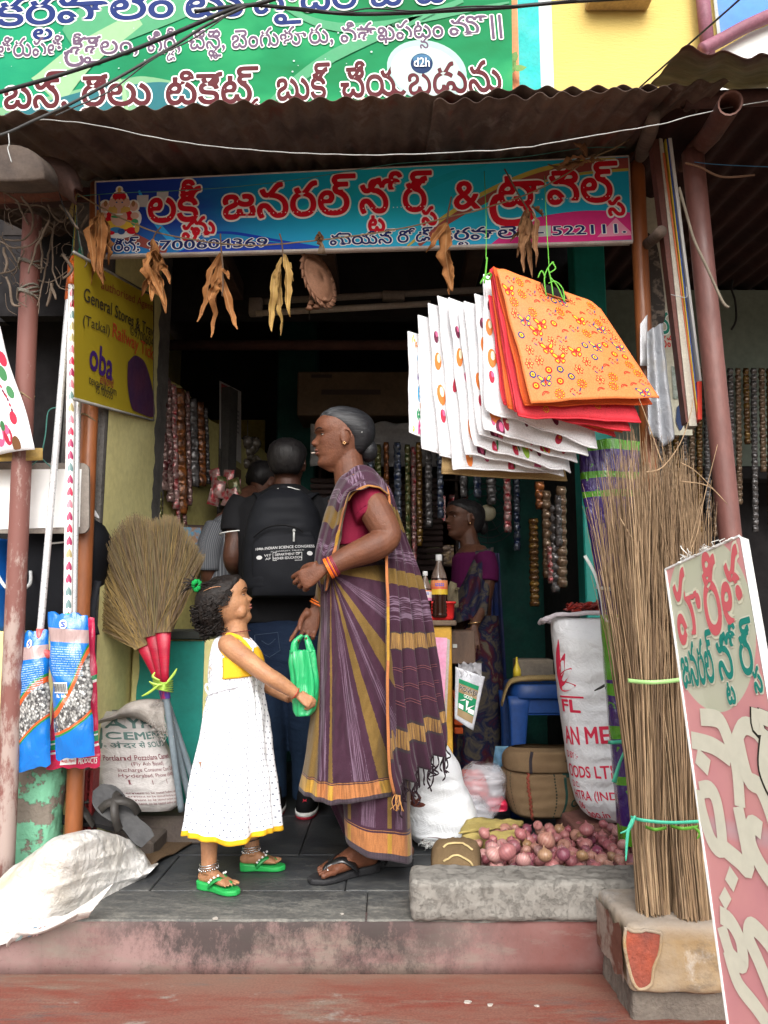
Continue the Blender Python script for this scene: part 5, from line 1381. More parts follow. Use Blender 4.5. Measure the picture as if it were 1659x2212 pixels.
# ---------------- stick brooms
STICK=grassmat('stick_reed',[(.13,.08,.045),(.3,.2,.115),(.21,.135,.078),(.4,.28,.17),(.1,.062,.038),(.27,.18,.105)])
def sbroom(label,bl,br,bv,tl,tr,tv,y0,y1,n,seed,depth=.05):
 cb=P((bl+br)/2,bv,y0)
 w=thing('stick_broom',label,'broom',tuple(cb),'tall stick brooms on the plaster pier')
 r=random.Random(seed);m=M();n_=n
 for i in range(n_):
  q=r.random();d=r.uniform(-1,1);dd=math.sqrt(max(0,1-(2*q-1)**2))*depth
  ub=lerp(bl,br,q);a=P(ub+r.gauss(0,1.5),bv+(0 if d<0 else-22*d)+r.uniform(-10,6)+14*(q-.4),y0+dd*d)
  qt=q+r.gauss(0,.2);qt=qt if-.25<qt<1.25 else r.random()
  L=1-abs(r.gauss(0,.1))-.15*r.random()**2
  ut=lerp(tl,tr,qt)
  vt=lerp(bv,tv+70*abs(2*qt-1)**2,L)
  b_=P(lerp(ub,ut,L),vt,lerp(y0,y1,L)+dd*d*2.2+r.gauss(0,.02))
  # gathered at the straps: stay narrow until 40 %, then spread
  ps=[]
  for k in range(7):
   f=k/6;e=a.lerp(b_,f);nar=math.sin(math.pi*min(1,f*1.3))*.0
   lin=P(lerp(ub,lerp(tl,tr,q)*.45+ub*.55,f**1.7)if False else lerp(ub,ut,f**1.5*L),lerp(bv,vt,f),lerp(a.y,b_.y,f))
   lin.x=lin.x+(a.x-P(ub,bv,y0).x)*(1-f);ps.append(lin if k else a)
  th=r.uniform(.0013,.0029)
  for k in range(1,7):ps[k]+=V((r.gauss(0,.0012),0,0))*k
  if r.random()<.07:
   ps[-1]+=V((r.uniform(-.05,.05),r.uniform(-.04,.0),r.uniform(-.03,.02)))
  col=r.random();b0=len(m.v)
  tube(m,ps,[th,th,th*.95,th*.85,th*.7,th*.5,th*.25],4,cap=False)
  for z in range(b0,len(m.v)):m.uv[z]=(col,0)
 m.build('reeds',STICK,w,smooth=True,fixn=False)
 return w
b1=sbroom('tall stick broom on the left of the pier, flaring in front of the orange post',1378,1452,1978,1290,1452,905,2.08,2.4,620,21,.05)
b2=sbroom('tall stick broom on the right of the pier, partly behind the leaning sign',1458,1545,1990,1375,1512,930,2.06,2.42,620,22,.05)
b3=sbroom('thin stick broom squeezed in at the back next to the leaning sign',1500,1560,1930,1400,1500,1010,2.2,2.44,260,23,.03)
r=random.Random(31);m=M()
for q in([(1340,1120),(1440,1290)],[(1470,1040),(1530,1050),(1572,1090)],[(1395,1020),(1430,1010),(1468,960),(1490,900),(1498,860)],[(1450,1250),(1500,1170),(1520,1080),(1550,960)],[(1470,1270),(1490,1180),(1515,1090)],[(1430,1000),(1395,900),(1380,860)],[(1470,1000),(1505,1020),(1570,1088)]):
 tube(m,smooth_path([P(u,v,2.25)for u,v in q],5),[.0022,.0016,.0008],5)
for z in range(len(m.v)):m.uv[z]=(.5,0)
m.build('stray_reeds',STICK,b2,fixn=False)
def strap(pts,y,wd,mt,label,ends=()):
 m=M();ribbon(m,smooth_path([P(u,v,y+(.0 if k in(0,len(pts)-1)else-.03))for k,(u,v)in enumerate(pts)],6),wd,(0,1,0))
 for e in ends:ribbon(m,smooth_path([P(u,v,y-.02)for u,v in e],5),[wd*.6,wd,wd*.4],(0,1,.3))
 return tag(m.build('plastic_strap',mt,solid=.0008),label,'strap')
LIME=INK('strap_lime',(.32,.55,.2),.4);AQUA=INK('strap_aqua',(.06,.42,.28),.4)
strap([(1356,1470),(1400,1474),(1440,1472),(1472,1468)],2.13,.011,LIME,'pale lime strap round the middle of the stick brooms')
strap([(1362,1765),(1390,1772),(1450,1777),(1520,1774)],2.04,.008,AQUA,'aqua strap with hanging ends round the foot of the stick brooms',([(1366,1768),(1356,1800),(1352,1860)],[(1372,1762),(1360,1790),(1340,1800)]))
strap([(1394,1786),(1415,1792),(1440,1788)],2.03,.008,INK('strap_green',(.1,.3,.03),.4),'thin green tie low on the left stick broom')
strap([(1448,1784),(1475,1790),(1508,1786)],2.02,.008,INK('strap_green',(.1,.3,.03),.4),'thin green tie low on the right stick broom',([(1500,1788),(1512,1800),(1506,1812)],))
# ---------------- leaning advertising board
def leaning():
 w=thing('leaning_sign','leaning pink and cream shop board with Telugu lettering at the right edge','sign',(1.0,1.6,-.46))
 yL,yR=1.72,1.5
 tl,tr=P(1438,1230,yL),P(1597,1158,yR)
 bl=P(1574,2224,yL-.1);br_=tr+(bl-tl)+V((.008,0,0))
 ext=1.17;bl=tl+(bl-tl)*ext;br_=tr+(br_-tr)*ext
 X=tr-tl;N=X.cross(bl-tl).normalized()*-1
 if N.y>0:N=-N
 def mp(s,t_,off=0.):return tl.lerp(tr,s).lerp(bl.lerp(br_,s),t_)+N*off
 t=NT('pink_board');q=t.sep(t.tc('UV'))
 dx=t.math('SUBTRACT',q[0],.47);dy=t.math('MULTIPLY',t.math('SUBTRACT',q[1],.135),3.2)
 el=t.math('ADD',t.math('MULTIPLY',t.math('MULTIPLY',dx,dx),.95),t.math('MULTIPLY',dy,dy))
 edge=t.math('ADD',el,t.math('MULTIPLY',t.math('MULTIPLY',t.noise(2.),0.),1.))
 n=t.noise(6,6)
 pk=t.mix(t.ramp(n,[(.35,0.),(.65,1.)]),(.66,.31,.31),(.6,.27,.29))
 cr=t.mix(t.ramp(n,[(.35,0.),(.7,1.)]),(.5,.53,.4),(.58,.58,.48))
 c=t.mix(t.ramp(edge,[(0.,0.),(.285,1.)],True),cr,pk)
 c=t.mix(t.ramp(t.noise(14,7,t.mapv((1,1,.5))),[(.66,0.),(.76,.6)]),c,(.2,.17,.12))
 band_=t.ramp(t.math('ABSOLUTE',t.math('SUBTRACT',q[1],t.math('ADD',.5,t.math('MULTIPLY',q[0],.03)))),[(0.,.4),(.012,.25),(.02,0.)])
 c=t.mix(band_,c,(.45,.45,.52))
 bm=t.fin(c,.5,.35)
 m=M();m.add([mp(0,0),mp(1,0),mp(1,1),mp(0,1)],[(0,1,2,3)],0,[(0,0),(1,0),(1,1),(0,1)]);m.build('face',bm,w,smooth=False,fixn=False)
 D=-N*.001;side=V((.075,.1,0))*.62
 m=M()
 A=[mp(0,0,-.001),mp(1,0,-.001),mp(1,1,-.001),mp(0,1,-.001)];B=[p+side for p in A]
 m.add(A+B,[(0,1,5,4),(1,2,6,5),(2,3,7,6),(3,0,4,7),(4,5,6,7)])
 tube(m,[mp(0,0),mp(0,1)],.003,6);tube(m,[mp(0,0),mp(1,0)],.003,6)
 m.build('white_frame',mat('white_tin',(.75,.76,.76),(.62,.62,.6),8,.5,lo=.55,hi=.75),w,smooth=False)
 m=M();r=random.Random(8)
 for k in range(30):
  s0=r.choice([r.uniform(.3,.4),r.uniform(.45,.62),r.uniform(.2,.9)]);a=mp(s0,0,.001);q_=[a]
  for j in range(3):q_.append(q_[-1]+V((r.gauss(0,.006),r.gauss(0,.004),r.gauss(.003,.004))))
  ribbon(m,q_,.0018,(r.uniform(-1,1),1,.3))
 for k in range(9):ell(m,mp(r.uniform(.1,.95),0,0),(.008,.004,.003),6,k=4)
 m.build('torn_edge',mat('torn_white',(.7,.7,.68),(.3,.28,.25),20,.9),w,smooth=False,fixn=False)
 mq=lambda s,t_,o:mp(s,1-t_,o)
 PINK=INK('pinkletter',(.6,.13,.15));TL_=INK('tealletter',(.02,.23,.19));CRM=INK('creamletter',(.66,.66,.55));HAL=INK('paleglow',(.66,.66,.52))
 def line(s,s0,tb,s1,h,mats,lab,bold,ol,sl=0):
  if ol:m=M();stext(m,s,mq,s0,1-tb,s1,h,.0012,ol,0,sl);m.build(lab+'_outline',mats[1],w,smooth=False,fixn=False)
  m=M();stext(m,s,mq,s0,1-tb,s1,h,.0026,bold,0,sl);m.build(lab,mats[0],w,smooth=False,fixn=False)
 line('హరిత',.06,.158,.97,.2,(PINK,HAL),'pink_lettering',.014,.05)
 line('జనరల్',.04,.244,.47,.115,(TL_,CRM),'teal_lettering',.016,.045);line('స్టోర్స్',.52,.244,.97,.115,(TL_,CRM),'teal_lettering',.016,.045)
 # the big slanting cream letters below
 def rib(pts,wd,mi=0):
  q_=curve2(pts,5);n_=len(q_);vs,fs=[],[]
  for i,(a,b_)in enumerate(q_):
   d=V((q_[min(i+1,n_-1)][0]-q_[max(i-1,0)][0],3.6*(q_[min(i+1,n_-1)][1]-q_[max(i-1,0)][1]),0)).normalized()
   vs+=[mp(a-d.y*wd/2,b_+d.x*wd/2/3.6,off_[0]),mp(a+d.y*wd/2,b_-d.x*wd/2/3.6,off_[0])]
   if i:fs.append((2*i-2,2*i-1,2*i+1,2*i))
  off_[0]+=.0001;mm.add(vs,fs,mi)
 off_=[.0012];mm=M()
 G=.118
 for pts in([(.2,.305),(.42,.315),(.5,.35),(.55,.4),(.52,.47)],[(.04,.345),(.3,.36),(.5,.385)],[(.08,.375),(.22,.4)],[(.5,.385),(.68,.335),(.82,.34),(.9,.36)],[(.62,.35),(.66,.42),(.78,.44),(.86,.5),(.88,.58),(.8,.6),(.66,.57),(.58,.53),(.62,.5),(.72,.51)],[(.06,.44),(.2,.44),(.26,.47),(.24,.54),(.12,.53),(.05,.47),(.06,.44)],[(.24,.54),(.4,.56),(.52,.57),(.5,.47)],[(.26,.585),(.34,.605)],[(.16,.62),(.22,.64)],
    ([(.1,.66),(.22,.67),(.3,.7),(.28,.735),(.16,.725),(.1,.68)]),[(.13,.72),(.2,.77),(.36,.8),(.5,.83),(.62,.86),(.6,.8),(.48,.73),(.4,.69),(.46,.67),(.6,.69),(.7,.72)],[(.74,.66),(.86,.66),(.94,.69),(1.,.7)],[(.72,.75),(.66,.8),(.78,.88),(.96,.92)],[(.16,.86),(.3,.92),(.5,.99)],[(.36,.85),(.46,.88),(.5,.93),(.5,.99)]):
  rib(pts,G)
 mm.build('cream_lettering',CRM,w,smooth=False,fixn=False)
 off_=[.0016];mm=M()
 for wd,mi in((.15,0),(.1,1)):
  off_=[.0016+.0016*mi]
  for pts in([(.88,.305),(.86,.335),(.93,.335)],[(.93,.335),(.98,.31)],[(1.0,.345),(.9,.375),(.86,.41),(.92,.445),(.995,.43),(.96,.39),(.9,.375)],[(.96,.44),(1.,.47)]):rib([(min(a,.96),b_)for a,b_ in pts],wd,mi)
 mm.build('outlined_numeral',[INK('blackline',(.03,.03,.025)),CRM],w,smooth=False,fixn=False)
leaning()
# ---------------- purple and green polythene roll
def roll():
 w=thing('polythene_roll','tall roll of shiny purple and lime polythene standing behind the stick brooms','roll',tuple(P(1358,1815,2.72)))
 t=NT('purple_film');s=t.sep(t.tc('UV'))
 v=s[1]
 n=t.noise(1.,3,t.mapv((7,24,1),'UV'),dist=.9)
 pat=t.ramp(n,[(.635,0.),(.66,1.)])
 bands=None
 for(c0,hw)in((.988,.008),(.915,.005),(.87,.004),(.44,.03),(.385,.012),(.52,.05),(.28,.014),(.16,.008),(.02,.025)):
  k=t.ramp(t.math('ABSOLUTE',t.math('SUBTRACT',v,c0)),[(0.,1.),(hw,0.)],True)
  bands=k if bands is None else t.math('MAXIMUM',bands,k)
 edge=t.ramp(t.math('ADD',s[0],t.math('MULTIPLY',n,.02)),[(0.,0.),(.035,0.)],True)
 stripe=t.ramp(t.math('ABSOLUTE',t.math('SUBTRACT',s[0],.56)),[(0.,1.),(.018,0.)],True)
 g=t.math('MAXIMUM',t.math('MAXIMUM',bands,t.math('MULTIPLY',pat,.9)),t.math('MULTIPLY',stripe,t.ramp(v,[(0.,1.),(.45,0.)],True)))
 c=t.mix(g,(.03,.008,.12),(.07,.28,.01))
 t.bump(t.noise(10,5,t.mapv((3,3,.8)),dist=1.5),.8,.02)
 pm=t.fin(c,.12,.7,0,**{'Coat Weight':.6,'Coat Roughness':.05})
 tab=[(960,1252,1380),(1050,1256,1378),(1250,1287,1385),(1500,1308,1400),(1820,1338,1425)]
 def fn(s,t_):
  vv=lerp(1820,958,t_);u0=itp([(a,b_)for a,b_,c_ in tab],vv);u1=itp([(a,c_)for a,b_,c_ in tab],vv)
  yc=lerp(2.66,2.6,t_);c_=P((u0+u1)/2,vv,yc);h=(u1-u0)/2*px(vv,yc);a=math.pi+2*math.pi*s
  k=1+.05*math.cos(a*5+t_*2)+.05*nz((math.cos(a)*3,math.sin(a)*3,t_*14))
  return c_+V((h*k*math.cos(a),.06*k*math.sin(a),.006*nz((a,t_*30,0))))
 m=M();grid(m,fn,48,90);m.build('film',pm,w)
 m=M()
 for(v0,mi)in((1268,0),(1600,1)):
  ribbon(m,smooth_path([P(itp([(a,b_)for a,b_,c_ in tab],v0)-2,v0,2.62),P(1320,v0+4,2.56),P(1380,v0-1,2.58)],6),.012,(0,1,0),mi)
 ribbon(m,smooth_path([P(1263,1200,2.56),P(1285,1240,2.54),P(1298,1290,2.53),P(1308,1340,2.53),P(1340,1335,2.53)],6),[.012,.008,.006],(0,1,.2),0)
 ribbon(m,smooth_path([P(1340,1365,2.54),P(1336,1410,2.54),P(1340,1460,2.54),P(1352,1480,2.54)],6),.007,(0,1,.2),0)
 ribbon(m,smooth_path([P(1352,1615,2.52),P(1338,1650,2.52),P(1326,1690,2.52)],6),[.006,.01,.016],(0,1,.2),1)
 m.build('ties',[INK('tie_white',(.55,.58,.56),.35),AQUA],w,solid=.0006)
roll()
# ---------------- soybean sack with chillies on red ledge
def soy():
 m=M();a=P(1243,1790,2.86);rough_block(m,a.x,a.x+.28,2.86,3.2,.0,.09,.003,n=(30,20,12),rad=.01)
 tag(m.build('red_ledge',mat('red_ledge',(.2,.085,.07),(.13,.06,.05),8,.9,bump=.4)),'worn red cement ledge under the soybean meal sack','ledge')
 w=thing('meal_sack','tall white woven sack with red print standing on the red ledge','sack',tuple(P(1280,1755,2.95)))
 tab=[(1768,1290,1400),(1755,1262,1400),(1720,1243,1402),(1650,1228,1402),(1580,1218,1398),(1500,1207,1394),(1420,1198,1390),(1362,1192,1388),(1335,1190,1386)]
 fn=sack_fn(tab,2.96,.12,wr=.008,seed=6)
 WV=weave('white_weave',(.66,.67,.69),(.6,.61,.64),330,(.4,.38,.36),.25)
 def fw(s,t_):
  p=fn(s,t_);a=math.pi+2*math.pi*s
  p.z+=.0035*math.sin(t_*70+6*nz((s*4,t_*4,0)))*(.5+.5*nz((s*7,t_*6,2)));p.y-=.006*math.sin(t_*60+5*s+4*nz((s*5,t_*5,0)))*max(0,nz((s*6,t_*5,8))+.25)
  return p
 m=M();grid(m,fw,72,80);b_=m.build('sack_body',WV,w)
 # rolled rim with chillies
 rim=[fn(k/40,1.0)+V((0,0,.004))for k in range(41)]
 rim=[V((p.x,p.y,p.z+.012*(k/40 if k<20 else 1-k/40)*2+.006*nz((k*.6,0,0))))for k,p in enumerate(rim)]
 c=sum(rim,V((0,0,0)))/41
 rim=[V((c.x+(p-c).x*1.25,c.y+(p-c).y*1.3,p.z+.006*nz((k*.9,5,0))-.02+(.03 if k<20 else .0)*math.sin(k/20*3.14)))for k,p in enumerate(rim)]
 m=M();tube(m,rim,[.009+.005*nz((k*.5,3,3))for k in range(41)],10,cap=False);m.build('rolled_rim',weave('rim_weave',(.5,.46,.5),(.44,.4,.42),300),b_)
 m=M();r=random.Random(3)
 for k in range(90):
  a=r.uniform(0,6.28);q=math.sqrt(r.random());p=c+V((math.cos(a)*.11*q,math.sin(a)*.09*q,.012+r.uniform(0,.03)))
  d=V((r.gauss(0,1),r.gauss(0,1),r.gauss(.15,.4))).normalized()*r.uniform(.02,.035)
  tube(m,smooth_path([p-d,p+V((0,0,.006)),p+d],3),[.002,.006,.005,.001],6)
 ch=m.build('red_chillies',mat('dried_chilli',(.28,.02,.012),(.16,.01,.008),20,.35,spec=.5));tag(ch,'heap of dried red chillies filling the top of the meal sack','chillies');ch['kind']='stuff'
 mp=onface(lambda s,t_:fw(.5*s,t_))
 m=M()
 RP=INK('sackred',(.55,.03,.07),.7)
 def pet(s0,t0,L,wd,ang):
  ca_,sa=math.cos(ang),math.sin(ang);pts=[]
  for k in range(20):
   f=k/19*2;x=f if f<=1 else 2-f;yv=math.sin(math.pi*x**.7)*wd*(1 if f<=1 else-1)*.5
   pts.append(mp(min(.98,max(.02,s0+(x*L*ca_-yv*sa)*.9)),t0+(x*L*sa+yv*ca_)*.55,.0022))
  m.add(pts,[tuple(range(20))])
 for(t0,L,a_)in[(.66,.27,.12),(.67,.29,.62),(.68,.33,1.02),(.69,.4,1.36)]:pet(.05,t0,L,.1,a_)
 for(a0,a1,b0,b1)in[(.04,.33,.612,.62)]:dq(m,mp,a0,b0,a1,b1,0,.002)
 stext(m,'FL',mp,.05,.545,.29,.085,.002,.03);stext(m,'AN MEAL',mp,.04,.385,.66,.115,.002,.025,0,.035)
 stext(m,'D BY :-',mp,.02,.315,.2,.045,.002,.012);stext(m,'OODS LTD.',mp,.01,.225,.56,.08,.002,.02,0,.02)
 stext(m,'D.C.',mp,.04,.175,.16,.04,.002,.01);stext(m,'HTRA (INDIA)',mp,.03,.118,.62,.06,.002,.012,0,.02)
 stext(m,'06',mp,.07,.07,.16,.05,.002,.01);stext(m,'hoo.in',mp,.16,.03,.42,.055,.002,.012,0,.02)
 m.build('red_print',RP,b_,smooth=False)
 m=M();ribbon(m,smooth_path([P(1284,1492,2.82),P(1300,1484,2.8),P(1318,1472,2.8)],4),[.004,.01,.006],(0,1,.3));m.build('dark_tag',mat('dark_ribbon',(.06,.06,.06),None,9,.7),w,solid=.0006)
soy()
# ---------------- onions
def onions():
 r=random.Random(17)
 cols=[((.3,.085,.1),(.2,.04,.07)),((.36,.13,.13),(.28,.07,.09)),((.2,.04,.08),(.13,.02,.05)),((.38,.2,.15),(.3,.11,.09)),((.42,.25,.22),(.34,.12,.15)),((.3,.18,.08),(.2,.1,.045))]
 mats=[]
 for k,(a,b_)in enumerate(cols):
  t=NT('onion_skin');g=t.tc('Object');s=t.sep(g)
  ang=t.math('ARCTAN2',s[1],s[0])
  n1=t.noise(3,3,g)
  st=t.ramp(t.math('ADD',t.math('MULTIPLY',t.math('SINE',t.math('MULTIPLY',ang,17.)),.25),t.noise(28,4,t.mapv((1,1,.25)))),[(.3,0.),(.8,1.)])
  c=t.mix(st,a,b_)
  pale=t.ramp(t.noise(24,5),[(.58,0.),(.68,.6)])
  c=t.mix(pale,c,(.4,.24,.18))
  oi=t.n('ObjectInfo').outputs['Random']
  c=t.mix(t.math('MULTIPLY',oi,.3),c,(.42,.25,.2))
  t.bump(st,.15,.002)
  mats.append(t.fin(c,.36,.45))
 protos=[]
 for k in range(6):
  m=M();rings=[];n=20
  prof=[(.02,-1.0),(.35,-.93),(.72,-.7),(.95,-.32),(1.,.05),(.9,.42),(.65,.72),(.36,.9),(.17,1.04),(.11,1.2),(.07,1.42)]
  for(q,z)in prof:
   rr=[]
   for j in range(n):
    a=2*math.pi*j/n;e=1+.05*nz((math.cos(a)*1.4+k*3,math.sin(a)*1.4,z))+.015*math.cos(a*8)
    rr.append(V((q*e*math.cos(a),q*e*math.sin(a),z*.86+(.12*nz((k,a,z))if z>1 else 0))))
   rings.append(rr)
  loft(m,rings)
  me=m.mesh('onion_skin');me.polygons.foreach_set('use_smooth',[True]*len(me.polygons));me.materials.append(mats[k])
  b=bmesh.new();b.from_mesh(me);bmesh.ops.recalc_face_normals(b,faces=b.faces);b.to_mesh(me);b.free()
  m2=M()
  for j in range(9):
   d=V((r.gauss(0,.1),r.gauss(0,.1),-.22));tube(m2,[V((r.gauss(0,.05),r.gauss(0,.05),-.84)),V((0,0,-.9))+d*.4,V((0,0,-.86))+d],.012,4)
  ro=m2.mesh('roots')
  protos.append(me)
 placed=[]
 def hgt(x,y):return max(0,.055*(1-((x-.62)/.52)**2)+.02)*(1 if y<2.75 else max(0,1-(y-2.75)/.2))
 special={(1095,1840):(.042,0,'large bright crimson onion at the front left of the heap'),(1065,1845):(.033,4,'pale pink onion just left of the large crimson one'),(1177,1847):(.032,5,'round tan onion in the front row of the heap'),(1180,1815):(.04,3,'big papery pale onion behind the round tan one'),(1258,1848):(.026,5,'small brown wrinkled onion right of the tan one'),(1335,1795):(.032,4,'creamy pale onion near the purple roll'),(1268,1792):(.036,0,'rosy pointed onion highest in the middle of the heap'),(1130,1858):(.032,4,'whitish lilac onion low in the front row'),(1217,1845):(.029,2,'glossy deep purple onion between the tan and brown ones'),(1046,1800):(.03,1,'brownish red onion at the left rear corner of the heap')}
 def put(c,rad,k,label):
  o=bpy.data.objects.new('onion',protos[k]);COL.objects.link(o)
  o.location=c;o.rotation_euler=(r.uniform(-1.,1.),r.uniform(-1.,1.),r.uniform(0,6.28));o.scale=(rad,rad,rad*r.uniform(.85,1.02))
  tag(o,label,'onion','red onions heaped behind the kerb');placed.append((V(c),rad))
 for(u,v),(rad,k,lb)in special.items():
  y=2.47 if v>1830 else 2.58 if v>1800 else 2.74
  put(P(u,v,y),rad*.74,k,lb)
 layers=[(.032,150),(.068,170),(.095,60)]
 for z,tries in layers:
  for q in range(tries*9):
   x=r.uniform(.28,.96);y=r.uniform(2.44,2.98)
   if z>.05 and(x<.3+(z-.05)*1.2 or y>2.96-(z-.05)):continue
   if z>.08 and not(.36<x<.95 and 2.55<y<2.9):continue
   if y>2.8 and x>.82:continue
   rad=r.choice([r.uniform(.0165,.021),r.uniform(.02,.027)]);c=V((x,y,z+r.uniform(-.005,.008)))
   if all((c-p).length>(rad+q2)*.9 for p,q2 in placed):
    put(c,rad,r.choice([0,0,1,1,1,2,3,3,4,4,5,2]),'small red onion in the loose heap behind the grey kerb block')
   if len(placed)>295:break
onions()
def mats_under():
 m=M();grid(m,lambda s,t_:(lerp(.26,1.0,s),lerp(2.42,2.98,t_),.004+.003*nz((s*9,t_*9,0))),20,16)
 tag(m.build('onion_mat',burlap('burlap'),solid=.003),'jute sacking spread under the onions','mat')
 # folded jute bundle tied with straw
 w=thing('jute_bundle','folded brown jute sack tied with straw left of the onions','sack',tuple(PZ(980,1870,0)))
 def fn(s,t_):
  u=lerp(926,1040,s)+10*t_*(1-2*s)*.6;a=t_*math.pi
  v0=1868
  p=P(u,v0,2.43);y=lerp(2.43,2.68,.5-.5*math.cos(a));x=P(lerp(932,1038,s),1850,y).x
  e=(1-abs(2*s-1)**4)**.5
  return V((x,y,.006+.125*math.sin(a)**.6*(.55+.45*e)+.006*nz((s*5,t_*5,0))+.003*nz((s*16,t_*14,0))))
 m=M();grid(m,fn,40,36);b_=m.build('folded_jute',burlap('burlap2',(.23,.155,.085),(.17,.115,.06)),w,solid=.004)
 mp=lambda s,t_:fn(s,t_)+V((0,-.004,.006))
 m=M()
 for(t0,bow)in((.2,.06),(.36,.08)):ribbon(m,[mp(.24+.6*k/12,t0+bow*math.sin(math.pi*k/12)-.03*k/12)for k in range(13)],.006,(0,-1,1))
 m.build('straw_ties',mat('straw',(.55,.42,.2),None,20,.8),b_,solid=.0015)
 m=M()
 a=[P(990,1800,2.75),P(1012,1778,2.9),P(1130,1785,2.95),P(1120,1800,2.8),P(1020,1812,2.72)]
 grid(m,lambda s,t_:a[0].lerp(a[2],s).lerp(a[1].lerp(a[2],s),t_)+V((0,0,.02*t_+.008*nz((s*6,t_*5,2)))),16,8)
 grid(m,lambda s,t_:V((lerp(P(1000,1800,2.75).x,P(1140,1800,2.8).x,s),lerp(2.76,2.82,s)+.04*t_,.02+.07*math.sin(math.pi*(.1+.75*t_))+.006*nz((s*9,t_*5,0)))),24,8)
 tag(m.build('straw_mat',mat('straw_mat',(.38,.3,.1),(.28,.22,.07),9,.8,st=(1,1,7),bump=.6),solid=.004),'yellow plaited mat edge curling up behind the onions','mat')
mats_under()
def litter():
 r=random.Random(14)
 spots=[((1010,2166),.012,'pale flake of plaster lying on the red step, left one'),((1058,2172),.009,'small pale flake of plaster lying on the red step beside the larger flake'),((1160,2174),.006,'tiny white chip lying on the red step at the right'),((465,1985),.011,'flat pale pebble on the edge of the shop floor'),((540,1716),.007,'white crumb on the floor by the pipe offcut'),((740,1975),.005,'grey grit crumb on the edge of the shop floor')]
 for(u,v),sz,lb in spots:
  c=PZ(u,v,-.138 if v>2050 else .001);m=M();q=[c+V((sz*r.uniform(.6,1.3)*math.cos(a),sz*.7*r.uniform(.6,1.3)*math.sin(a),.002+.001*r.random()))for a in[k*.7 for k in range(9)]]
  m.add(q+[p-V((0,0,.0025))for p in q],[tuple(range(9)),tuple(range(17,8,-1))]+[(k,(k+1)%9,9+(k+1)%9,9+k)for k in range(9)])
  tag(m.build('litter_flake',mat('pale_flake',(.5,.46,.41),None,40,.9),smooth=False),lb,'debris')
litter()
# ============================================================ HANGING BAGS BY THE RIGHT POST
def qbag(TL,TR,BR,BL,y,yb,seed,bulge=.012,wr=.006):
 def fn(s,t_):
  u=lerp(lerp(BL[0],BR[0],s),lerp(TL[0],TR[0],s),t_);v=lerp(lerp(BL[1],BR[1],s),lerp(TL[1],TR[1],s),t_)
  p=P(u,v,lerp(yb,y,t_)+.05*s)
  e=math.sin(math.pi*s)*math.sin(math.pi*t_)
  p.y+=wr*.7*math.sin(s*5+seed)*math.sin(2.2*t_+seed);p.z-=wr*1.2*abs(nz((s*3+seed,8,seed)))*(1-t_)**2
  n=nz((s*2.5+seed,t_*3,seed*1.7))
  p.y+=-bulge*e+wr*n+wr*.5*nz((s*7+seed,t_*2,3));p.x+=wr*.8*nz((t_*4,seed,1))*(1-s)
  p.z+=wr*.8*nz((s*5,seed,9))*(1-t_)
  return p
 return fn
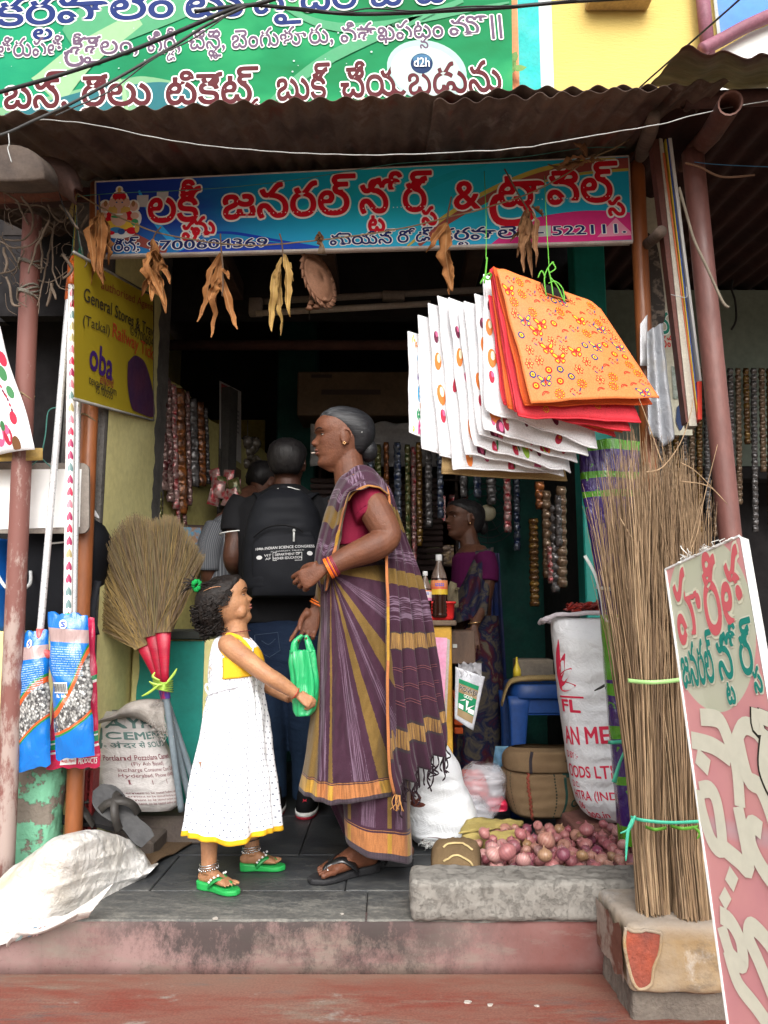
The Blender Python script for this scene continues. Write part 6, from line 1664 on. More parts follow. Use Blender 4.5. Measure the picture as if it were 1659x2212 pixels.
def bags():
 ORG_=cloth('orange_fabric',(.72,.2,.045),(.66,.15,.035),4,260,.55);REDF=cloth('coral_fabric',(.66,.045,.06),(.58,.03,.05),4,260,.55)
 DEEP=cloth('deep_orange_fabric',(.68,.11,.025),(.6,.085,.02),4,260,.55)
 KH=cloth('khaki_fabric',(.35,.24,.11),(.3,.2,.09),5,300)
 def bag(nm,label,cor,y,yb,seed,mt,deco=None,grp='cloth bags hung by the right post',**k):
  w=thing(nm,label,'bag',tuple(P(*cor[0],y)),grp)
  fn=qbag(*cor,y,yb,seed,**k)
  m=M();grid(m,fn,18,26);b_=m.build('fabric',mt,w,solid=.0035)
  # rolled left seam
  m=M();tube(m,[fn(0,k_/14)for k_ in range(15)],[.003,.0042,.0042,.0035],8);tube(m,[fn(k_/14,0)for k_ in range(15)],.0032,8);m.build('seam',mt,w)
  if deco:deco(b_,onface(fn))
  return w
 def fruits(seed,dens,t0=.02,t1=.5,big=False):
  def d(b_,mp):
   r=random.Random(seed);m=M()
   for k in range(dens):
    s0,tt=r.uniform(.08,.97),r.uniform(t0,t1);rr=r.uniform(.018,.05);mi=r.choice([0,0,4,5,1,2,0])
    blob(m,mp,s0,tt,rr,rr*r.uniform(.8,1.2),mi,.0028+.0001*k,12,r.uniform(0,3))
    blob(m,mp,s0+rr*.3,tt+rr*.3,rr*.35,rr*.3,r.choice([4,2,7]),.0034+.0001*k)
    if k%2:blob(m,mp,s0+rr,tt+rr,rr*.9,rr*.35,6,.0032+.0001*k,8,r.uniform(0,3))
   if big:
    for k,(s0,tt,rr,mi)in enumerate([(.05,.62,.06,4),(.07,.4,.07,4),(.12,.16,.1,4),(.05,.78,.04,5),(.06,.26,.045,0),(.16,.03,.07,5)]):
     if(k+seed)%3:blob(m,mp,s0,tt,rr*.6,rr,mi,.0036+.0001*k);blob(m,mp,s0+.01,tt+.02,rr*.3,rr*.5,7 if mi==4 else 2,.0042+.0001*k)
   m.build('fruit_print',FRUIT,b_,smooth=False)
  return d
 def blossoms(b_,mp0):
  mp=lambda a,b2,o:mp0(max(.004,a*.42-.03),b2,o)
  m=M();cs=[(.3,.93,4),(.36,.86,7),(.32,.55,1),(.34,.48,6),(.36,.4,3),(.36,.32,3),(.34,.2,5)]
  pal=[INK('petalpink',(.68,.05,.25)),INK('petalgreen',(.02,.26,.1)),INK('petalblue',(.02,.32,.6)),INK('petalyellow',(.7,.5,.08)),INK('petalorange',(.65,.22,.05)),WHITE,INK('petalviolet',(.12,.04,.35))]
  for k,(s0,t0,rr,mi,n_)in enumerate([(.4,.07,.085,0,5),(.2,.045,.035,3,7),(.35,.2,.06,1,5),(.42,.29,.04,4,5),(.38,.4,.08,2,4),(.33,.57,.045,6,5),(.36,.64,.03,3,6),(.33,.74,.05,2,4),(.2,.93,.05,3,3),(.27,.88,.04,4,4)]):
   for j in range(n_):
    a=2*math.pi*j/n_+k;blob(m,mp,s0+math.cos(a)*rr*.6,t0+math.sin(a)*rr*.45,rr*.5,rr*.34,mi,.0026+.00012*k+.00002*j,10,a*.5)
   blob(m,mp,s0,t0,rr*.22,rr*.18,5,.0048,8)
  m.build('blossom_print',pal,b_,smooth=False)
 TLt=[(0,1046),(.25,1005),(.5,968),(.7,935),(.85,915),(1,882)];TLv=[(0,598),(.12,640),(.25,656),(.5,650),(.7,640),(.85,672),(1,708)]
 BLu=[(0,1050),(.25,1034),(.5,1006),(.7,966),(.85,925),(1,881)];BLv=[(0,893),(.25,940),(.5,985),(.7,1004),(.85,968),(1,942)]
 BRu=[(0,1290),(.25,1248),(.5,1218),(.7,1188),(.85,1120),(1,1040)];BRv=[(0,966),(.25,1000),(.5,1026),(.7,1016),(.85,1008),(1,985)]
 N=9
 lab={0:'white bag printed with oranges and berries, directly behind the coral bags',2:'white bag with strawberry print showing at its low right corner',3:'white bag with dark fruit along its bottom hem',5:'white bag with green leaf and chilli print along the hem',7:'white bag lined with a strip of khaki fabric',8:'white bag with blue green and pink blossoms, leftmost of the hanging stack'}
 for i in range(N):
  f=i/(N-2)*.88 if i<N-1 else 1.;g=f+rnd.uniform(-.02,.02)*(0<i<N-1)
  TL=(itp(TLt,g),itp(TLv,g)+rnd.uniform(-10,10));BL=(itp(BLu,g)+rnd.uniform(-4,4),itp(BLv,g)+rnd.uniform(-14,10));BR=(itp(BRu,g),itp(BRv,g)+rnd.uniform(-4,4))
  TR=(TL[0]+190,TL[1]+50)
  d=fruits(40+i,[16,12,22,20,16,18,14][i],big=i in(0,1,2,4,6))if i<7 else blossoms if i==8 else None
  bag('white_bag',lab.get(i,'plain white cloth bag in the hanging stack'),(TL,TR,BR,BL),2.4+.03*i,2.36+.03*i,i*3.1,CLOTHW,d,'white cloth bags in the hanging stack',wr=rnd.uniform(.007,.013),bulge=rnd.uniform(.005,.035))
 bag('khaki_bag','tan jute coloured bag with pale print showing under the white stack',((965,690),(1160,740),(1225,1038),(955,1022)),2.58,2.56,77,KH,None,'white cloth bags in the hanging stack')
 specs=[('coral_bag','coral red bag furthest back of the coloured ones, against the white stack',(1056,640),(1250,700),(1330,942),(1090,872),2.375,REDF),('orange_bag','deep orange bag, third behind the patterned front bag',(1058,588),(1255,668),(1345,932),(1098,880),2.36,DEEP),('coral_bag','coral red bag, second behind the patterned front bag, hem at right',(1060,582),(1262,662),(1362,930),(1112,888),2.345,REDF),('coral_bag','coral red bag whose printed hem shows widest under the orange ones',(1063,580),(1270,660),(1384,912),(1120,897),2.33,REDF),('orange_bag','deep orange bag directly behind the patterned front bag',(1066,577),(1280,658),(1408,872),(1134,874),2.315,DEEP)]
 for k,(nm,lb,a,b_,c,d,y,mt)in enumerate(specs):bag(nm,lb,(a,b_,c,d),y,y-.04,11+k*7,mt,(motifs if k in(3,4)else None),'orange and coral bags in front of the stack',wr=.008)
 w=thing('orange_bag','pale orange bag printed with butterflies and flowers, frontmost of the hanging bags','bag',tuple(P(1200,700,2.3)),'orange and coral bags in front of the stack')
 cor=((1072,576),(1290,655),(1425,856),(1148,868))
 f0=qbag(*cor,2.295,2.24,5,.02,.006)
 def fn(s,t_):
  p=f0(s,t_)
  # soft corners and the slot cut in the top
  return p+V((0,0,-.012*max(0,(abs(s-.5)-.4)/.1)**2*(1 if t_>.95 else .3)))
 m=M();grid(m,fn,40,40)
 FRONT=cloth('pale_orange_fabric',(.74,.22,.07),(.68,.17,.05),3,260,.42)
 b_=m.build('fabric',FRONT,w,solid=.003)
 mp=onface(fn);motifs(b_,mp,84,1.75)
 m=M();pts=[mp(a,c,.007)for a,c in((.42,.985),(.64,.985),(.645,.9),(.64,.885),(.44,.885),(.425,.9))];poly(m,pts);m.build('handle_slot',INK('slot',(.012,.01,.01)),b_,smooth=False)
 m=M();tube(m,smooth_path([mp(.43,.985,.004),mp(.425,.9,.006),mp(.45,.882,.006),mp(.63,.882,.006),mp(.648,.9,.006),mp(.645,.985,.004)],5),.003,6);m.build('slot_edge',INK('slotedge',(.4,.12,.04)),b_)
 m=M();r=random.Random(2)
 for q in([(1180,640),(1176,600),(1186,575),(1196,566)],[(1195,640),(1190,605),(1184,580)],[(1218,650),(1205,620),(1190,600)],[(1185,612),(1200,608),(1216,625),(1219,652)],[(1178,600),(1170,585),(1162,600)],[(1186,590),(1200,580),(1192,566)]):
  tube(m,smooth_path([P(u,v,2.27)for u,v in q],5),.0022,5)
 for q in([(1046,612),(1050,580),(1052,556)],[(1038,612),(1048,596),(1060,590)],[(1046,600),(1056,604),(1062,592)]):tube(m,smooth_path([P(u,v,2.34)for u,v in q],4),.003,5)
 tube(m,smooth_path([P(1186,575,2.28),P(1180,470,2.45),P(1176,380,2.66)],6),.0014,5);tube(m,smooth_path([P(1050,560,2.34),P(1050,470,2.5),P(1046,370,2.67)],6),.0014,5)
 tag(m.build('green_ties',INK('tie_green',(.12,.4,.05),.5)),'bright green plastic ties from which the bags hang','tie')
def motifs(b_,mp0,n=60,k0=1.2):
 mp=mp0
 r=random.Random(9);m=M()
 pal=[INK('mred',(.45,.02,.015)),INK('mblue',(.03,.05,.16)),INK('myellow',(.72,.42,.02)),INK('morange',(.7,.12,.02)),INK('mpale',(.75,.33,.09))]
 pts=[]
 for q in range(n*40):
  p=(r.uniform(.06,.95),r.uniform(.05,.95))
  if .4<p[0]<.67 and p[1]>.86:continue
  if all(((p[0]-a)*1.0)**2+((p[1]-c)*1.1)**2>(.0052 if n>90 else .0078)for a,c in pts):pts.append(p)
  if len(pts)>=n:break
 def ringm(s0,t0,r0,wd,mi,off,a0=0,a1=6.2832,k=14):
  vs,fs=[],[]
  for j in range(k+1):
   a=a0+(a1-a0)*j/k
   for rr in(r0-wd/2,r0+wd/2):vs.append(mp(min(.99,max(.01,s0+math.cos(a)*rr)),min(.99,max(.01,t0+math.sin(a)*rr*.95)),off))
   if j:fs.append((2*j-2,2*j-1,2*j+1,2*j))
  m.add(vs,fs,mi)
 for k,(s0,t0)in enumerate(pts):
  ty=k%6;z=.0022
  mp=lambda a,b2,o,s0=s0,t0=t0:mp0(min(.99,max(.01,s0+(a-s0)*k0)),min(.99,max(.01,t0+(b2-t0)*k0)),o)
  if ty==0:
   for sx in(1,-1):
    for(dx,dy,a,c)in((.018,.012,.017,.011),(.014,-.012,.012,.009)):
     blob(m,mp,s0+sx*dx,t0+dy,a,c,1 if k%12 else 0,z,10,sx*.5);blob(m,mp,s0+sx*dx,t0+dy,a*.6,c*.6,2,z+.0005,8,sx*.5)
   blob(m,mp,s0,t0,.004,.018,0,z+.0007,6)
  elif ty==1:
   for j in range(9):a=j*.698;blob(m,mp,s0+.017*math.cos(a),t0+.017*math.sin(a),.006,.006,0,z,7);blob(m,mp,s0+.017*math.cos(a),t0+.017*math.sin(a),.0035,.0035,2,z+.0005,6)
   ringm(s0,t0,.008,.004,3,z+.0006)
  elif ty==2:ringm(s0,t0,.013,.006,1 if k%4 else 0,z);blob(m,mp,s0,t0,.009,.009,2,z+.0005);blob(m,mp,s0,t0,.004,.004,0,z+.001,6)
  elif ty==3:
   ringm(s0,t0,.017,.004,0,z,.5,3.2,8);ringm(s0,t0,.011,.003,0,z,.6,3.,6)
  elif ty==4:
   for j in range(7):blob(m,mp,s0-.02+.007*j,t0+.012*math.sin(j*.9),.0035,.0035,0,z,6)
   blob(m,mp,s0+.026,t0+.008,.01,.004,1,z,7,.8);blob(m,mp,s0-.01,t0-.014,.008,.003,1,z,7,-.6)
  else:
   for j in range(6):a=j*1.047;blob(m,mp,s0+.012*math.cos(a),t0+.012*math.sin(a),.009,.007,0,z,9,a);blob(m,mp,s0+.012*math.cos(a),t0+.012*math.sin(a),.0055,.0042,4 if k%4 else 2,z+.0005,7,a)
 m.build('printed_motifs',pal,b_,smooth=False)
bags()
# ---------------- things behind the right orange post
def right_stack():
 w=thing('edge_on_board','tall cream and brown framed board seen edge on right of the orange post','board',tuple(P(1490,915,2.5)))
 def strip(u0,u1,v0,a0,a1,v1,y,dy,nm,mt,mm=None):
  m=M();q=[P(u0,v0,y),P(u1,v0,y),P(a1,v1,y),P(a0,v1,y)];q2=[p+V((.004,dy,0))for p in q]
  m.add(q+q2,[(0,1,2,3),(4,7,6,5),(0,4,5,1),(1,5,6,2),(2,6,7,3),(3,7,4,0)])
  return m.build(nm,mt,mm,smooth=False)
 CR=mat('cream_edge',(.45,.43,.36),(.36,.32,.27),10,.8)
 strip(1408,1423,300,1482,1488,912,2.52,.05,'brown_edge',mat('brown_edge',(.13,.05,.04),None,8,.7),w)
 strip(1424,1431,298,1489,1506,920,2.515,.05,'cream_edge',CR,w)
 strip(1431.5,1436,330,1506.5,1507.5,905,2.51,.045,'orange_edge',INK('edge_orange',(.5,.14,.06)),w)
 w=thing('edge_on_board','white board with blue and yellow lines seen edge on beside the cream one','board',tuple(P(1510,905,2.5)))
 strip(1437,1439.5,300,1508,1509.5,905,2.505,.045,'yellow_line',INK('edge_yellow',(.55,.4,.05)),w)
 strip(1440,1443.5,300,1510,1511.5,906,2.504,.045,'blue_line',INK('edge_blue',(.03,.07,.28)),w)
 strip(1444,1451,298,1512,1516,822,2.5,.045,'white_edge',WHITE,w)
 strip(1506.2,1516.2,824,1508,1516.6,906,2.498,.05,'red_foot',INK('edge_red',(.6,.06,.04)),w)
 m=M();tube(m,smooth_path([P(1449,636,2.49),P(1480,643,2.48),P(1484,636,2.48),P(1482,620,2.48)],4),.0016,5);m.build('wire_clip',SILV,w)
 w=thing('cream_poster','cream poster with green and red Telugu letters half hidden behind the post','poster',tuple(P(1440,700,2.95)))
 y=2.95;m=M();poly(m,[P(1396,420,y),P(1470,420,y),P(1496,940,y),P(1405,940,y)]);m.build('paper',mat('cream_paper',(.5,.48,.38),(.42,.4,.32),4,.8),w,smooth=False)
 words(w,'green_lettering',(INK('posterteal',(.02,.2,.14)),WHITE),[('రం',1424,722,1470,716,60)],y,.02,.05);words(w,'red_lettering',(INK('posterred',(.5,.05,.05)),WHITE),[('రము',1428,752,1474,746,34)],y,.01,0)
 m=M();shape(m,curve2([(1396,500),(1416,520),(1428,580),(1436,690),(1400,720),(1396,640)]),y-.004);m.build('dark_picture',mat('dark_picture',(.05,.04,.035),(.2,.16,.13),30,.6,lo=.5,hi=.6),w,smooth=False)
 m=M();shape(m,[(1450,790),(1486,800),(1490,860),(1455,862)],y-.004);shape(m,curve2([(1462,880),(1475,870),(1482,900),(1470,930),(1460,910)]),y-.004,1);m.build('poster_pictures',[mat('palm_pic',(.12,.16,.12),(.35,.38,.35),40,.6),INK('poster_navy',(.03,.05,.12))],w,smooth=False)
 pole('timber_stub','short wooden rail end poking out beside the cream poster',[P(1428,500,2.46),P(1410,518,2.6),P(1392,532,2.75)],.02,mat('grey_timber',(.13,.095,.075),(.08,.06,.05),8,.85,st=(1,6,1)))
 # grey white folded woven cloth hanging
 m=M()
 def fn(s,t_):
  u=lerp(lerp(1402,1462,s),lerp(1400,1432,s),t_);v=lerp(itp([(0,930),(.5,962),(1,940)],s),itp([(0,715),(1,697)],s),t_)
  p=P(u,v,2.62);p.y+=.022*math.sin(s*14+t_)*(1-.5*t_)+.006*nz(p*20);return p
 grid(m,fn,40,30);tag(m.build('folded_cloth',weave('grey_weave',(.42,.44,.47),(.36,.37,.4),300,(.4,.33,.2),.5),solid=.003),'greyish white folded woven cloth hanging behind the right orange post','cloth')
 m=M();grid(m,lambda s,t_:P(lerp(1383,1398,s),lerp(790,700-20*s,t_),2.66+.02*s),4,6);tag(m.build('cloth_corner',CLOTHW,solid=.002),'pale cloth corner peeping out left of the orange post','cloth')
right_stack()
# ============================================================ SACHET STRIPS, SHELVES AND INTERIOR
def foil(nm,a,b_,rough=.25,metal=.3,sc=26):
 if nm in MC:return MC[nm]
 t=NT(nm);n=t.noise(sc,4)
 t.bump(t.noise(35,4),.5,.01)
 MC[nm]=t.fin(t.ramp(n,[(.35,a),(.52,b_),(.66,a)]),rough,.6,metal);return MC[nm]
FOILS=[foil('foil_maroon',(.09,.01,.014),(.26,.18,.16)),foil('foil_gold',(.16,.09,.015),(.06,.025,.01)),foil('foil_blue',(.012,.025,.075),(.1,.11,.13)),foil('foil_green',(.03,.06,.015),(.13,.11,.04)),foil('foil_silver',(.16,.15,.15),(.05,.045,.045)),foil('foil_red',(.35,.02,.03),(.36,.26,.24)),foil('foil_orange',(.28,.09,.02),(.08,.035,.02)),foil('foil_brown',(.09,.048,.026),(.16,.11,.07))]
def strip_of(label,top,bot,wpx,y,n,mt,grp,yaw=0.,puff=.012,tw=.0,seed=0):
 r=random.Random(seed);a,b_=P(*top,y),P(*bot,y);wd=wpx*px(top[1],y);d=b_-a;L=d.length/n
 sx=V((math.cos(yaw),math.sin(yaw),0));m=M()
 def fn(s,t_):
  k=t_*n;f=k-int(k)if k<n else 1.
  e=math.sin(math.pi*f)**.6*(1-abs(2*s-1)**3)
  tz=tw*math.sin(k*1.3+seed)
  s2=V((math.cos(yaw+tz),math.sin(yaw+tz),0));nn=V((s2.y,-s2.x,0))
  return a+d*t_+s2*((s-.5)*wd*(1-.12*math.cos(2*math.pi*f)))+nn*(puff*e+.004*nz((s*4+seed,k*2,0)))
 grid(m,fn,7,n*7)
 return tag(m.build('sachet_strip',mt,solid=.0015),label,'sachets',grp)
g1='sachet strips hanging on the left wall'
for k,(u,v0,v1,w_,mi,n,lb)in enumerate([(352,800,1060,20,0,12,'red and white twisted sachet strip nearest the yellow wall end'),(366,815,1085,16,0,14,'thin maroon sachet strip second from the yellow wall end'),(378,830,1100,15,5,13,'red sachet strip hanging lowest among the left wall strips'),(392,838,1110,22,6,8,'broad orange sachet strip among the left wall strips'),(408,846,1092,12,0,12,'narrow dark maroon strip right of the broad orange one'),(420,860,1052,19,4,7,'silvery grey sachet strip among the left wall strips'),(436,868,1050,18,6,7,'dull orange strip right of the silvery one'),(448,880,1046,10,4,9,'last thin pale sachet strip before the calendar')]):
 strip_of(lb,(u-4,v0),(u+2,v1),w_,3671/(1346-u)-.1,n,FOILS[mi],g1,.5,tw=.5 if mi in(0,5)else .12,seed=k)
for k,(u,v0,v1,mi)in enumerate([(345,1060,1130,3),(384,1090,1150,5),(398,1100,1160,0)]):strip_of('short loose tail of sachets under the left wall strips',(u,v0),(u+3,v1),9,3671/(1346-u)-.1,5,FOILS[mi],g1,.5,tw=.6,seed=k+20)
g2='sachet strips in front of the back shelves'
for k,(u,v0,v1,w_,mi)in enumerate([(800,955,1180,12,2),(816,960,1200,14,3),(834,955,1210,12,6),(858,955,1180,16,2),(880,960,1195,12,3),(893,965,1215,11,5),(905,955,1180,13,1),(925,960,1140,16,4),(950,965,1120,14,2),(1000,985,1075,16,4),(1030,985,1075,18,2),(1060,990,1090,20,4),(1095,1000,1150,16,5),(780,960,1120,12,4),(1115,1010,1190,14,2)]):
 strip_of(['dark blue','olive','dull red','silvery','gold'][k%5]+' sachet strip in the gloom between the two women' if u<960 else 'dim sachet strip in the gloom above the seated shopkeeper',(u,v0),(u+2,v1),w_,4.15+.05*(k%3),int((v1-v0)/20),FOILS[mi],g2,rnd.uniform(-.3,.3),tw=.2,seed=k)
g3='snack strips on the teal door jamb'
for k,(u,v0,v1,w_,mi,n,lb)in enumerate([(1152,1120,1310,20,1,14,'long flat golden strip of tiny sachets left of the teal jamb'),(1165,1040,1100,22,6,3,'amber snack packets hanging high by the teal jamb'),(1180,1060,1250,20,7,9,'brown snack packet strip second from the teal jamb'),(1197,1090,1280,20,4,9,'greyish snack packet strip beside the teal jamb'),(1212,1050,1270,22,7,10,'brown snack packet strip nearest the teal jamb'),(1186,1180,1260,10,5,5,'thin red strip among the snack packets'),(1205,1070,1180,14,4,5,'whitish puffy packets over the brown strip')]):
 strip_of(lb,(u,v0),(u+3,v1),w_,3.28-.01*k,n,FOILS[mi],g3,.15,.02,tw=.15,seed=k+5)
g4='sachet strips in the neighbouring shop'
for k in range(15):
 u=1424+k*17;v1=[1060,1045,1080,1000,1040,1165,1120,1160,1080,985,1090,960,1150,1020,1140][k]
 strip_of(['greyish sachet strip hanging in the dark neighbouring shop','reddish brown sachet strip hanging in the dark neighbouring shop','golden sachet strip hanging in the dark neighbouring shop'][(k*7)%3],(u,795),(u+4,v1),13,3.85,int((v1-795)/14),[FOILS[4],FOILS[7],FOILS[1]][(k*7)%3],g4,rnd.uniform(-.2,.2),tw=.08,seed=k+60)
def interior():
 # back shelves with jars and boxes
 w=thing('back_shelf','dark wooden shelf unit across the back of the shop','shelf',(.1,4.9,0))
 m=M()
 for z in(.5,.85,1.15,1.42,1.68):bx(m,-.4,.9,4.7,5.15,z-.012,z,.002)
 for x in(-.4,.0,.45,.9):bx(m,x-.01,x+.01,4.72,5.15,0,1.8,.002)
 m.build('boards',WOODD,w,smooth=False)
 r=random.Random(6)
 for zi,z in enumerate((.5,.85,1.15,1.42)):
  x=-.36
  while x<.86:
   wd=r.uniform(.05,.1)
   m=M();c=V((x+wd/2,4.76+r.uniform(0,.05),z));h=r.uniform(.12,.2)
   if r.random()<.5:
    loft(m,[ring(c+V((0,0,q*h)),(wd*.46*e,0,0),(0,wd*.46*e,0),14)for q,e in((0,.95),(.05,1),(.72,1),(.8,.75),(.82,.8),(1,.8))])
    tag(m.build('shelf_jar',r.choice(FOILS)),'dim lidded jar standing on the back shelves','jar','jars on the back shelves')
   else:
    bx(m,x+.003,x+wd-.003,c.y-.03,c.y+.08,z,z+h,.003);tag(m.build('shelf_carton',r.choice(FOILS),smooth=False),'dim carton standing on the back shelves','carton','cartons on the back shelves')
   x+=wd+.004
 # tube lamps (unlit) under the roof
 w=thing('tube_lamp','unlit white tube lamp with dusty batten under the roof','lamp',tuple(P(800,650,3.3)))
 DW=mat('dusty_white',(.34,.31,.27),(.26,.22,.19),9,.6)
 m=M();tube(m,[P(553,677,3.3),P(930,656,3.32)],.014,12);m.build('glass_tube',DW,w)
 m=M();tube(m,[P(552,652,3.34),P(1040,626,3.36)],.016,8);bx(m,-.03,.03,-.02,.02,-.04,.04,.004,xf=Matrix.Translation(P(553,664,3.31)));bx(m,-.05,.05,-.02,.02,-.02,.02,.004,xf=Matrix.Translation(P(850,640,3.33)));m.build('batten',mat('dusty_batten',(.2,.17,.15),None,9,.7),w)
 m=M();tube(m,[P(668,640,3.28),P(668,690,3.28)],.003,5);m.build('wire_loop',CAB,w)
 # loft: cardboard box, tarpaulin, roller shutter
 m=M();bx(m,-.5,.22,4.3,4.75,1.98,2.24,.008,xf=None);w=tag(m.build('cardboard_box',mat('old_cardboard',(.12,.08,.05),(.08,.055,.035),5,.9),smooth=False),'old brown cardboard box stored on the loft under the tube lamp','box')
 m=M();bx(m,-.36,-.02,4.296,4.299,2.1,2.13,0);bx(m,-.42,-.3,4.296,4.299,2.2,2.22,0);m.build('box_print',INK('boxprint',(.05,.035,.03)),w,smooth=False)
 def tarp(s,t_):
  x=lerp(-.42,.3,s);z=lerp(1.68,1.93,t_)+.03*nz((s*6,1,t_))*(1 if t_>.5 else .3);return V((x,4.3+.03*nz((s*9,t_*5,2)),z))
 m=M();grid(m,tarp,50,20);tag(m.build('tarpaulin',mat('grey_tarp',(.24,.23,.22),(.16,.15,.15),5,.8),solid=.003),'grey white tarpaulin bunched on the loft','tarpaulin')
 m=M()
 for k in range(16):bx(m,-.44,.35,4.52,4.54,1.1+.035*k,1.1+.035*k+.03,.006)
 tag(m.build('slatted_shutter',mat('maroon_slats',(.04,.022,.02),(.03,.018,.016),4,.8),smooth=False),'dark slatted shutter below the grey tarpaulin','shutter')
 # inner wall that slants in on the left
 w=thing('slant_wall','dim yellow wall slanting in behind the sachet strips','wall',(-.9,4.3,0))
 A,B=V((-1.075,3.63,0)),V((-.62,5.1,0))
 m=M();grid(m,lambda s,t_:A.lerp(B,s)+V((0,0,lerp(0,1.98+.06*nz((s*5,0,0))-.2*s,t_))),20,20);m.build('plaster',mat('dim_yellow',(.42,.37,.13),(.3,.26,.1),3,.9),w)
 m=M();C_,D_=A.lerp(B,.36),A.lerp(B,.42);nn=V((.955,-.296,0))*.06
 m.add([C_,C_+nn,D_+nn,D_]+[p+V((0,0,2.1))for p in(C_,C_+nn,D_+nn,D_)],[(0,1,5,4),(1,2,6,5),(2,3,7,6),(4,5,6,7)]);m.build('cement_pier',mat('dark_cement',(.07,.065,.06),(.045,.042,.04),10,.95,bump=.6),w,smooth=False)
 # calendar
 def wp(u,v,o=.02):y=3671/(1346-u)-o;return P(u,v,y)
 w=thing('wall_calendar','paper wall calendar with a blue block hanging on the slanting wall','calendar',tuple(wp(495,900)))
 m=M();poly(m,[wp(474,822,.07),wp(521,846,.07),wp(521,1002,.07),wp(474,968,.07)]);m.build('paper',mat('old_paper',(.4,.38,.36),(.3,.28,.27),5,.8),w,smooth=False)
 m=M();poly(m,[wp(478,925,.075),wp(494,934,.075),wp(494,972,.075),wp(478,962,.075)])
 poly(m,[wp(478,828,.075),wp(494,836,.075),wp(494,858,.075),wp(478,850,.075)],1)
 for i in range(6):
  for j in range(5):u=480+8*j;v=868+9*i+4.5*j;poly(m,[wp(u,v,.075),wp(u+4,v+2,.075),wp(u+4,v+6,.075),wp(u,v+4,.075)],2)
 m.build('printed_blocks',[INK('cal_blue',(.04,.1,.22)),INK('cal_red',(.3,.06,.06)),INK('cal_grey',(.14,.13,.14))],w,smooth=False)
 m=M();poly(m,[wp(474,985,.06),wp(521,1016,.06),wp(521,1080,.06),wp(474,1050,.06)]);tag(m.build('brown_card',mat('brown_card',(.12,.075,.04),None,6,.85),smooth=False),'brown card fixed to the wall under the calendar','card')
 # framed holy picture
 w=thing('framed_picture','small framed colour picture on the ledge above the grass brooms','picture',tuple(P(410,1160,3.72)))
 m=M();bx(m,0,.13,0,.02,0,.13,.004,xf=Matrix.Translation(P(380,1190,3.7))@Matrix.Rotation(.3,4,'Z'));m.build('frame',WOODD,w,smooth=False)
 m=M();bx(m,.014,.116,-.002,.0,.014,.116,0,xf=Matrix.Translation(P(380,1190,3.7))@Matrix.Rotation(.3,4,'Z'));m.build('print',mat('holy_print',(.04,.18,.3),(.2,.1,.05),16,.4,lo=.45,hi=.55),w,smooth=False)
 # bunch of red crisp packets
 w=thing('crisp_packets','bunch of bright red snack packets hanging on the wall left of the man','packets',tuple(P(485,1050,3.95)))
 r=random.Random(3)
 for k in range(11):
  m=M();c=P(r.uniform(462,508),r.uniform(1030,1080),3.9+r.uniform(-.05,.05));a=r.uniform(-.5,.5)
  xf=Matrix.Translation(c)@Matrix.Rotation(a,4,'Y')@Matrix.Rotation(r.uniform(-.6,.6),4,'Z')
  for sg in(-1,1):grid(m,lambda s,t_:xf@V(((s-.5)*.06,sg*.014*math.sin(math.pi*s)**.5*math.sin(math.pi*t_)**.5+.003*nz((s*5,t_*5,k)),(t_-.5)*.09)),8,10)
  m.build('packet',FOILS[5]if k<8 else FOILS[3],w)
 m=M();tube(m,smooth_path([P(484,1075,3.9),P(478,1010,4.0),P(480,960,4.1)],4),.002,4);m.build('string',CAB,w)
 # plastic-wrapped goods hanging from the branch
 for k,(u,v,r_,lb)in enumerate([(535,968,.075,'clear wrapped bundle hanging from the branch, upper one'),(545,1012,.06,'clear wrapped bundle hanging from the branch, lower one')]):
  m=M()
  for j in range(9):ell(m,P(u+rnd.uniform(-16,16),v+rnd.uniform(-20,20),4.5+rnd.uniform(-.04,.04)),r_*rnd.uniform(.35,.6),8,k=6)
  tube(m,[P(u,v-60,4.5),P(u,v-10,4.5)],.003,4)
  tag(m.build('wrapped_goods',foil('foil_clear',(.09,.07,.05),(.16,.14,.12),.2,0.)),lb,'goods')
 # yellow advertising banner on the side wall
 w=thing('yellow_banner','yellow railway ticket banner with a purple rucksack picture on the side wall','banner',(-1.03,3.1,2.0))
 x=-1.028
 def wq(u,v,o=0):y=-x*1./(829.5-u)*F;p=P(u,v,1.);k=x/p.x if p.x else 1;q=V((0,0,CAMZ))+(p-V((0,0,CAMZ)))*k;q.x+=o;return q
 ya,yb=wq(206,700).y,wq(331,700).y
 def bp(u,v,o=.0):return wq(u,v,o)
 t=NT('yellow_vinyl');s=t.sep(t.tc('UV'))
 t.bump(t.noise(6,3),.2,.01)
 m=M();c4=[bp(160,545),bp(331,640),bp(331,908),bp(160,862)]
 m.add(c4,[(0,1,2,3)]);m.build('vinyl',t.fin(t.mix(t.noise(3,3),(.5,.38,.026),(.42,.32,.02)),.5,.3),w,smooth=False)
 m=M();tube(m,[c4[0],c4[1],c4[2],c4[3]],.006,6);m.build('hem',mat('grey_hem',(.3,.29,.27),None,9,.8),w)
 def wl(s_,u0,v0,u1,v1,h,mt,nm,bold=.008,sl=0):
  O,E=bp(u0,v0,.002),bp(u1,v1,.002);X=E-O
  m=M();hz=(bp(u0,v0-h)-bp(u0,v0)).length;text(m,s_,O,X,V((0,0,1)),hz,bold,.001,X.length);m.build(nm,mt,w,smooth=False,fixn=False)
 MRN=INK('ban_maroon',(.3,.06,.04));BKI=INK('ban_black',(.05,.04,.03));PUR=INK('ban_purple',(.06,.02,.16))
 wl('authorised Agent',216,622,328,672,30,MRN,'maroon_lettering',0)
 wl('General Stores & Trav',178,648,329,728,44,BKI,'black_lettering');wl('©9700604',279,722,329,751,32,BKI,'black_lettering',0)
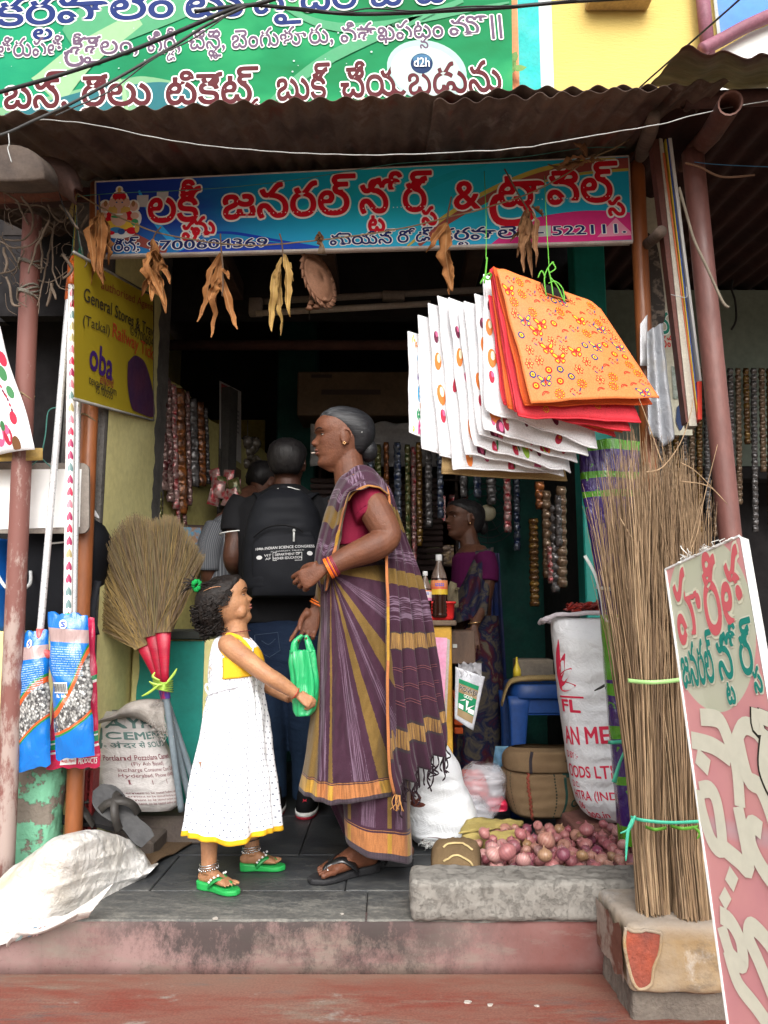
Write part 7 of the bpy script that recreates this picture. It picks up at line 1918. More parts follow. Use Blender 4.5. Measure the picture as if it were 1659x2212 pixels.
 wl('(Tatkal)',176,700,236,724,34,BKI,'black_lettering',0);wl('Railway Tick',240,726,329,777,46,INK('ban_red',(.55,.09,.03)),'red_lettering',.012)
 wl('oba',190,794,241,822,92,PUR,'purple_lettering',.02);wl('eWorld',214,828,243,838,30,MRN,'maroon_lettering',.012)
 wl('tevarail.com',190,828,250,856,30,BKI,'black_lettering',0);wl('95100555',204,848,242,864,26,BKI,'black_lettering',0)
 m=M();q=curve2([(275,782),(290,768),(308,778),(318,800),(326,830),(331,860),(331,900),(300,892),(283,880),(274,830),(275,782)],4);poly(m,[bp(u,v,.003)for u,v in q]);m.build('rucksack_picture',mat('ban_plum',(.06,.025,.08),(.1,.03,.07),8,.6),w,smooth=False)
interior()
# ---------------- counter, tray, bottles, drawer, stool, sacks
def counter():
 w=thing('shop_counter','mustard painted wooden counter with a pink poster behind the old woman','counter',tuple(P(920,1650,3.1)))
 y=3.1;x1=P(976,1400,y).x;x0=x1-.5;zt=P(950,1352,y).z
 MU=mat('mustard_paint',(.5,.28,.03),(.42,.22,.025),6,.55)
 m=M();bx(m,x0,x1-.0,y,3.75,.12,zt-.0,.005);m.build('cabinet',MU,w,smooth=False)
 m=M();bx(m,x0-.02,x1+.018,y-.02,3.77,zt+.001,zt+.022,.004);m.build('top_board',mat('worn_board',(.16,.11,.075),(.1,.07,.05),8,.8,st=(1,6,1)),w,smooth=False)
 m=M();a,b_=P(905,1375,y-.002),P(966,1378,y-.002);c,d=P(958,1570,y-.002),P(905,1570,y-.002);poly(m,[a,b_,c,d]);m.build('pink_poster',mat('pink_poster',(.62,.16,.34),(.7,.45,.55),5,.5),w,smooth=False)
 m=M();poly(m,[P(966,1380,y-.0025),P(972,1382,y-.0025),P(964,1570,y-.0025),P(959,1570,y-.0025)]);m.build('torn_paper',mat('torn_paper',(.45,.4,.36),None,12,.9),w,smooth=False)
 m=M()
 for v in(1478,1506):text(m,'మ',P(936,v,y-.003),(1,0,0),(0,0,1),.05,.02,.001,.028)
 m.build('poster_lettering',WHITE,w,smooth=False,fixn=False)
 # open drawer on the right
 m=M();a=P(978,1352,3.25);bx(m,x1+.005,x1+.105,3.2,3.5,zt-.155,zt-.02,.004);dr=m.build('drawer',mat('drawer_wood',(.1,.06,.04),(.065,.04,.028),7,.6,st=(4,1,1)),w,smooth=False)
 m=M();bx(m,x1+.012,x1+.03,3.194,3.2,zt-.09,zt-.075,.001);m.build('latch',SILV,dr,smooth=False)
 # red tray
 w=thing('red_tray','red plastic tray holding bottles on the counter','tray',tuple(P(940,1338,3.14)))
 RP_=INK('tray_red',(.55,.02,.02),.35)
 a=P(892,1338,3.13);zb=zt+.023;xx0,xx1=a.x-.05,P(984,1338,3.13).x
 m=M()
 def rr(k,z):return ring(V(((xx0+xx1)/2,3.2,z)),((xx1-xx0)/2*k,0,0),(0,.085*k,0),40,.3)
 loft(m,[rr(.2,zb),rr(.93,zb),rr(.96,zb+.01),rr(1.0,zb+.066),rr(1.05,zb+.066),rr(1.05,zb+.074),rr(.99,zb+.074),rr(.95,zb+.012),rr(.2,zb+.008)]);m.build('tray_body',RP_,w)
 # bottles
 COLA=mat('phenyl_dark',(.02,.007,.005),(.03,.01,.006),5,.12,bump=0,spec=.7)
 CLR=NT('clear_pet');CLRM=CLR.fin((.9,.85,.8),.05,.5,0,**{'Transmission Weight':.9,'IOR':1.3})
 def bottle(label,u,vb,vt,r,y_,lab):
  w=thing('phenyl_bottle',label,'bottle',tuple(P(u,vb,y_)),'bottles in the red tray')
  c=P(u,vb,y_);c.z=zb+.01;h=P(u,vt,y_).z-c.z
  def rg(z,k):return ring(c+V((0,0,z*h)),(r*k,0,0),(0,r*k,0),24)
  m=M();prof=[(0,.85),(.02,.97)]+[q for k in range(5)for q in((.05+.055*k,1),(.085+.055*k,.93))]+[(.33,1),(.6,1.0),(.62,.97)]
  loft(m,[rg(z,k)for z,k in prof]);m.build('bottle_body',COLA,w)
  m=M();loft(m,[rg(z,k)for z,k in[(.621,.97),(.7,.82),(.8,.5),(.88,.3),(.92,.3)]],cap=False);m.build('bottle_neck',mat('amber_pet',(.08,.04,.03),(.2,.15,.12),12,.1,spec=.7,bump=0),w)
  m=M();loft(m,[rg(z,k)for z,k in[(.9,.36),(.905,.39),(.985,.39),(1,.36)]]);m.build('cap',INK('cap_white',(.75,.75,.75),.4),w)
  t=NT('bottle_label');s=t.sep(t.tc('UV'))
  t.n('Value');lm=t.fin(t.ramp(t.math('ADD',s[1],t.math('MULTIPLY',t.noise(40,2),.1)),lab,True),.4,.4)
  m=M();loft(m,[rg(z,1.025)for z in(.36,.42,.48,.54,.585)],cap=False);lb_=m.build('paper_label',lm,w)
  m=M()
  for k in range(5):
   for j in range(2):blob(m,lambda s,t_,o:c+V((r*1.04*math.sin((s-.5)*2.2),-r*1.04*math.cos((s-.5)*2.2),(.36+.225*t_)*h)),.3+.1*k,.62+.12*j,.045,.05,0,0,8)
  m.build('label_mark',INK('label_blue',(.12,.12,.5)),lb_,smooth=False)
 bottle('tall bottle of dark phenyl with an orange and yellow label in the red tray',949,1316,1198,.034,3.13,[(0,(.6,.4,.03)),(.4,(.6,.12,.05)),(.55,(.65,.2,.08)),(.75,(.7,.25,.1))])
 bottle('short bottle of dark phenyl with a white and pink label in the red tray',919,1316,1234,.026,3.12,[(0,(.6,.2,.35)),(.3,(.7,.6,.6)),(.7,(.7,.68,.66)),(.9,(.65,.2,.1))])
 bottle('short bottle half hidden behind the woman in the red tray',893,1312,1238,.024,3.2,[(0,(.6,.5,.1)),(.5,(.6,.5,.1)),(.8,(.6,.5,.1)),(.9,(.6,.5,.1))])
 m=M()
 for k in range(6):q=[P(968+k*3,1312,3.22+.012*k),P(972+2*k,1280-4*(k%3),3.22+.012*k),P(980+k,1258+3*k,3.23)];ribbon(m,smooth_path(q,4),.03,(0,1,0))
 tag(m.build('paper_bundle',mat('olive_paper',(.18,.15,.09),(.1,.08,.05),14,.8),solid=.0012),'bundle of folded papers stuck in the red tray','papers')
 m=M();ell(m,P(930,1276,3.2),(.02,.02,.045),12);tag(m.build('green_pouch',INK('pouch_green',(.03,.3,.06),.3)),'green pouch wedged between the bottles','pouch')
counter()
def lowers():
 # blue plastic stool with jute cloth
 w=thing('blue_stool','blue plastic stool with a rolled jute cloth on it, behind the jute sacks','stool',tuple(P(1150,1640,3.4)))
 BL=mat('blue_plastic',(.008,.042,.17),(.006,.034,.14),4,.45,bump=.05)
 a=P(1104,1478,3.35);zt=a.z;x0=a.x;x1=x0+.38
 m=M();loft(m,[ring(V(((x0+x1)/2,3.5,z)),(.19*k,0,0),(0,.16*k,0),40,.35)for z,k in((zt-.06,1.0),(zt-.055,1.01),(zt-.006,.98),(zt,.95))]);m.build('seat',BL,w)
 for(x,y_)in((x0+.035,3.37),(x1-.035,3.37),(x0+.035,3.63),(x1-.035,3.63)):
  m=M();dx=-.012 if x<(x0+x1)/2 else .012
  loft(m,[ring(V((x+dx*(1-t_)*1.5,y_,lerp(0,zt-.05,t_))),(.03+.02*t_**4,0,0),(0,.018,0),16,.5)for t_ in(0,.3,.6,.8,.92,1)]);m.build('leg',BL,w)
 for(xa,xb,ya,yb)in((x0+.03,x1-.03,3.365,3.375),(x0+.03,x1-.03,3.625,3.635)):m=M();bx(m,xa,xb,ya,yb,.12,.15,.002);m.build('rail',BL,w,smooth=False)
 m=M();bx(m,x0+.03,x1-.03,3.362,3.376,zt-.13,zt-.055,.01);m.build('apron',BL,w,smooth=False)
 m=M()
 def cl(s,t_):
  u=lerp(1084,1210,s);v=itp([(0,1520),(.08,1486),(.16,1472),(.4,1466),(1,1464)],s);p=P(u,v,3.36);a=t_*2*math.pi
  return p+V((0,.03*math.cos(a),.013*math.sin(a)*(1+.3*nz((s*9,a,0)))))
 grid(m,cl,40,12);tag(m.build('jute_roll',burlap('pale_jute',(.36,.26,.12),(.28,.2,.09))),'pale jute cloth draped along the edge of the blue stool','cloth')
 m=M();bx(m,0,.16,0,.12,0,.075,.004,xf=Matrix.Translation(P(1118,1462,3.45)));tag(m.build('carton',mat('dim_carton',(.16,.13,.1),(.1,.085,.07),6,.8),smooth=False),'dim brown carton standing on the blue stool','box')
 m=M();loft(m,[ring(P(1117,1462,3.44)+V((0,0,z)),(r,0,0),(0,r,0),12)for z,r in((0,.018),(.03,.017),(.06,.006),(.085,.004))]);tag(m.build('yellow_bottle',INK('yellow_plastic',(.5,.38,.03),.35)),'small yellow bottle at the corner of the blue stool','bottle')
 # jute sacks
 def jsack(label,tab,y,yd,seed,deco=None):
  w=thing('jute_sack',label,'sack',tuple(P((tab[0][1]+tab[0][2])/2,tab[0][0],y)),'jute sacks under the blue stool')
  fn=sack_fn(tab,y,yd,wr=.01,seed=seed);m=M();grid(m,fn,56,36);b_=m.build('sack_body',burlap('burlap'),w)
  if deco:deco(b_,onface(lambda s,t_:fn(.5*s,t_)))
 def d1(b_,mp):
  m=M();K=INK('sack_ink',(.02,.055,.045),.8)
  stext(m,'AND',mp,.66,.62,.93,.2,.003,.02);stext(m,'OR EN',mp,.63,.3,.97,.2,.003,.02)
  for(a,b2,c,d)in[(.58,.12,.6,.92),(.6,.86,.98,.92),(.58,.12,.98,.16),(.56,.06,.98,.09)]:dq(m,mp,a,b2,c,d,0,.0025)
  m.build('printed_letters',K,b_,smooth=False)
  m=M();tube(m,[mp(.38+.008*math.sin(k*1.7),.04+.9*k/40,.005)for k in range(41)],.005,6);m.build('red_stitching',mat('red_stitch',(.22,.05,.03),None,30,.9),b_)
  m=M()
  for s0 in(.14,.2,.52):
   for k in range(14):m.add([mp(s0,.1+.06*k,.003),mp(s0+.008,.1+.06*k,.003),mp(s0+.008,.135+.06*k,.003),mp(s0,.135+.06*k,.003)],[(0,1,2,3)])
  m.build('dark_stitching',INK('dark_stitch',(.03,.035,.025),.9),b_,smooth=False)
 def d2(b_,mp):
  m=M();ribbon(m,[mp(.4,.1+.8*k/10,.004)for k in range(11)],.012,(0,-1,0))
  for k in range(5):m.add([mp(.6+.07*k,.55,.003),mp(.62+.07*k,.55,.003),mp(.65+.07*k,.75,.003),mp(.63+.07*k,.75,.003)],[(0,1,2,3)])
  m.build('dark_band',INK('dark_band',(.03,.025,.03),.9),b_,smooth=False)
 jsack('full jute sack with green stencilled letters and red stitching, lower of the two',[(1760,1118,1215),(1748,1102,1240),(1715,1088,1262),(1680,1082,1262),(1660,1084,1258),(1652,1092,1250)],3.2,.12,4,d1)
 jsack('rolled jute sack with a dark band, upper of the two',[(1664,1092,1250),(1652,1086,1258),(1632,1086,1258),(1618,1094,1250),(1612,1104,1240)],3.18,.1,9,d2)
 # white grain sack on floor
 w=thing('white_sack','slumped white woven sack with torn corners behind the saree hem','sack',tuple(P(950,1815,2.98)))
 fn=sack_fn([(1815,895,1000),(1800,884,1030),(1770,878,1032),(1730,874,1022),(1690,872,1002),(1660,870,995),(1645,872,990),(1630,870,980),(1612,868,968),(1600,874,955)],2.98,.12,wr=.016,seed=15)
 m=M();grid(m,fn,60,50);b_=m.build('sack_body',weave('white_weave2',(.66,.68,.7),(.56,.58,.61),330,(.3,.27,.25),.12),w)
 mp=onface(lambda s,t_:fn(.5*s,t_));m=M()
 for(s0,t0,a,b2)in[(.28,.5,.09,.05),(.3,.43,.1,.03),(.42,.07,.12,.05)]:
  blob(m,mp,s0,t0,a,b2,0,.003,10)
 m.build('torn_holes',INK('hole_brown',(.12,.04,.03),.9),b_,smooth=False)
 r=random.Random(2);m=M()
 for k in range(70):
  a=mp(r.uniform(.3,.55),r.uniform(.02,.1),.004);q=[a]
  for j in range(3):q.append(q[-1]+V((r.gauss(0,.006),r.gauss(-.003,.003),r.gauss(-.002,.004))))
  ribbon(m,q,.0015,(r.uniform(-1,1),1,.2))
 m.build('frayed_threads',WHITE,b_,smooth=False,fixn=False)
 # clear and red polythene bags
 CP=NT('clear_polythene');CP.bump(CP.noise(14,4,dist=1.),.8,.02);cpm=CP.fin((.62,.62,.66),.12,.6,0,**{'Alpha':.38})
 def crump(nm,label,tab,y,yd,seed,mt,cat='bag'):
  m=M();fn=sack_fn(tab,y,yd,wr=.035,seed=seed);grid(m,fn,40,30);return tag(m.build(nm,mt),label,cat)
 crump('red_polybag','bright red polythene bag inside the heap of clear bags',[(1730,1010,1050),(1715,992,1058),(1690,990,1052),(1672,992,1044),(1660,998,1030)],3.22,.05,4,INK('poly_red',(.5,.015,.012),.3))
 crump('clear_polybag','crumpled clear polythene bag over the red one',[(1765,1020,1060),(1740,1000,1085),(1700,990,1092),(1670,998,1092),(1648,1020,1075)],3.17,.08,6,cpm)
 crump('clear_polybag','clear polythene bag slumped on the floor beside the white sack',[(1780,1030,1062),(1760,1012,1066),(1735,1004,1050),(1715,1002,1035)],3.08,.05,8,cpm)
 crump('red_polybag','small crimson polythene scrap lying right of the clear bags',[(1752,1050,1095),(1740,1048,1096),(1728,1052,1088),(1722,1056,1078)],3.14,.03,12,INK('poly_crimson',(.5,.02,.06),.35))
 m=M()
 def sc(s,t_):return P(lerp(1062,1090,s)+8*t_,lerp(1672,1612,t_),3.3-.02*s+.02*nz((s*3,t_*3,0)))
 grid(m,sc,8,10);tag(m.build('blue_scarf',mat('blue_cloth',(.05,.12,.22),(.1,.2,.28),14,.8),solid=.004),'dusty blue cloth hanging left of the jute sacks','cloth')
 # pouch bag hanging from the counter
 w=thing('hanging_pouch','clear polythene pouch with a green and gold card reading POWER GOLD hanging from the counter','pouch',tuple(P(1010,1445,3.02)))
 def fn(s,t_):
  u=lerp(lerp(982,1022,s),lerp(984,1047,s),t_);v=lerp(lerp(1552,1578,s),lerp(1440,1462,s),t_);p=P(u,v,3.03);p.y+=-.012*math.sin(math.pi*s)+.004*nz(p*30);return p
 m=M();grid(m,fn,16,20);b_=m.build('poly_sleeve',mat('poly_white',(.5,.51,.55),(.4,.41,.45),9,.2,spec=.6),w,solid=.004)
 mp=onface(fn);m=M()
 def q(a,b2,c,d,mi,o):dq(m,mp,a,b2,c,d,mi,o)
 q(.14,.1,.86,.8,0,.003);q(.14,.55,.86,.72,1,.0036);q(.14,.1,.86,.24,1,.0036);q(.18,.26,.38,.34,3,.004);q(.58,.26,.84,.34,3,.004)
 stext(m,'POWER',mp,.18,.6,.86,.13,.005,.04,3);stext(m,'POWER',mp,.18,.6,.86,.13,.006,.015,2);stext(m,'GOLD',mp,.36,.5,.68,.09,.005,.01,3)
 m.add([mp(.46,.46,.005),mp(.56,.46,.005),mp(.5,.26,.005)],[(0,1,2)],3);m.add([mp(.2,.4,.005),mp(.45,.48,.005),mp(.4,.44,.005)],[(0,1,2)],3);m.add([mp(.82,.44,.005),mp(.5,.28,.005),mp(.54,.34,.005)],[(0,1,2)],3)
 m.build('printed_card',[INK('card_green',(.015,.2,.09)),INK('card_gold',(.28,.2,.11)),INK('black',(.02,.02,.02)),WHITE],b_,smooth=False)
 m=M();grid(m,lambda s,t_:P(lerp(990,1040,s),lerp(1462,1432,t_)+8*nz((s*6,t_,0)),3.02+.02*nz((s*8,t_*4,0))),20,8);m.build('crumpled_top',cpm,w)
 # red stack of plates, wall disc
 m=M()
 for k in range(5):bx(m,P(978,1640,3.4).x,P(996,1640,3.4).x,3.3,3.45,.35+.035*k,.375+.035*k,.003)
 tag(m.build('orange_rack',INK('rack_orange',(.45,.08,.02),.5),smooth=False),'orange plastic rack edge just right of the counter','rack')
 w=thing('wall_fan','dark round table fan with a pale hub behind the shopkeeper','fan',tuple(P(1052,1110,4.35)))
 c=P(1053,1108,4.3);m=M()
 for r_ in(.17,.14,.1):tube(m,[c+V((r_*math.cos(a*.2618),.01,r_*math.sin(a*.2618)))for a in range(25)],.003,5)
 for k in range(12):a=k*.5236;tube(m,[c,c+V((.17*math.cos(a),.01,.17*math.sin(a)))],.002,4)
 m.build('guard',CAB,w)
 m=M();loft(m,[[c+V((r_*math.cos(a*.2618),-d,r_*math.sin(a*.2618)))for a in range(24)]for r_,d in((.048,0),(.046,.012),(.03,.018),(.001,.02))]);m.build('hub',mat('cream_hub',(.3,.26,.17),None,8,.4),w)
lowers()
# ============================================================ PEOPLE
def skinmat(nm,a,b_,rough=.5):
 t=NT(nm);n=t.noise(14,5)
 c=t.mix(t.ramp(n,[(.35,0.),(.65,1.)]),a,b_)
 c=t.mix(1.,c,t.ramp(t.noise(38,6,None,.7),[(.3,.78),(.7,1.16)]),'MULTIPLY')
 t.bump(t.math('ADD',t.noise(210,4),t.math('MULTIPLY',t.noise(46,6,None,.7),1.2)),.4,.004)
 return t.fin(c,rough,.4,0,**{'Subsurface Weight':.06,'Subsurface Radius':(.01,.004,.002),'Subsurface Scale':.5})
FACE=dict(
 f=[(-.08,.2),(-.02,.3),(.02,.375),(.06,.405),(.11,.395),(.165,.378),(.2,.392),(.262,.4),(.325,.4),(.365,.395),(.45,.4),(.53,.385),(.57,.4),(.62,.43),(.7,.435),(.78,.42),(.86,.36),(.93,.26),(.98,.12),(1.0,.02)],
 b=[(-.08,.16),(.05,.2),(.15,.26),(.25,.36),(.4,.48),(.55,.54),(.7,.54),(.82,.47),(.91,.35),(.97,.2),(1.0,.02)],
 w=[(-.08,.07),(-.03,.1),(.02,.16),(.08,.205),(.16,.25),(.3,.3),(.42,.335),(.55,.36),(.68,.37),(.8,.345),(.9,.265),(.96,.16),(1.0,.02)],
 nose=[(.34,0),(.37,.055),(.395,.105),(.43,.115),(.47,.085),(.53,.045),(.58,.015),(.63,0)])
def headpt(z,a,fc,kid=0):
 c=math.cos(a);s=math.sin(a)
 f,b_,w=itp(fc['f'],z),itp(fc['b'],z),itp(fc['w'],z)
 x=(f*spow(c,.8)if c>0 else b_*c);y=w*spow(s,.9 if c>0 else 1)
 if c>0:
  x+=itp([(.19,0),(.23,.03),(.258,.004),(.268,.004),(.295,.034),(.325,.024),(.365,0)],z)*math.exp(-(y/.095)**2)
  ns=itp(fc['nose'],z);sg=lerp(.075,.04,min(1,max(0,(z-.38)/.14)))
  x+=ns*math.exp(-(y/sg)**2)
  for sy in(-1,1):
   x-=.05*math.exp(-(((y-sy*.155)/.075)**2+((z-.54)/.05)**2))
   x+=.022*math.exp(-(((y-sy*.2)/.09)**2+((z-.42)/.09)**2))
   x+=.02*math.exp(-(((y-sy*.14)/.1)**2+((z-.61)/.025)**2))
   x+=.03*math.exp(-(((y-sy*.065)/.035)**2+((z-.385)/.03)**2))
  x-=.014*math.exp(-(((z-.262)/.013)**2))*math.exp(-(y/.06)**2)
 return V((x,y,z))
def head(m,xf,H,fc,n=64,nz_=60):
 rings=[]
 for i in range(nz_+1):
  z=-.08+1.08*(1-(1-i/nz_)**1.25)if False else-.08+1.08*i/nz_
  rings.append([xf@(headpt(z,2*math.pi*k/n,fc)*H)for k in range(n)])
 loft(m,rings)
 for sy in(-1,1):
  e=xf@(V((-.03,sy*.35,.45))*H);ro=xf.to_3x3()@Matrix.Rotation(sy*.35,3,'Z')@Matrix.Rotation(.15,3,'Y')
  ell(m,e,(.072*H,.03*H,.125*H),12,ro)
  pts=[xf@(V((-.03+.085*math.cos(a)-.01,sy*(.375-.015*math.cos(a)),.45+.125*math.sin(a)+.01))*H)for a in[R(-70+19*k)for k in range(15)]]
  tube(m,pts,.017*H,6)
  ell(m,xf@(V((-.0,sy*.355,.345))*H),(.03*H,.022*H,.035*H),8)
def eyes(xf,H,fc,par,skin,z=.535,closed=False,brow=True,lips=(.28,.09,.08),kid=False):
 for sy in(-1,1):
  p=headpt(z,math.asin(min(1,.155/.355))*sy,fc);c=xf@(V((p.x-.02,.155*sy,z))*H)
  m=M();ell(m,c,.058*H,14);eb=m.build('eye',INK('eyewhite',(.55,.5,.46),.2),par)
  m=M();ell(m,xf@(V((p.x+.0255,.155*sy,z))*H),(.018*H,.026*H,.028*H),10,xf.to_3x3());m.build('iris',INK('iris',(.025,.012,.008),.15),eb)
  m=M()
  for(a0,a1,zz)in((1,1,.0),):
   def lid(s,t_):
    th=lerp(-1.25,1.25,s);ph=lerp(.16,1.35,t_);rr=.064
    return xf@((V((p.x-.02,.155*sy,z))+V((rr*math.cos(th)*math.cos(ph),rr*math.sin(th),rr*math.cos(th)*math.sin(ph))))*H)
   def lid2(s,t_):
    th=lerp(-1.25,1.25,s);ph=lerp(-.3,-1.3,t_);rr=.062
    return xf@((V((p.x-.02,.155*sy,z))+V((rr*math.cos(th)*math.cos(ph),rr*math.sin(th),rr*math.cos(th)*math.sin(ph))))*H)
   grid(m,lid,10,6);grid(m,lid2,10,6)
  m.build('eyelids',skin,eb)
  m=M();tube(m,[xf@((V((p.x-.02,.155*sy,z))+V((.066*math.cos(th)*math.cos(.14),.066*math.sin(th),.066*math.cos(th)*math.sin(.14))))*H)for th in[-1.1+.22*k for k in range(11)]],.005*H,5);m.build('lashes',INK('lash',(.012,.008,.007)),eb)
  if brow:
   m=M();q=[]
   for k in range(9):
    yy=.06+.024*k;zz=.612+.03*math.sin(k/8*2.6)-(.01 if k>6 else 0)
    a=math.asin(min(.98,yy/itp(fc['w'],zz)));pp=headpt(zz,a*sy,fc);q.append(xf@((pp+V((.004,0,0)))*H))
   tube(m,q,[.004*H,.014*H,.013*H,.005*H],6,flat=.5);m.build('eyebrow',INK('brow',(.02,.013,.011),.8),par)
 m=M()
 for zz,th in((.288,.017),(.236,.021)):
  q=[]
  for k in range(13):
   yy=-.078+.013*k;a=math.asin(yy/itp(fc['w'],zz));pp=headpt(zz+(.0 if zz<.26 else .008*math.cos(yy*40)),a,fc);q.append(xf@((pp+V((-.004,0,0)))*H))
  tube(m,q,[.004*H,th*H,th*H*1.05,th*H,.004*H],8)
 m.build('lips',mat('lip%.2f'%lips[0],lips,tuple(x*.75 for x in lips),30,.45),par)
def hairloft(m,xf,H,tab,n=40,ex=.6,amp=.0,sc=8):
 rings=[]
 for(z,f,b_,w)in tab:
  rr=[]
  for k in range(n):
   a=2*math.pi*k/n;c,s=math.cos(a),math.sin(a)
   cx=(f-b_)/2;hx=(f+b_)/2
   p=V((cx+hx*spow(c,ex if c>0 else .95),w*spow(s,.9),z))
   p*=1+amp*nz(p*sc)
   rr.append(xf@(p*H))
  rings.append(rr)
 loft(m,rings)
def hand(m,W,Fd,Sd,L,curls,thumb=(.5,.6,.25,.4),spread=.06,pw=.4,fr=.043):
 W,Fd=V(W),V(Fd).normalized();Sd=(V(Sd)-Fd*V(Sd).dot(Fd)).normalized();N=Fd.cross(Sd)
 sg=1 if curls[0]>=0 else-1;Np=N*sg
 rings=[]
 for t_,w,h in((-.08,.19,.15),(0,.2,.145),(.15,.3,.15),(.35,.41,.14),(.48,.42,.12),(.55,.36,.08)):
  rings.append(ring(W+Fd*(t_*L),Sd*(w*pw/.4*L/2),N*(h*L/2),18,.8))
 loft(m,rings)
 ell(m,W+Fd*.2*L+Sd*.13*L+Np*.03*L,(.09*L,.09*L,.09*L),10)
 for i,(ln,cu)in enumerate(zip((.43,.47,.44,.35),curls)):
  cu=abs(cu);o=W+Fd*(.5-.03*abs(i-1))*L+Sd*((1.5-i)*.108*L)
  d=(Fd+Sd*(1.5-i)*spread).normalized();pts=[o-d*.06*L,o];ang=0
  for seg,kk in((.45,.75),(.3,1.),(.25,.75)):
   ang+=cu*kk;dd=d*math.cos(ang)+Np*math.sin(ang);pts.append(pts[-1]+dd*ln*L*seg)
  sp=smooth_path(pts,4);r_=fr*L
  tube(m,sp,[r_*1.1,r_*1.12,r_*1.0,r_*.98,r_*.9,r_*.7],10);ell(m,sp[-1],r_*.72,8,k=6)
  for q in(2,3):ell(m,pts[q-1]if q<3 else pts[q],r_*1.1,8,k=6)
 a,b_,c,d_=thumb
 o=W+Fd*.12*L+Sd*.15*L;d1=(Fd*a+Sd*b_+Np*c).normalized();d2=(Fd*1.+Sd*(b_-.75)*.6+Np*(c+d_)).normalized()
 pts=smooth_path([o,o+d1*.22*L,o+d1*.22*L+(d1+d2).normalized()*.17*L,o+d1*.22*L+(d1+d2).normalized()*.17*L+d2*.13*L],4)
 tube(m,pts,[fr*1.5*L,fr*1.35*L,fr*1.2*L,fr*.85*L],10);ell(m,pts[-1],fr*.85*L,8,k=6)
def limb(m,pts,rad,n=16,fl=1.):tube(m,smooth_path(pts,6),rad,n,flat=fl)
def foot(m,heel,toe,ank,L,W,bare=True):
 heel,toe=V(heel),V(toe);d=(toe-heel);d.z=0;d=d.normalized();s=V((-d.y,d.x,0));up=V((0,0,1))
 rings=[]
 for t_,w,h,z0 in((-.01,.12,.16,.03),(.03,.24,.26,.0),(.12,.28,.34,0),(.25,.27,.36,0),(.4,.27,.3,.01),(.55,.33,.22,0),(.7,.38,.165,0),(.78,.37,.13,0),(.82,.3,.1,.01)):
  rings.append([heel+d*t_*L+s*(w*L/2*spow(math.cos(a),.85))+up*(z0*L+h*L/2*(1+spow(math.sin(a),.8)))for a in[2*math.pi*k/18 for k in range(18)]])
 loft(m,rings)
 for i,(o,ln,r_)in enumerate(((.15,.2,.044),(.062,.2,.03),(-.015,.17,.028),(-.088,.14,.026),(-.155,.1,.024))):
  a=heel+d*.74*L+s*o*L*W+up*.055*L;b_=a+d*ln*L+s*o*L*.1-up*.012*L
  tube(m,smooth_path([a,a.lerp(b_,.5)+up*.012*L,b_],3),[r_*L,r_*L,r_*L*.95],10);ell(m,b_,r_*L*.97,8,k=6)
 ell(m,heel+d*.05*L+up*.12*L,(.12*L,.12*L,.12*L),10)
def sandal(par,heel,toe,L,W,th,solem,strapm,nm='flip_flop',footh=.13,wedge=1.):
 heel,toe=V(heel),V(toe);d=(toe-heel);d.z=0;ang=math.atan2(d.y,d.x)
 xf=Matrix.Translation((heel.x,heel.y,.001))@Matrix.Rotation(ang,4,'Z')@Matrix.Translation((-.06*L,0,0))
 m=M();slipper(m,None,L*1.14,W,th*wedge,xf);so=m.build(nm,solem,par,smooth=False)
 md=so.modifiers.new('bev','BEVEL');md.width=.006*min(1,th/.03);md.segments=3
 zs=th*.6;m=M()
 for s_ in(1,-1):
  q=[xf@V(p)for p in((.42*L,W*.4*s_,zs),(.5*L,W*.43*s_,zs+.1*L),(.66*L,W*.3*s_,zs+.2*L),(.8*L,W*.1*s_,zs+.15*L),(.9*L,W*.08,zs+.11*L),(.93*L,W*.09,zs))]
  ribbon(m,smooth_path(q,6),[.022*L/.2,.024*L/.2,.02*L/.2,.012*L/.2,.008*L/.2],xf.to_3x3()@V((.2,s_*.5,1)))
 m.build('thong_strap',strapm,so,solid=.004)
 return xf
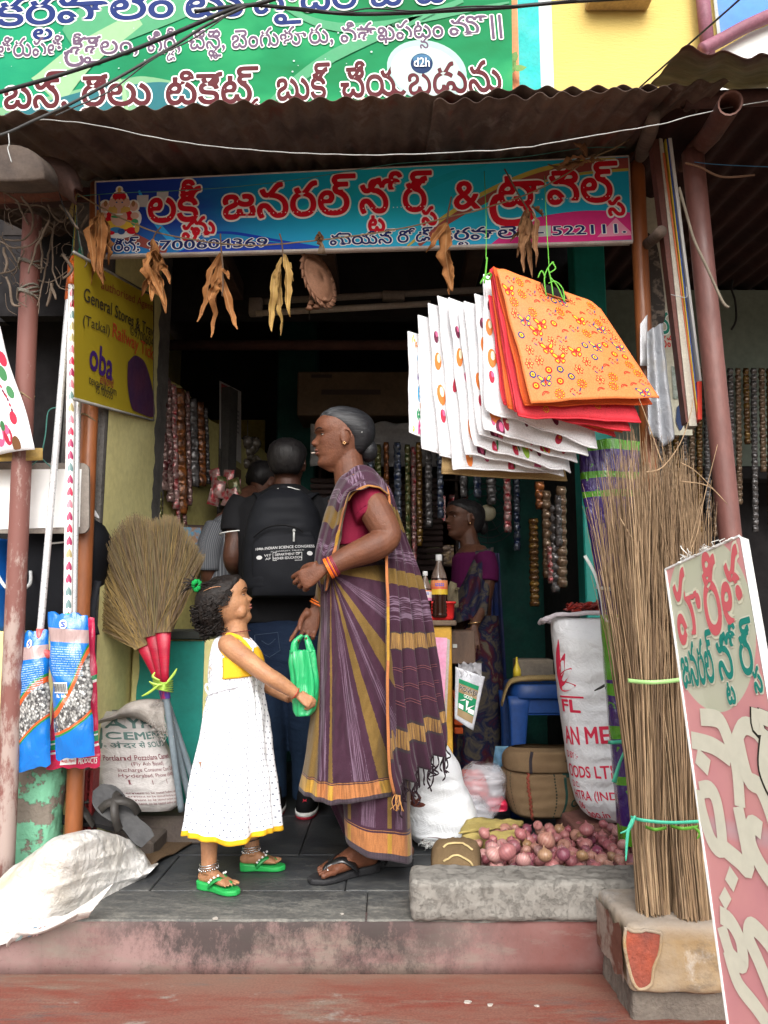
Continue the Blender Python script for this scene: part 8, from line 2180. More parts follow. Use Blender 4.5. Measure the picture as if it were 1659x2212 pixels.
# ------------------------------------------------------------ saree cloths
def saree(nm,stops,lil,hem=None):
 t=NT(nm);s=t.sep(t.tc('UV'));u,v=s[0],s[1]
 uj=t.math('ADD',u,t.math('MULTIPLY',t.math('SUBTRACT',t.noise(130,2),.5),.004))
 PURPLE,MUST,LIL=(.04,.0125,.027),(.14,.083,.02),(.15,.095,.14)
 key={'p':PURPLE,'m':MUST,'l':LIL,'g':(.3,.17,.05),'d':(.035,.024,.028),'o':(.36,.13,.045),'y':(.38,.21,.03)}
 c=t.ramp(uj,[(a,key[k])for a,k in stops],True)
 isl=t.ramp(uj,[(a,1. if k=='l' else 0.)for a,k in stops],True)
 th=t.ramp(t.noise(1.,2,t.mapv((lil,3,1),'UV')),[(.44,0.),(.52,1.)])
 c=t.mix(t.math('MULTIPLY',isl,th),c,PURPLE)
 isg=t.ramp(uj,[(a,1. if k=='g' else 0.)for a,k in stops],True)
 zz=t.ramp(t.noise(1.,2,t.mapv((8,110,1),'UV')),[(.42,1.),(.55,0.)])
 c=t.mix(t.math('MULTIPLY',isg,zz),c,(.09,.045,.03))
 if hem:
  vj=t.math('ADD',v,t.math('MULTIPLY',t.math('SUBTRACT',t.noise(90,2),.5),.004))
  hm=t.ramp(vj,[(0.,(.05,.035,.045)),(hem*.22,(.33,.13,.045)),(hem*.85,PURPLE),(hem*.9,(.26,.12,.04)),(hem*.93,PURPLE)],True)
  k=t.ramp(vj,[(0.,1.),(hem,0.)],True)
  shim=t.ramp(t.noise(1.,2,t.mapv((260,6,1),'UV')),[(.35,.65),(.6,1.2)])
  ism=t.ramp(uj,[(a,1. if q=='m' else 0.)for a,q in stops],True)
  inb=t.math('MULTIPLY',t.ramp(vj,[(0.,0.),(hem*.22,1.),(hem*.85,0.)],True),ism)
  hm=t.mix(inb,hm,(.36,.2,.03))
  c=t.mix(k,c,t.mix(1.,hm,shim,'MULTIPLY'))
 weav=t.noise(420,2)
 c=t.mix(1.,c,t.ramp(weav,[(.3,.82),(.7,1.15)]),'MULTIPLY')
 c=t.mix(1.,c,t.ramp(t.noise(7,5),[(.3,.82),(.7,1.15)]),'MULTIPLY')
 t.bump(t.math('ADD',t.math('MULTIPLY',weav,.3),t.noise(26,5,t.mapv((1.5,1.5,.7)),dist=.6)),.35,.008)
 return t.fin(c,.75,.2,0,**{'Sheen Weight':.12})
Y0=2.62
def woman():
 w=thing('person','elderly woman in a purple and mustard striped saree and maroon blouse, holding a green bag','person',tuple(PZ(780,1880,0)))
 sk=skinmat('brown_skin',(.15,.056,.028),(.11,.038,.019),.55)
 m=M();H=.203
 xf=Matrix.Translation(P(737,1010,Y0))@Matrix.Rotation(R(180+12),4,'Z')@Matrix.Rotation(R(2),4,'Y')
 fc=dict(FACE);fc['nose']=[(.34,0),(.37,.06),(.395,.1),(.43,.105),(.47,.075),(.53,.035),(.58,.012),(.63,0)]
 head(m,xf,H,fc)
 limb(m,[P(750,968,Y0),P(752,1000,Y0),P(757,1030,Y0),P(770,1070,Y0)],[.05,.052,.057,.075],20)
 # inner trunk
 rings=[]
 for v,u0,u1,d in((1040,735,800,.1),(1060,722,810,.15),(1110,712,818,.145),(1180,705,815,.125),(1240,700,830,.13),(1300,700,850,.15),(1400,710,855,.14)):
  rings.append(ring(P((u0+u1)/2,v,Y0),((u1-u0)/2*px(v,Y0),0,0),(0,d,0),24))
 loft(m,rings)
 yl=2.49
 # left arm (towards us): shoulder, elbow, wrist
 Sh,El,Wr=P(790,1062,yl),P(838,1160,yl-.06),P(706,1228,yl-.09)
 limb(m,[Sh,Sh.lerp(El,.45)+V((0,-.01,0)),P(826,1132,yl-.05),El,P(806,1182,yl-.075),Wr.lerp(El,.35),Wr],[.05,.052,.05,.042,.046,.037,.0265],18)
 ell(m,P(846,1160,yl-.055),(.026,.03,.03),10)
 hand(m,Wr+V((-.005,0,0)),V((-.86,.12,-.42)),V((-.35,.1,.9)),.158,(.62,.72,.8,.85),thumb=(.8,.35,.45,.5),spread=.04)
 # right arm behind the saree, hand holding the bag
 yr=2.56
 Wr2=P(686,1312,yr)
 limb(m,[P(735,1080,2.78),P(730,1180,2.8),P(718,1255,2.68),Wr2],[.045,.042,.036,.025],14)
 hand(m,Wr2,V((-.42,-.1,-.9)),V((-.88,-.1,.4)),.165,(-.35,-.62,-.72,-.78),thumb=(.9,.15,.5,.3),spread=.07)
 # legs and feet
 hl,tl=PZ(808,1868,.02),PZ(672,1895,.02);hl.z=tl.z=.02
 ank=hl+(tl-hl).normalized()*.05
 limb(m,[P(815,1600,Y0-.03),P(800,1760,2.6),hl+V((-.045,.01,.11)),hl+V((-.05,.008,.05))],[.06,.048,.036,.034],14)
 foot(m,hl,tl,None,.222,1.05)
 h2=PZ(885,1856,.02);h2.z=.02;t2=h2+V((-.21,-.01,0))
 limb(m,[P(850,1600,2.7),P(856,1770,2.72),h2+V((-.04,0,.1)),h2+V((-.045,0,.05))],[.06,.048,.036,.034],14)
 foot(m,h2,t2,None,.222,1.)
 body=fuse(m,'body',.0031,sk,w,3,.5)
 eyes(xf,H,fc,w,sk,lips=(.16,.06,.045))
 # hair drawn back to a knot
 t=NT('grey_hair');s=t.sep(t.mapv((1,1,1),'Object',(0,R(-18),0)))
 st=t.noise(1.,5,t.mapv((9,60,130),'Object',(0,R(22),0)),.65)
 gx=t.n('MapRange',{'Value':t.sep(t.tc())[0],'From Min':P(700,0,Y0).x,'From Max':P(785,0,Y0).x,'To Min':.2,'To Max':-.1}).outputs[0]
 c=t.ramp(t.math('ADD',st,gx),[(.42,(.007,.007,.009)),(.6,(.02,.021,.024)),(.78,(.085,.09,.095))])
 t.bump(st,.5,.004);hm=t.fin(c,.5,.4)
 m=M()
 hairloft(m,xf,H,[(.2,-.2,.36,.2),(.28,-.14,.45,.27),(.36,-.1,.53,.315),(.45,-.08,.57,.345),(.52,-.02,.595,.368),(.58,.05,.605,.383),(.64,.12,.605,.39),(.7,.2,.6,.39),(.76,.275,.59,.383),(.83,.34,.56,.365),(.9,.34,.5,.32),(.96,.285,.42,.265),(1.01,.2,.32,.2),(1.045,.1,.2,.12),(1.06,.02,.06,.04)],48,.62)
 hb=m.build('hair',hm,w)
 m=M();ell(m,xf@(V((-.47,.02,.3))*H),(.17*H,.19*H,.21*H),16,xf.to_3x3());m.build('hair_knot',hm,hb)
 m=M();tube(m,smooth_path([xf@(V(p)*H)for p in((-.44,.32,.62),(-.55,.2,.55),(-.6,.05,.52))],5),.0022,6)if False else tube(m,[xf@(V((-.3,-.372,.53))*H),xf@(V((-.43,-.29,.6))*H),xf@(V((-.5,-.2,.64))*H)],.0022,6);tube(m,[xf@(V((-.3,.372,.53))*H),xf@(V((-.43,.3,.6))*H)],.0022,6);m.build('hairpin',SILV,hb)
 for sy in(-1,1):
  m=M()
  c=xf@(V((.0,sy*.395,.34))*H)
  for k in range(5):a=k*1.2566;ell(m,c+V((.004*math.cos(a),0,.004*math.sin(a))),.0026,6,k=4)
  m.build('earring',mat('gold_stud',(.8,.5,.25),None,40,.2,metal=.8,bump=0),w)
 m=M();tube(m,[xf@(V((.43,-.03,.262))*H),xf@(V((.5,-.05,.258))*H)],.0015,6);m.build('betel_stick',INK('stick_pale',(.6,.5,.42)),w)
 # blouse
 m=M();rings=[]
 for v,u0,u1,d in((1030,750,792,.075),(1042,733,812,.13),(1060,722,822,.158),(1100,710,826,.158),(1150,706,820,.143),(1184,706,814,.135)):
  rings.append(ring(P((u0+u1)/2,v,Y0),((u1-u0)/2*px(v,Y0),0,0),(0,d,0),28,.9))
 loft(m,rings)
 tube(m,smooth_path([P(785,1052,yl+.02),P(792,1072,yl-.005),P(800,1098,yl-.018),P(808,1114,yl-.026)],5),[.056,.061,.062,.061],20)
 BL=cloth('maroon_blouse',(.22,.012,.04),(.17,.008,.03),6,500,.75)
 fuse(m,'blouse',.0045,BL,w,3)
 m=M()
 c0=P(805,1108,yl-.024);ax=(P(838,1160,yl-.06)-P(790,1062,yl)).normalized();e1=ax.cross(V((0,1,0))).normalized();e2=ax.cross(e1)
 for o in(-.004,):tube(m,[c0+ax*o+(e1*math.cos(a)+e2*math.sin(a))*.0605 for a in[k*.2618 for k in range(25)]],.0016,5)
 m.build('sleeve_hem',INK('blouse_seam',(.1,.004,.02),.8),w)
 # bangles
 OB=INK('orange_bangle',(.75,.16,.02),.25)
 def bangles(W,D,spec,rr):
  for off,r_,col in spec:
   m=M();d=V(D).normalized();e1=d.cross(V((0,1,.1))).normalized();e2=d.cross(e1);c=V(W)-d*off+V((0,0,-.003))
   tube(m,[c+(e1*math.cos(a)+e2*math.sin(a))*rr+d*.004*math.sin(a)for a in[k*.2094 for k in range(31)]],r_,8);m.build('bangle',col,w)
 MB=INK('maroon_bangle',(.25,.03,.06),.25)
 bangles(Wr,Wr-El,[(.004,.0024,OB),(.009,.0026,OB),(.0145,.0022,MB),(.019,.0024,OB),(.025,.0018,MB),(.03,.0016,MB)],.0325)
 bangles(Wr2,V((-.42,-.1,-.9)),[(.012,.003,OB),(.02,.002,OB)],.0315)
 m=M();bx(m,-.004,.004,-.003,.003,-.012,.012,.0008,xf=Matrix.Translation(P(655,1240,yl-.08))@Matrix.Rotation(.6,4,'Y'));m.build('folded_ticket',INK('paper_pale',(.7,.6,.52)),w)
 # ---- skirt (outer layer)
 TK=P(716,1238,2.49)
 def th_uv(p):
  dx=p.x-TK.x;dz=TK.z-p.z
  a=dx*120 if dx<0 else math.degrees(math.atan2(dx,max(dz,-.2)if dz>0 else dz-1e-4))
  if dx>=0 and dz<0:a=min(129,90+math.degrees(math.atan2(-dz,dx)))
  return max(0,min(1,(a+20)/150))
 def U(a):return(a+20)/150
 ST=[(0,'p'),(U(-12.5),'m'),(U(-4.7),'p'),(U(-3.6),'l'),(U(-1.5),'p'),(U(-.4),'m'),(U(1.0),'p'),(U(6.),'l'),(U(10.5),'p'),(U(13),'m'),(U(17.),'p'),(U(20.5),'l'),(U(24.5),'p'),(U(29),'m'),(U(37),'p'),(U(49),'l'),(U(62),'p'),(U(80),'m'),(U(100),'p')]
 SM=saree('saree_skirt',ST,520,.085)
 L_=[(1210,690),(1250,690),(1292,684),(1336,692),(1410,686),(1495,677),(1568,671),(1640,660),(1700,648)]
 R_=[(1210,826),(1250,846),(1300,858),(1400,866),(1500,868),(1600,866),(1700,862)]
 D_=[(1210,.135),(1260,.16),(1350,.17),(1500,.165),(1700,.175)]
 def sk_(s,t_):
  v=lerp(1706,1212,t_);a=math.pi+2*math.pi*s
  u0,u1,d=itp(L_,v),itp(R_,v),itp(D_,v)
  c,si=math.cos(a),math.sin(a)
  h=(u1-u0)/2*px(v,Y0)
  q=(c+1)/2
  low=1-t_
  fold=.011*math.sin(q*46-3*low)*math.exp(-((q-.18)/.22)**2)*(.25+low)
  fan=.009*math.sin((q-.2)*15/(.35+low*.8)+1.)*(1-math.exp(-((q-.2)/.15)**2))*min(1,low*2.2)
  wr=.006*nz((q*9,t_*4,2))+.004*nz((q*22-t_*9,t_*16,5))+.006*nz(((q+t_*.8)*14,(q-t_)*3,7))
  p=P((u0+u1)/2,v,Y0)+V((h*spow(c,.85),(d+(fold+fan+wr)*(1 if si<0 else .5))*spow(si,.85),0))
  p.z+=.008*math.sin(q*9+1)*max(0,low-.8)*5+low**6*.0
  p.x+=.006*nz((t_*6,3,q))*abs(c)
  return p
 m=M();grid(m,sk_,220,90,uvf=lambda s,t_,p:(th_uv(p),t_));m.build('saree_skirt',SM,w,solid=.002,off=1)
 # inner layer reaching the ankles
 SM2=saree('saree_hem',[(0,'p'),(.04,'m'),(.09,'p'),(.24,'l'),(.46,'p'),(.64,'m'),(.7,'p'),(.76,'l'),(.87,'p'),(.94,'m'),(1.,'p')],260,.34)
 def in_(s,t_):
  a=math.pi+2*math.pi*s;c,si=math.cos(a),math.sin(a);q=(c+1)/2
  u0=lerp(748,735,t_);u1=lerp(889,880,t_)
  v=lerp(lerp(1806,1852,q)-(18 if si>0 else 0),1640,t_)
  h=(u1-u0)/2*px(1750,Y0)
  p=P((u0+u1)/2,v,2.63)+V((h*spow(c,.7),(.13+.008*math.sin(q*13+2)*(1-t_)+.006*nz((q*8,t_*6,1)))*spow(si,.8),0));return p
 m=M();grid(m,in_,160,40,uvf=lambda s,t_,p:((p.x-P(745,1700,2.5).x)/(P(888,1700,2.5).x-P(745,1700,2.5).x),t_));m.build('saree_under_layer',SM2,w,solid=.002,off=1)
 m=M()
 def fr_(s,t_):
  p=P(lerp(lerp(745,800,s),lerp(672,800,s),t_),lerp(1806+0*s,1650,t_),2.74-.03*s);p.y+=.012*math.sin(s*16);return p
 grid(m,fr_,30,12,uvf=lambda s,t_,p:(.6+.05*s,.5+.4*t_));m.build('far_pleat',SM2,w,solid=.002)
 # ---- drape across the chest up to the left shoulder
 VS=[(0,'p'),(.07,'m'),(.17,'p'),(.27,'l'),(.38,'p'),(.54,'m'),(.68,'p'),(.74,'l'),(.82,'p'),(.9,'l'),(.96,'p')]
 def edge_mat(nm,stops,lil):
  t_m=saree(nm,stops,lil);return t_m
 DM=saree('saree_drape',[(a,k)for a,k in VS],90)
 Lc=[(0,688),(.12,681),(.22,681),(.4,689),(.55,697),(.68,707),(.8,719),(.92,737),(1,760)]
 Lv=[(0,1262),(.12,1228),(.22,1200),(.4,1160),(.55,1128),(.68,1096),(.8,1064),(.92,1030),(1,1016)]
 Rc=[(0,706),(.12,714),(.22,722),(.4,731),(.55,737),(.68,745),(.8,757),(.9,782),(1,806)]
 Rv=[(0,1275),(.12,1236),(.22,1204),(.4,1166),(.55,1134),(.68,1100),(.8,1064),(.9,1058),(1,1046)]
 def dr(s,t_):
  u=lerp(itp(Lc,t_),itp(Rc,t_),s);v=lerp(itp(Lv,t_),itp(Rv,t_),s)+10*math.sin(math.pi*s)*(1-t_)
  yn=lerp(Y0-.03,itp([(0,2.45),(.4,2.45),(.6,2.43),(.75,2.395),(.9,2.39),(1,2.43)],t_),s**.33)
  p=P(u,v,yn);f=math.sin(math.pi*min(1,s*1.02))
  p.y-=.012*math.sin(s*17+t_*2.5)*(.35+.8*abs(t_-.5))+.006*nz((s*6,t_*9,0));p.x-=.006*math.sin(t_*7)*f
  return p
 m=M();grid(m,dr,50,90,uvf=lambda s,t_,p:(t_-.02*math.sin(s*9),s));m.build('saree_drape',DM,w,solid=.003)
 def back(s,t_):
  q=dr(0,t_);return q+V((.11*s,.2*math.sin(s*1.57),0))
 m=M();grid(m,back,10,60,uvf=lambda s,t_,p:(t_,s));m.build('saree_far_side',DM,w,solid=.002)
 SO=[(0,752,1082,2.405),(.2,764,1066,2.405),(.45,788,1054,2.405),(.7,814,1055,2.42),(1,840,1072,2.47)]
 SN=[(0,738,1046,2.52),(.2,750,1024,2.54),(.45,770,1008,2.57),(.7,794,1008,2.57),(1,824,1036,2.58)]
 def shd(s,t_):
  o=[itp([(q[0],q[k])for q in SO],s)for k in(1,2,3)];n_=[itp([(q[0],q[k])for q in SN],s)for k in(1,2,3)]
  p=P(lerp(o[0],n_[0],t_),lerp(o[1],n_[1],t_)-9*math.sin(math.pi*t_),lerp(o[2],n_[2],t_**1.4))
  return p+V((0,-.005*math.sin(t_*15+s*2),.004*math.sin(t_*15+s*2)+.003*nz((s*7,t_*5,3))))
 m=M();grid(m,shd,50,24,uvf=lambda s,t_,p:(.69+.26*s,t_));m.build('saree_shoulder',DM,w,solid=.003)
 m=M();tube(m,[shd(k/30,0)+V((0,-.003,0))for k in range(31)],.0035,6,flat=.6);m.build('shoulder_border',INK('border_gold',(.34,.16,.05),.8),w)
 # border ribbon of the drape
 BD=saree('saree_border',[(0,'o'),(.18,'o'),(.34,'y'),(.5,'o'),(.72,'y'),(.84,'o')],60)
 def bo(o0,o1):
  def f(s,t_):
   p=dr(.985,t_);q=dr(.9,t_);d=(p-q).normalized()if(p-q).length>1e-6 else V((1,0,0))
   return p+d*lerp(o0,o1,s)+V((0,-.005-.004*math.sin(t_*30)*s,0))
  return f
 m=M();grid(m,bo(-.01,.002),4,80,uvf=lambda s,t_,p:(t_,s));m.build('gold_border',BD,w,solid=.002)
 m=M();grid(m,bo(.002,.01),4,80,uvf=lambda s,t_,p:(t_,s));m.build('dark_border',cloth('slate_border',(.06,.045,.05),(.1,.07,.04),30,400),w,solid=.002)
 # ---- part that goes over the shoulder and falls behind: pallu
 def PL(t_):return itp([(0,852),(.06,838),(.2,829),(.35,831),(.5,833),(.65,831),(.78,834),(.88,838),(.95,822),(1,765)],t_),itp([(0,1712),(.06,1660),(.2,1520),(.35,1420),(.5,1310),(.65,1220),(.78,1140),(.88,1075),(.95,1040),(1,1026)],t_)
 def PR(t_):return itp([(0,972),(.06,970),(.2,957),(.35,942),(.5,926),(.65,906),(.78,878),(.88,856),(.95,836),(1,795)],t_),itp([(0,1610),(.06,1578),(.2,1500),(.35,1412),(.5,1318),(.65,1240),(.78,1165),(.88,1095),(.95,1046),(1,1014)],t_)
 def pa(s,t_):
  (u0,v0),(u1,v1)=PL(t_),PR(t_)
  u,v=lerp(u0,u1,s),lerp(v0,v1,s)
  yn=lerp(itp([(0,2.46),(.6,2.45),(.8,2.47),(.92,2.5),(1,2.47)],t_),itp([(0,2.7),(.6,2.7),(.85,2.66),(1,2.58)],t_),s)
  p=P(u,v,yn);low=1-t_
  k=(.004+.017*min(1,low*1.6))*math.sin(s*24+1.5*math.sin(t_*4)+2*t_)
  k2=(.002+.008*low)*math.sin(s*47+4*t_)
  n_=V((.45,-.9,0));p+=n_*(k+k2+.004*nz((s*9,t_*12,3)));p.z+=.008*math.cos(s*24+2)*low
  return p
 PS=[(0,'p'),(.035,'p'),(.078,'d'),(.084,'g'),(.128,'d'),(.134,'p'),(.365,'d'),(.371,'g'),(.415,'d'),(.421,'p'),(.455,'l'),(.535,'p'),(.582,'m'),(.64,'p'),(.675,'l'),(.73,'p'),(.8,'m'),(.86,'p'),(.9,'l'),(.94,'p'),(.965,'m')]
 PM=saree('saree_pallu',PS,160)
 m=M();grid(m,pa,110,120,uvf=lambda s,t_,p:(t_+.012*math.sin(s*24)*0,s));m.build('saree_pallu',PM,w,solid=.002)
 m=M()
 for k in range(3):
  t0=[.19,.24,.3][k]
  for o in(0,.008):tube(m,[pa(.06+.9*q/40,t0+o)+V((.0015,-.0035,0))for q in range(41)],.0007,3)
 m.build('woven_lines',INK('thread_pink',(.25,.1,.1),.8),w)
 m=M();grid(m,lambda s,t_:pa(.0,t_)+V((lerp(-.005,.004,s),-.006-.003*math.sin(t_*26),lerp(.0,.0,s))),3,90,uvf=lambda s,t_,p:(t_,s));m.build('pallu_border',BD,w,solid=.002)
 r=random.Random(12);m=M()
 for k in range(30):
  s0=.04+.94*k/29;a=pa(s0,0);L=r.uniform(.05,.085)*(.6 if r.random()<.15 else 1)
  q=[a+V((0,0,.008)),a+V((r.gauss(0,.003),-.003,-L*.4)),a+V((r.gauss(0,.008),-.005,-L*.8)),a+V((r.gauss(0,.006),-.004,-L))]
  tube(m,smooth_path(q,4),[.001,.0026,.0018,.0032,.0018,.003,.0012],6)
 m.build('fringe',INK('fringe_dark',(.02,.012,.016),.9),w)
 m=M()
 for k in range(9):a=pa(.0+.004*k,.0);tube(m,smooth_path([a,a+V((r.gauss(0,.006),-.006,-.02)),a+V((r.gauss(0,.01),-.008,-.045))],4),.0014,5)
 m.build('gold_tassel',INK('tassel_gold',(.4,.2,.07),.8),w)
 # waist roll: pleats tucked in
 m=M()
 def tuck(s,t_):
  a=lerp(-.2,1.0,s);p=P(lerp(690,760,s),lerp(1222,1262,s)+lerp(-12,16,t_),2.47-.02*math.sin(math.pi*t_));p.y+=.01*math.sin(s*20)+.05*(1-s)**3;return p
 # ---- slippers
 sandal(w,hl,tl,.222,.09,.03,mat('black_foam',(.018,.018,.02),(.03,.03,.032),9,.55),mat('black_strap',(.012,.012,.013),None,9,.3,bump=0,spec=.6),'black_slipper')
 sandal(w,h2,t2,.222,.088,.03,mat('black_foam',(.018,.018,.02)),mat('black_strap',(.012,.012,.013)),'black_slipper')
 d=(tl-hl).normalized();s_=V((-d.y,d.x,0))
 m=M()
 for o in(.80,.83):
  c=hl+d*o*.222+s_*.06*.222+V((0,0,.014));tube(m,[c+(s_*math.cos(a)+V((0,0,math.sin(a))))*.0095 for a in[k*.45 for k in range(15)]],.0016,5)
 m.build('toe_ring',mat('silver',(.75,.75,.75),None,9,.2,metal=.9,bump=0),w)
 # ---- green carrier bag held by the right hand
 g=thing('green_bag','bright green thin polythene carrier bag hanging from the old woman\'s hand','bag',tuple(P(657,1545,2.55)))
 t=NT('green_polythene');t.bump(t.noise(9,4,t.mapv((2.5,2.5,.6)),dist=1.),.7,.02)
 gm=t.fin(t.mix(t.noise(6,4),(.015,.4,.12),(.03,.5,.19)),.3,.5,0,**{'Transmission Weight':.25,'Coat Weight':.2})
 yb=2.5
 def gb(s,t_):
  v=lerp(1545,1404,t_);a=math.pi+2*math.pi*s;c,si=math.cos(a),math.sin(a)
  u0=itp([(0,640),(.1,635),(.5,631),(1,628)],t_);u1=itp([(0,672),(.1,682),(.6,684),(1,676)],t_)
  h=(u1-u0)/2*px(1480,yb);p=P((u0+u1)/2,v,yb)+V((h*spow(c,.8),.03*(1-.5*t_)*spow(si,.8),0))
  k=.006*math.sin(a*6+2*t_)*(.3+t_)+.006*nz(p*20)
  return p+V((k*c,k*si,.004*nz(p*15)))
 m=M();grid(m,gb,60,40);bb=m.build('bag_body',gm,g,solid=.0008)
 m=M()
 for(ua,ub,uc,yy)in((632,636,652,-.012),(668,664,660,-.006),(634,642,654,.014),(672,668,662,.014)):
  q=smooth_path([P(ua+2,1410,yb+yy),P(ub,1388,yb+yy),P(uc,1372,yb+yy*.5)],6);ribbon(m,q,[.022,.016,.008],(0,-1,.1))
 m.build('loop_handles',gm,g,solid=.0012)
woman()
def child():
 w=thing('person','small girl in a white dotted dress with yellow bib, reaching towards the green bag','person',tuple(PZ(500,1900,0)))
 sk=skinmat('light_brown_skin',(.4,.2,.1),(.34,.16,.08),.5)
 yc=2.56;H=.166
 fc=dict(FACE)
 fc['f']=[(-.08,.2),(-.02,.28),(.02,.34),(.06,.37),(.11,.375),(.165,.368),(.2,.38),(.262,.392),(.325,.398),(.365,.4),(.45,.4),(.53,.4),(.57,.42),(.62,.45),(.7,.465),(.78,.45),(.86,.385),(.93,.27),(.98,.12),(1.0,.02)]
 fc['w']=[(-.08,.07),(-.03,.1),(.02,.15),(.08,.21),(.16,.29),(.3,.36),(.42,.39),(.55,.395),(.68,.4),(.8,.37),(.9,.28),(.96,.16),(1.0,.02)]
 fc['nose']=[(.34,0),(.37,.05),(.395,.085),(.43,.085),(.47,.05),(.53,.02),(.58,.0)]
 xf=Matrix.Translation(P(507,1352,yc))@Matrix.Rotation(R(6),4,'Z')@Matrix.Rotation(R(-19),4,'Y')
 m=M();head(m,xf,H,fc)
 ell(m,xf@(V((.2,-.22,.24))*H),(.14*H,.12*H,.15*H),12,xf.to_3x3());ell(m,xf@(V((.2,.22,.24))*H),(.14*H,.12*H,.15*H),12,xf.to_3x3())
 limb(m,[P(506,1335,yc),P(508,1358,yc),P(508,1385,yc)],[.042,.04,.05],18)
 rings=[]
 for v,u0,u1,d in((1372,480,535,.06),(1392,470,550,.085),(1430,466,560,.085),(1490,464,560,.085),(1560,455,570,.09)):rings.append(ring(P((u0+u1)/2,v,yc),((u1-u0)/2*px(v,yc),0,0),(0,d,0),22))
 loft(m,rings)
 ya=2.45
 Sh,El,Wr=P(497,1397,ya+.02),P(572,1455,ya-.02),P(641,1500,ya-.0)
 limb(m,[P(492,1388,ya+.04),Sh,Sh.lerp(El,.5),El,El.lerp(Wr,.45)+V((0,-.003,.002)),Wr],[.03,.0335,.0305,.0265,.025,.0165],16)
 hand(m,Wr,V((.86,.12,-.5)),V((.3,.5,.8)),.096,(-.75,-.85,-.95,-1.0),thumb=(.9,.2,.5,.3),spread=.02,fr=.05)
 y2=2.66
 limb(m,[P(505,1400,y2),P(565,1470,y2-.02),P(628,1508,y2-.06)],[.03,.027,.018],12)
 hand(m,P(628,1508,y2-.06),V((.86,-.1,-.5)),V((.3,-.5,.8)),.094,(.6,.7,.8,.8),spread=.02,fr=.05)
 # legs
 h1,t1=PZ(434,1903,.022),PZ(515,1918,.022);h1.z=t1.z=.022
 h2,t2=PZ(523,1866,.022),PZ(608,1864,.022);h2.z=t2.z=.022
 d1=(t1-h1).normalized();d2=(t2-h2).normalized()
 limb(m,[P(466,1640,yc-.05),P(455,1745,2.52),h1+d1*.028+V((0,0,.105)),h1+d1*.03+V((0,0,.03))],[.06,.04,.026,.024],16)
 foot(m,h1,t1,None,.132,1.05)
 limb(m,[P(530,1640,yc+.06),P(527,1745,2.65),h2+d2*.028+V((0,0,.105)),h2+d2*.03+V((0,0,.03))],[.06,.04,.026,.024],16)
 foot(m,h2,t2,None,.132,1.05)
 fuse(m,'body',.0028,sk,w,3)
 eyes(xf,H,fc,w,sk,z=.52,lips=(.36,.13,.1))
 GR=INK('sandal_green',(.02,.32,.07),.4);GRS=INK('strap_green2',(.015,.22,.05),.35)
 for hh,tt in((h1,t1),(h2,t2)):
  x2=sandal(w,hh,tt,.132,.06,.027,GR,GRS,'green_sandal',wedge=1.05)
  m=M()
  for s_ in(1,-1):
   for f in(.2,.36,.52,.68):
    q=smooth_path([x2@V(p)for p in((.42*.132,.062*.4*s_,.023),(.5*.132,.062*.43*s_,.023+.0132),(.66*.132,.062*.3*s_,.023+.0264),(.8*.132,.062*.1*s_,.023+.0198))],6)
    c=q[int(f*(len(q)-1))]+V((0,0,.0035))
    for k in range(4):a=k*1.57;ell(m,c+V((.0022*math.cos(a),-.001,.0022*math.sin(a))),.0018,6,k=4)
  m.build('strap_flowers',WHITE,w)
 SL=mat('silver',(.75,.75,.75),None,9,.2,metal=.9,bump=0)
 for hh,dd,extra in((h1,d1,0),(h2,d2,1)):
  c=hh+dd*.029+V((0,0,.052));m=M()
  for rr,dz in((.0285,.004),(.0285,-.003)):tube(m,[c+V((rr*math.cos(a),rr*math.sin(a),dz+.004*math.cos(a)))for a in[k*.2094 for k in range(31)]],.0016,5)
  for k in range(26):a=k*.2417;ell(m,c+V((.0295*math.cos(a),.0295*math.sin(a),-.009-.002*(k%2)+.004*math.cos(a))),.003,6,k=4)
  m.build('anklet',SL,w)
  if extra:
   m=M();tube(m,[c+V((.027*math.cos(a),.027*math.sin(a),.026+.004*math.cos(a)))for a in[k*.2094 for k in range(31)]],.0016,5);m.build('black_thread',CAB,w)
 m=M();d=(Wr-El).normalized();e1=d.cross(V((0,1,0))).normalized();e2=d.cross(e1);tube(m,[Wr-d*.004+(e1*math.cos(a)+e2*math.sin(a))*.019 for a in[k*.2618 for k in range(25)]],.0013,5);m.build('red_thread',INK('thread_red',(.35,.03,.03)),w)
 m=M();tube(m,[P(508,1370,yc)+V((.048*math.cos(a),.05*math.sin(a),.006*math.cos(a)+.006))for a in[k*.2094 for k in range(31)]],.0014,5);m.build('neck_thread',INK('thread_maroon',(.16,.03,.03)),w)
 # dress
 t=NT('dotted_cotton');s=t.sep(t.tc('UV'));u,v=s[0],s[1]
 rowi=t.math('FLOOR',t.math('MULTIPLY',v,58.));us=t.math('ADD',t.math('MULTIPLY',u,62.),t.math('MULTIPLY',t.math('MODULO',rowi,2.),.5))
 fx=t.math('SUBTRACT',t.math('FRACT',us),.5);fy=t.math('SUBTRACT',t.math('FRACT',t.math('MULTIPLY',v,58.)),.5)
 dd=t.math('ADD',t.math('MULTIPLY',fx,fx),t.math('MULTIPLY',fy,fy))
 dot=t.ramp(dd,[(0.,1.),(.022,0.)],True)
 WC=(.8,.82,.86)
 c=t.mix(t.math('MULTIPLY',dot,.85),WC,(.05,.07,.13))
 fl=t.math('MULTIPLY',t.ramp(t.noise(15,2),[(.7,0.),(.715,1.)]),t.ramp(t.noise(90,2),[(.5,0.),(.55,.7)]))
 c=t.mix(fl,c,(.6,.38,.1))
 yl_=t.ramp(v,[(0.,1.),(.014,0.)],True);c=t.mix(yl_,c,(.72,.4,.02))
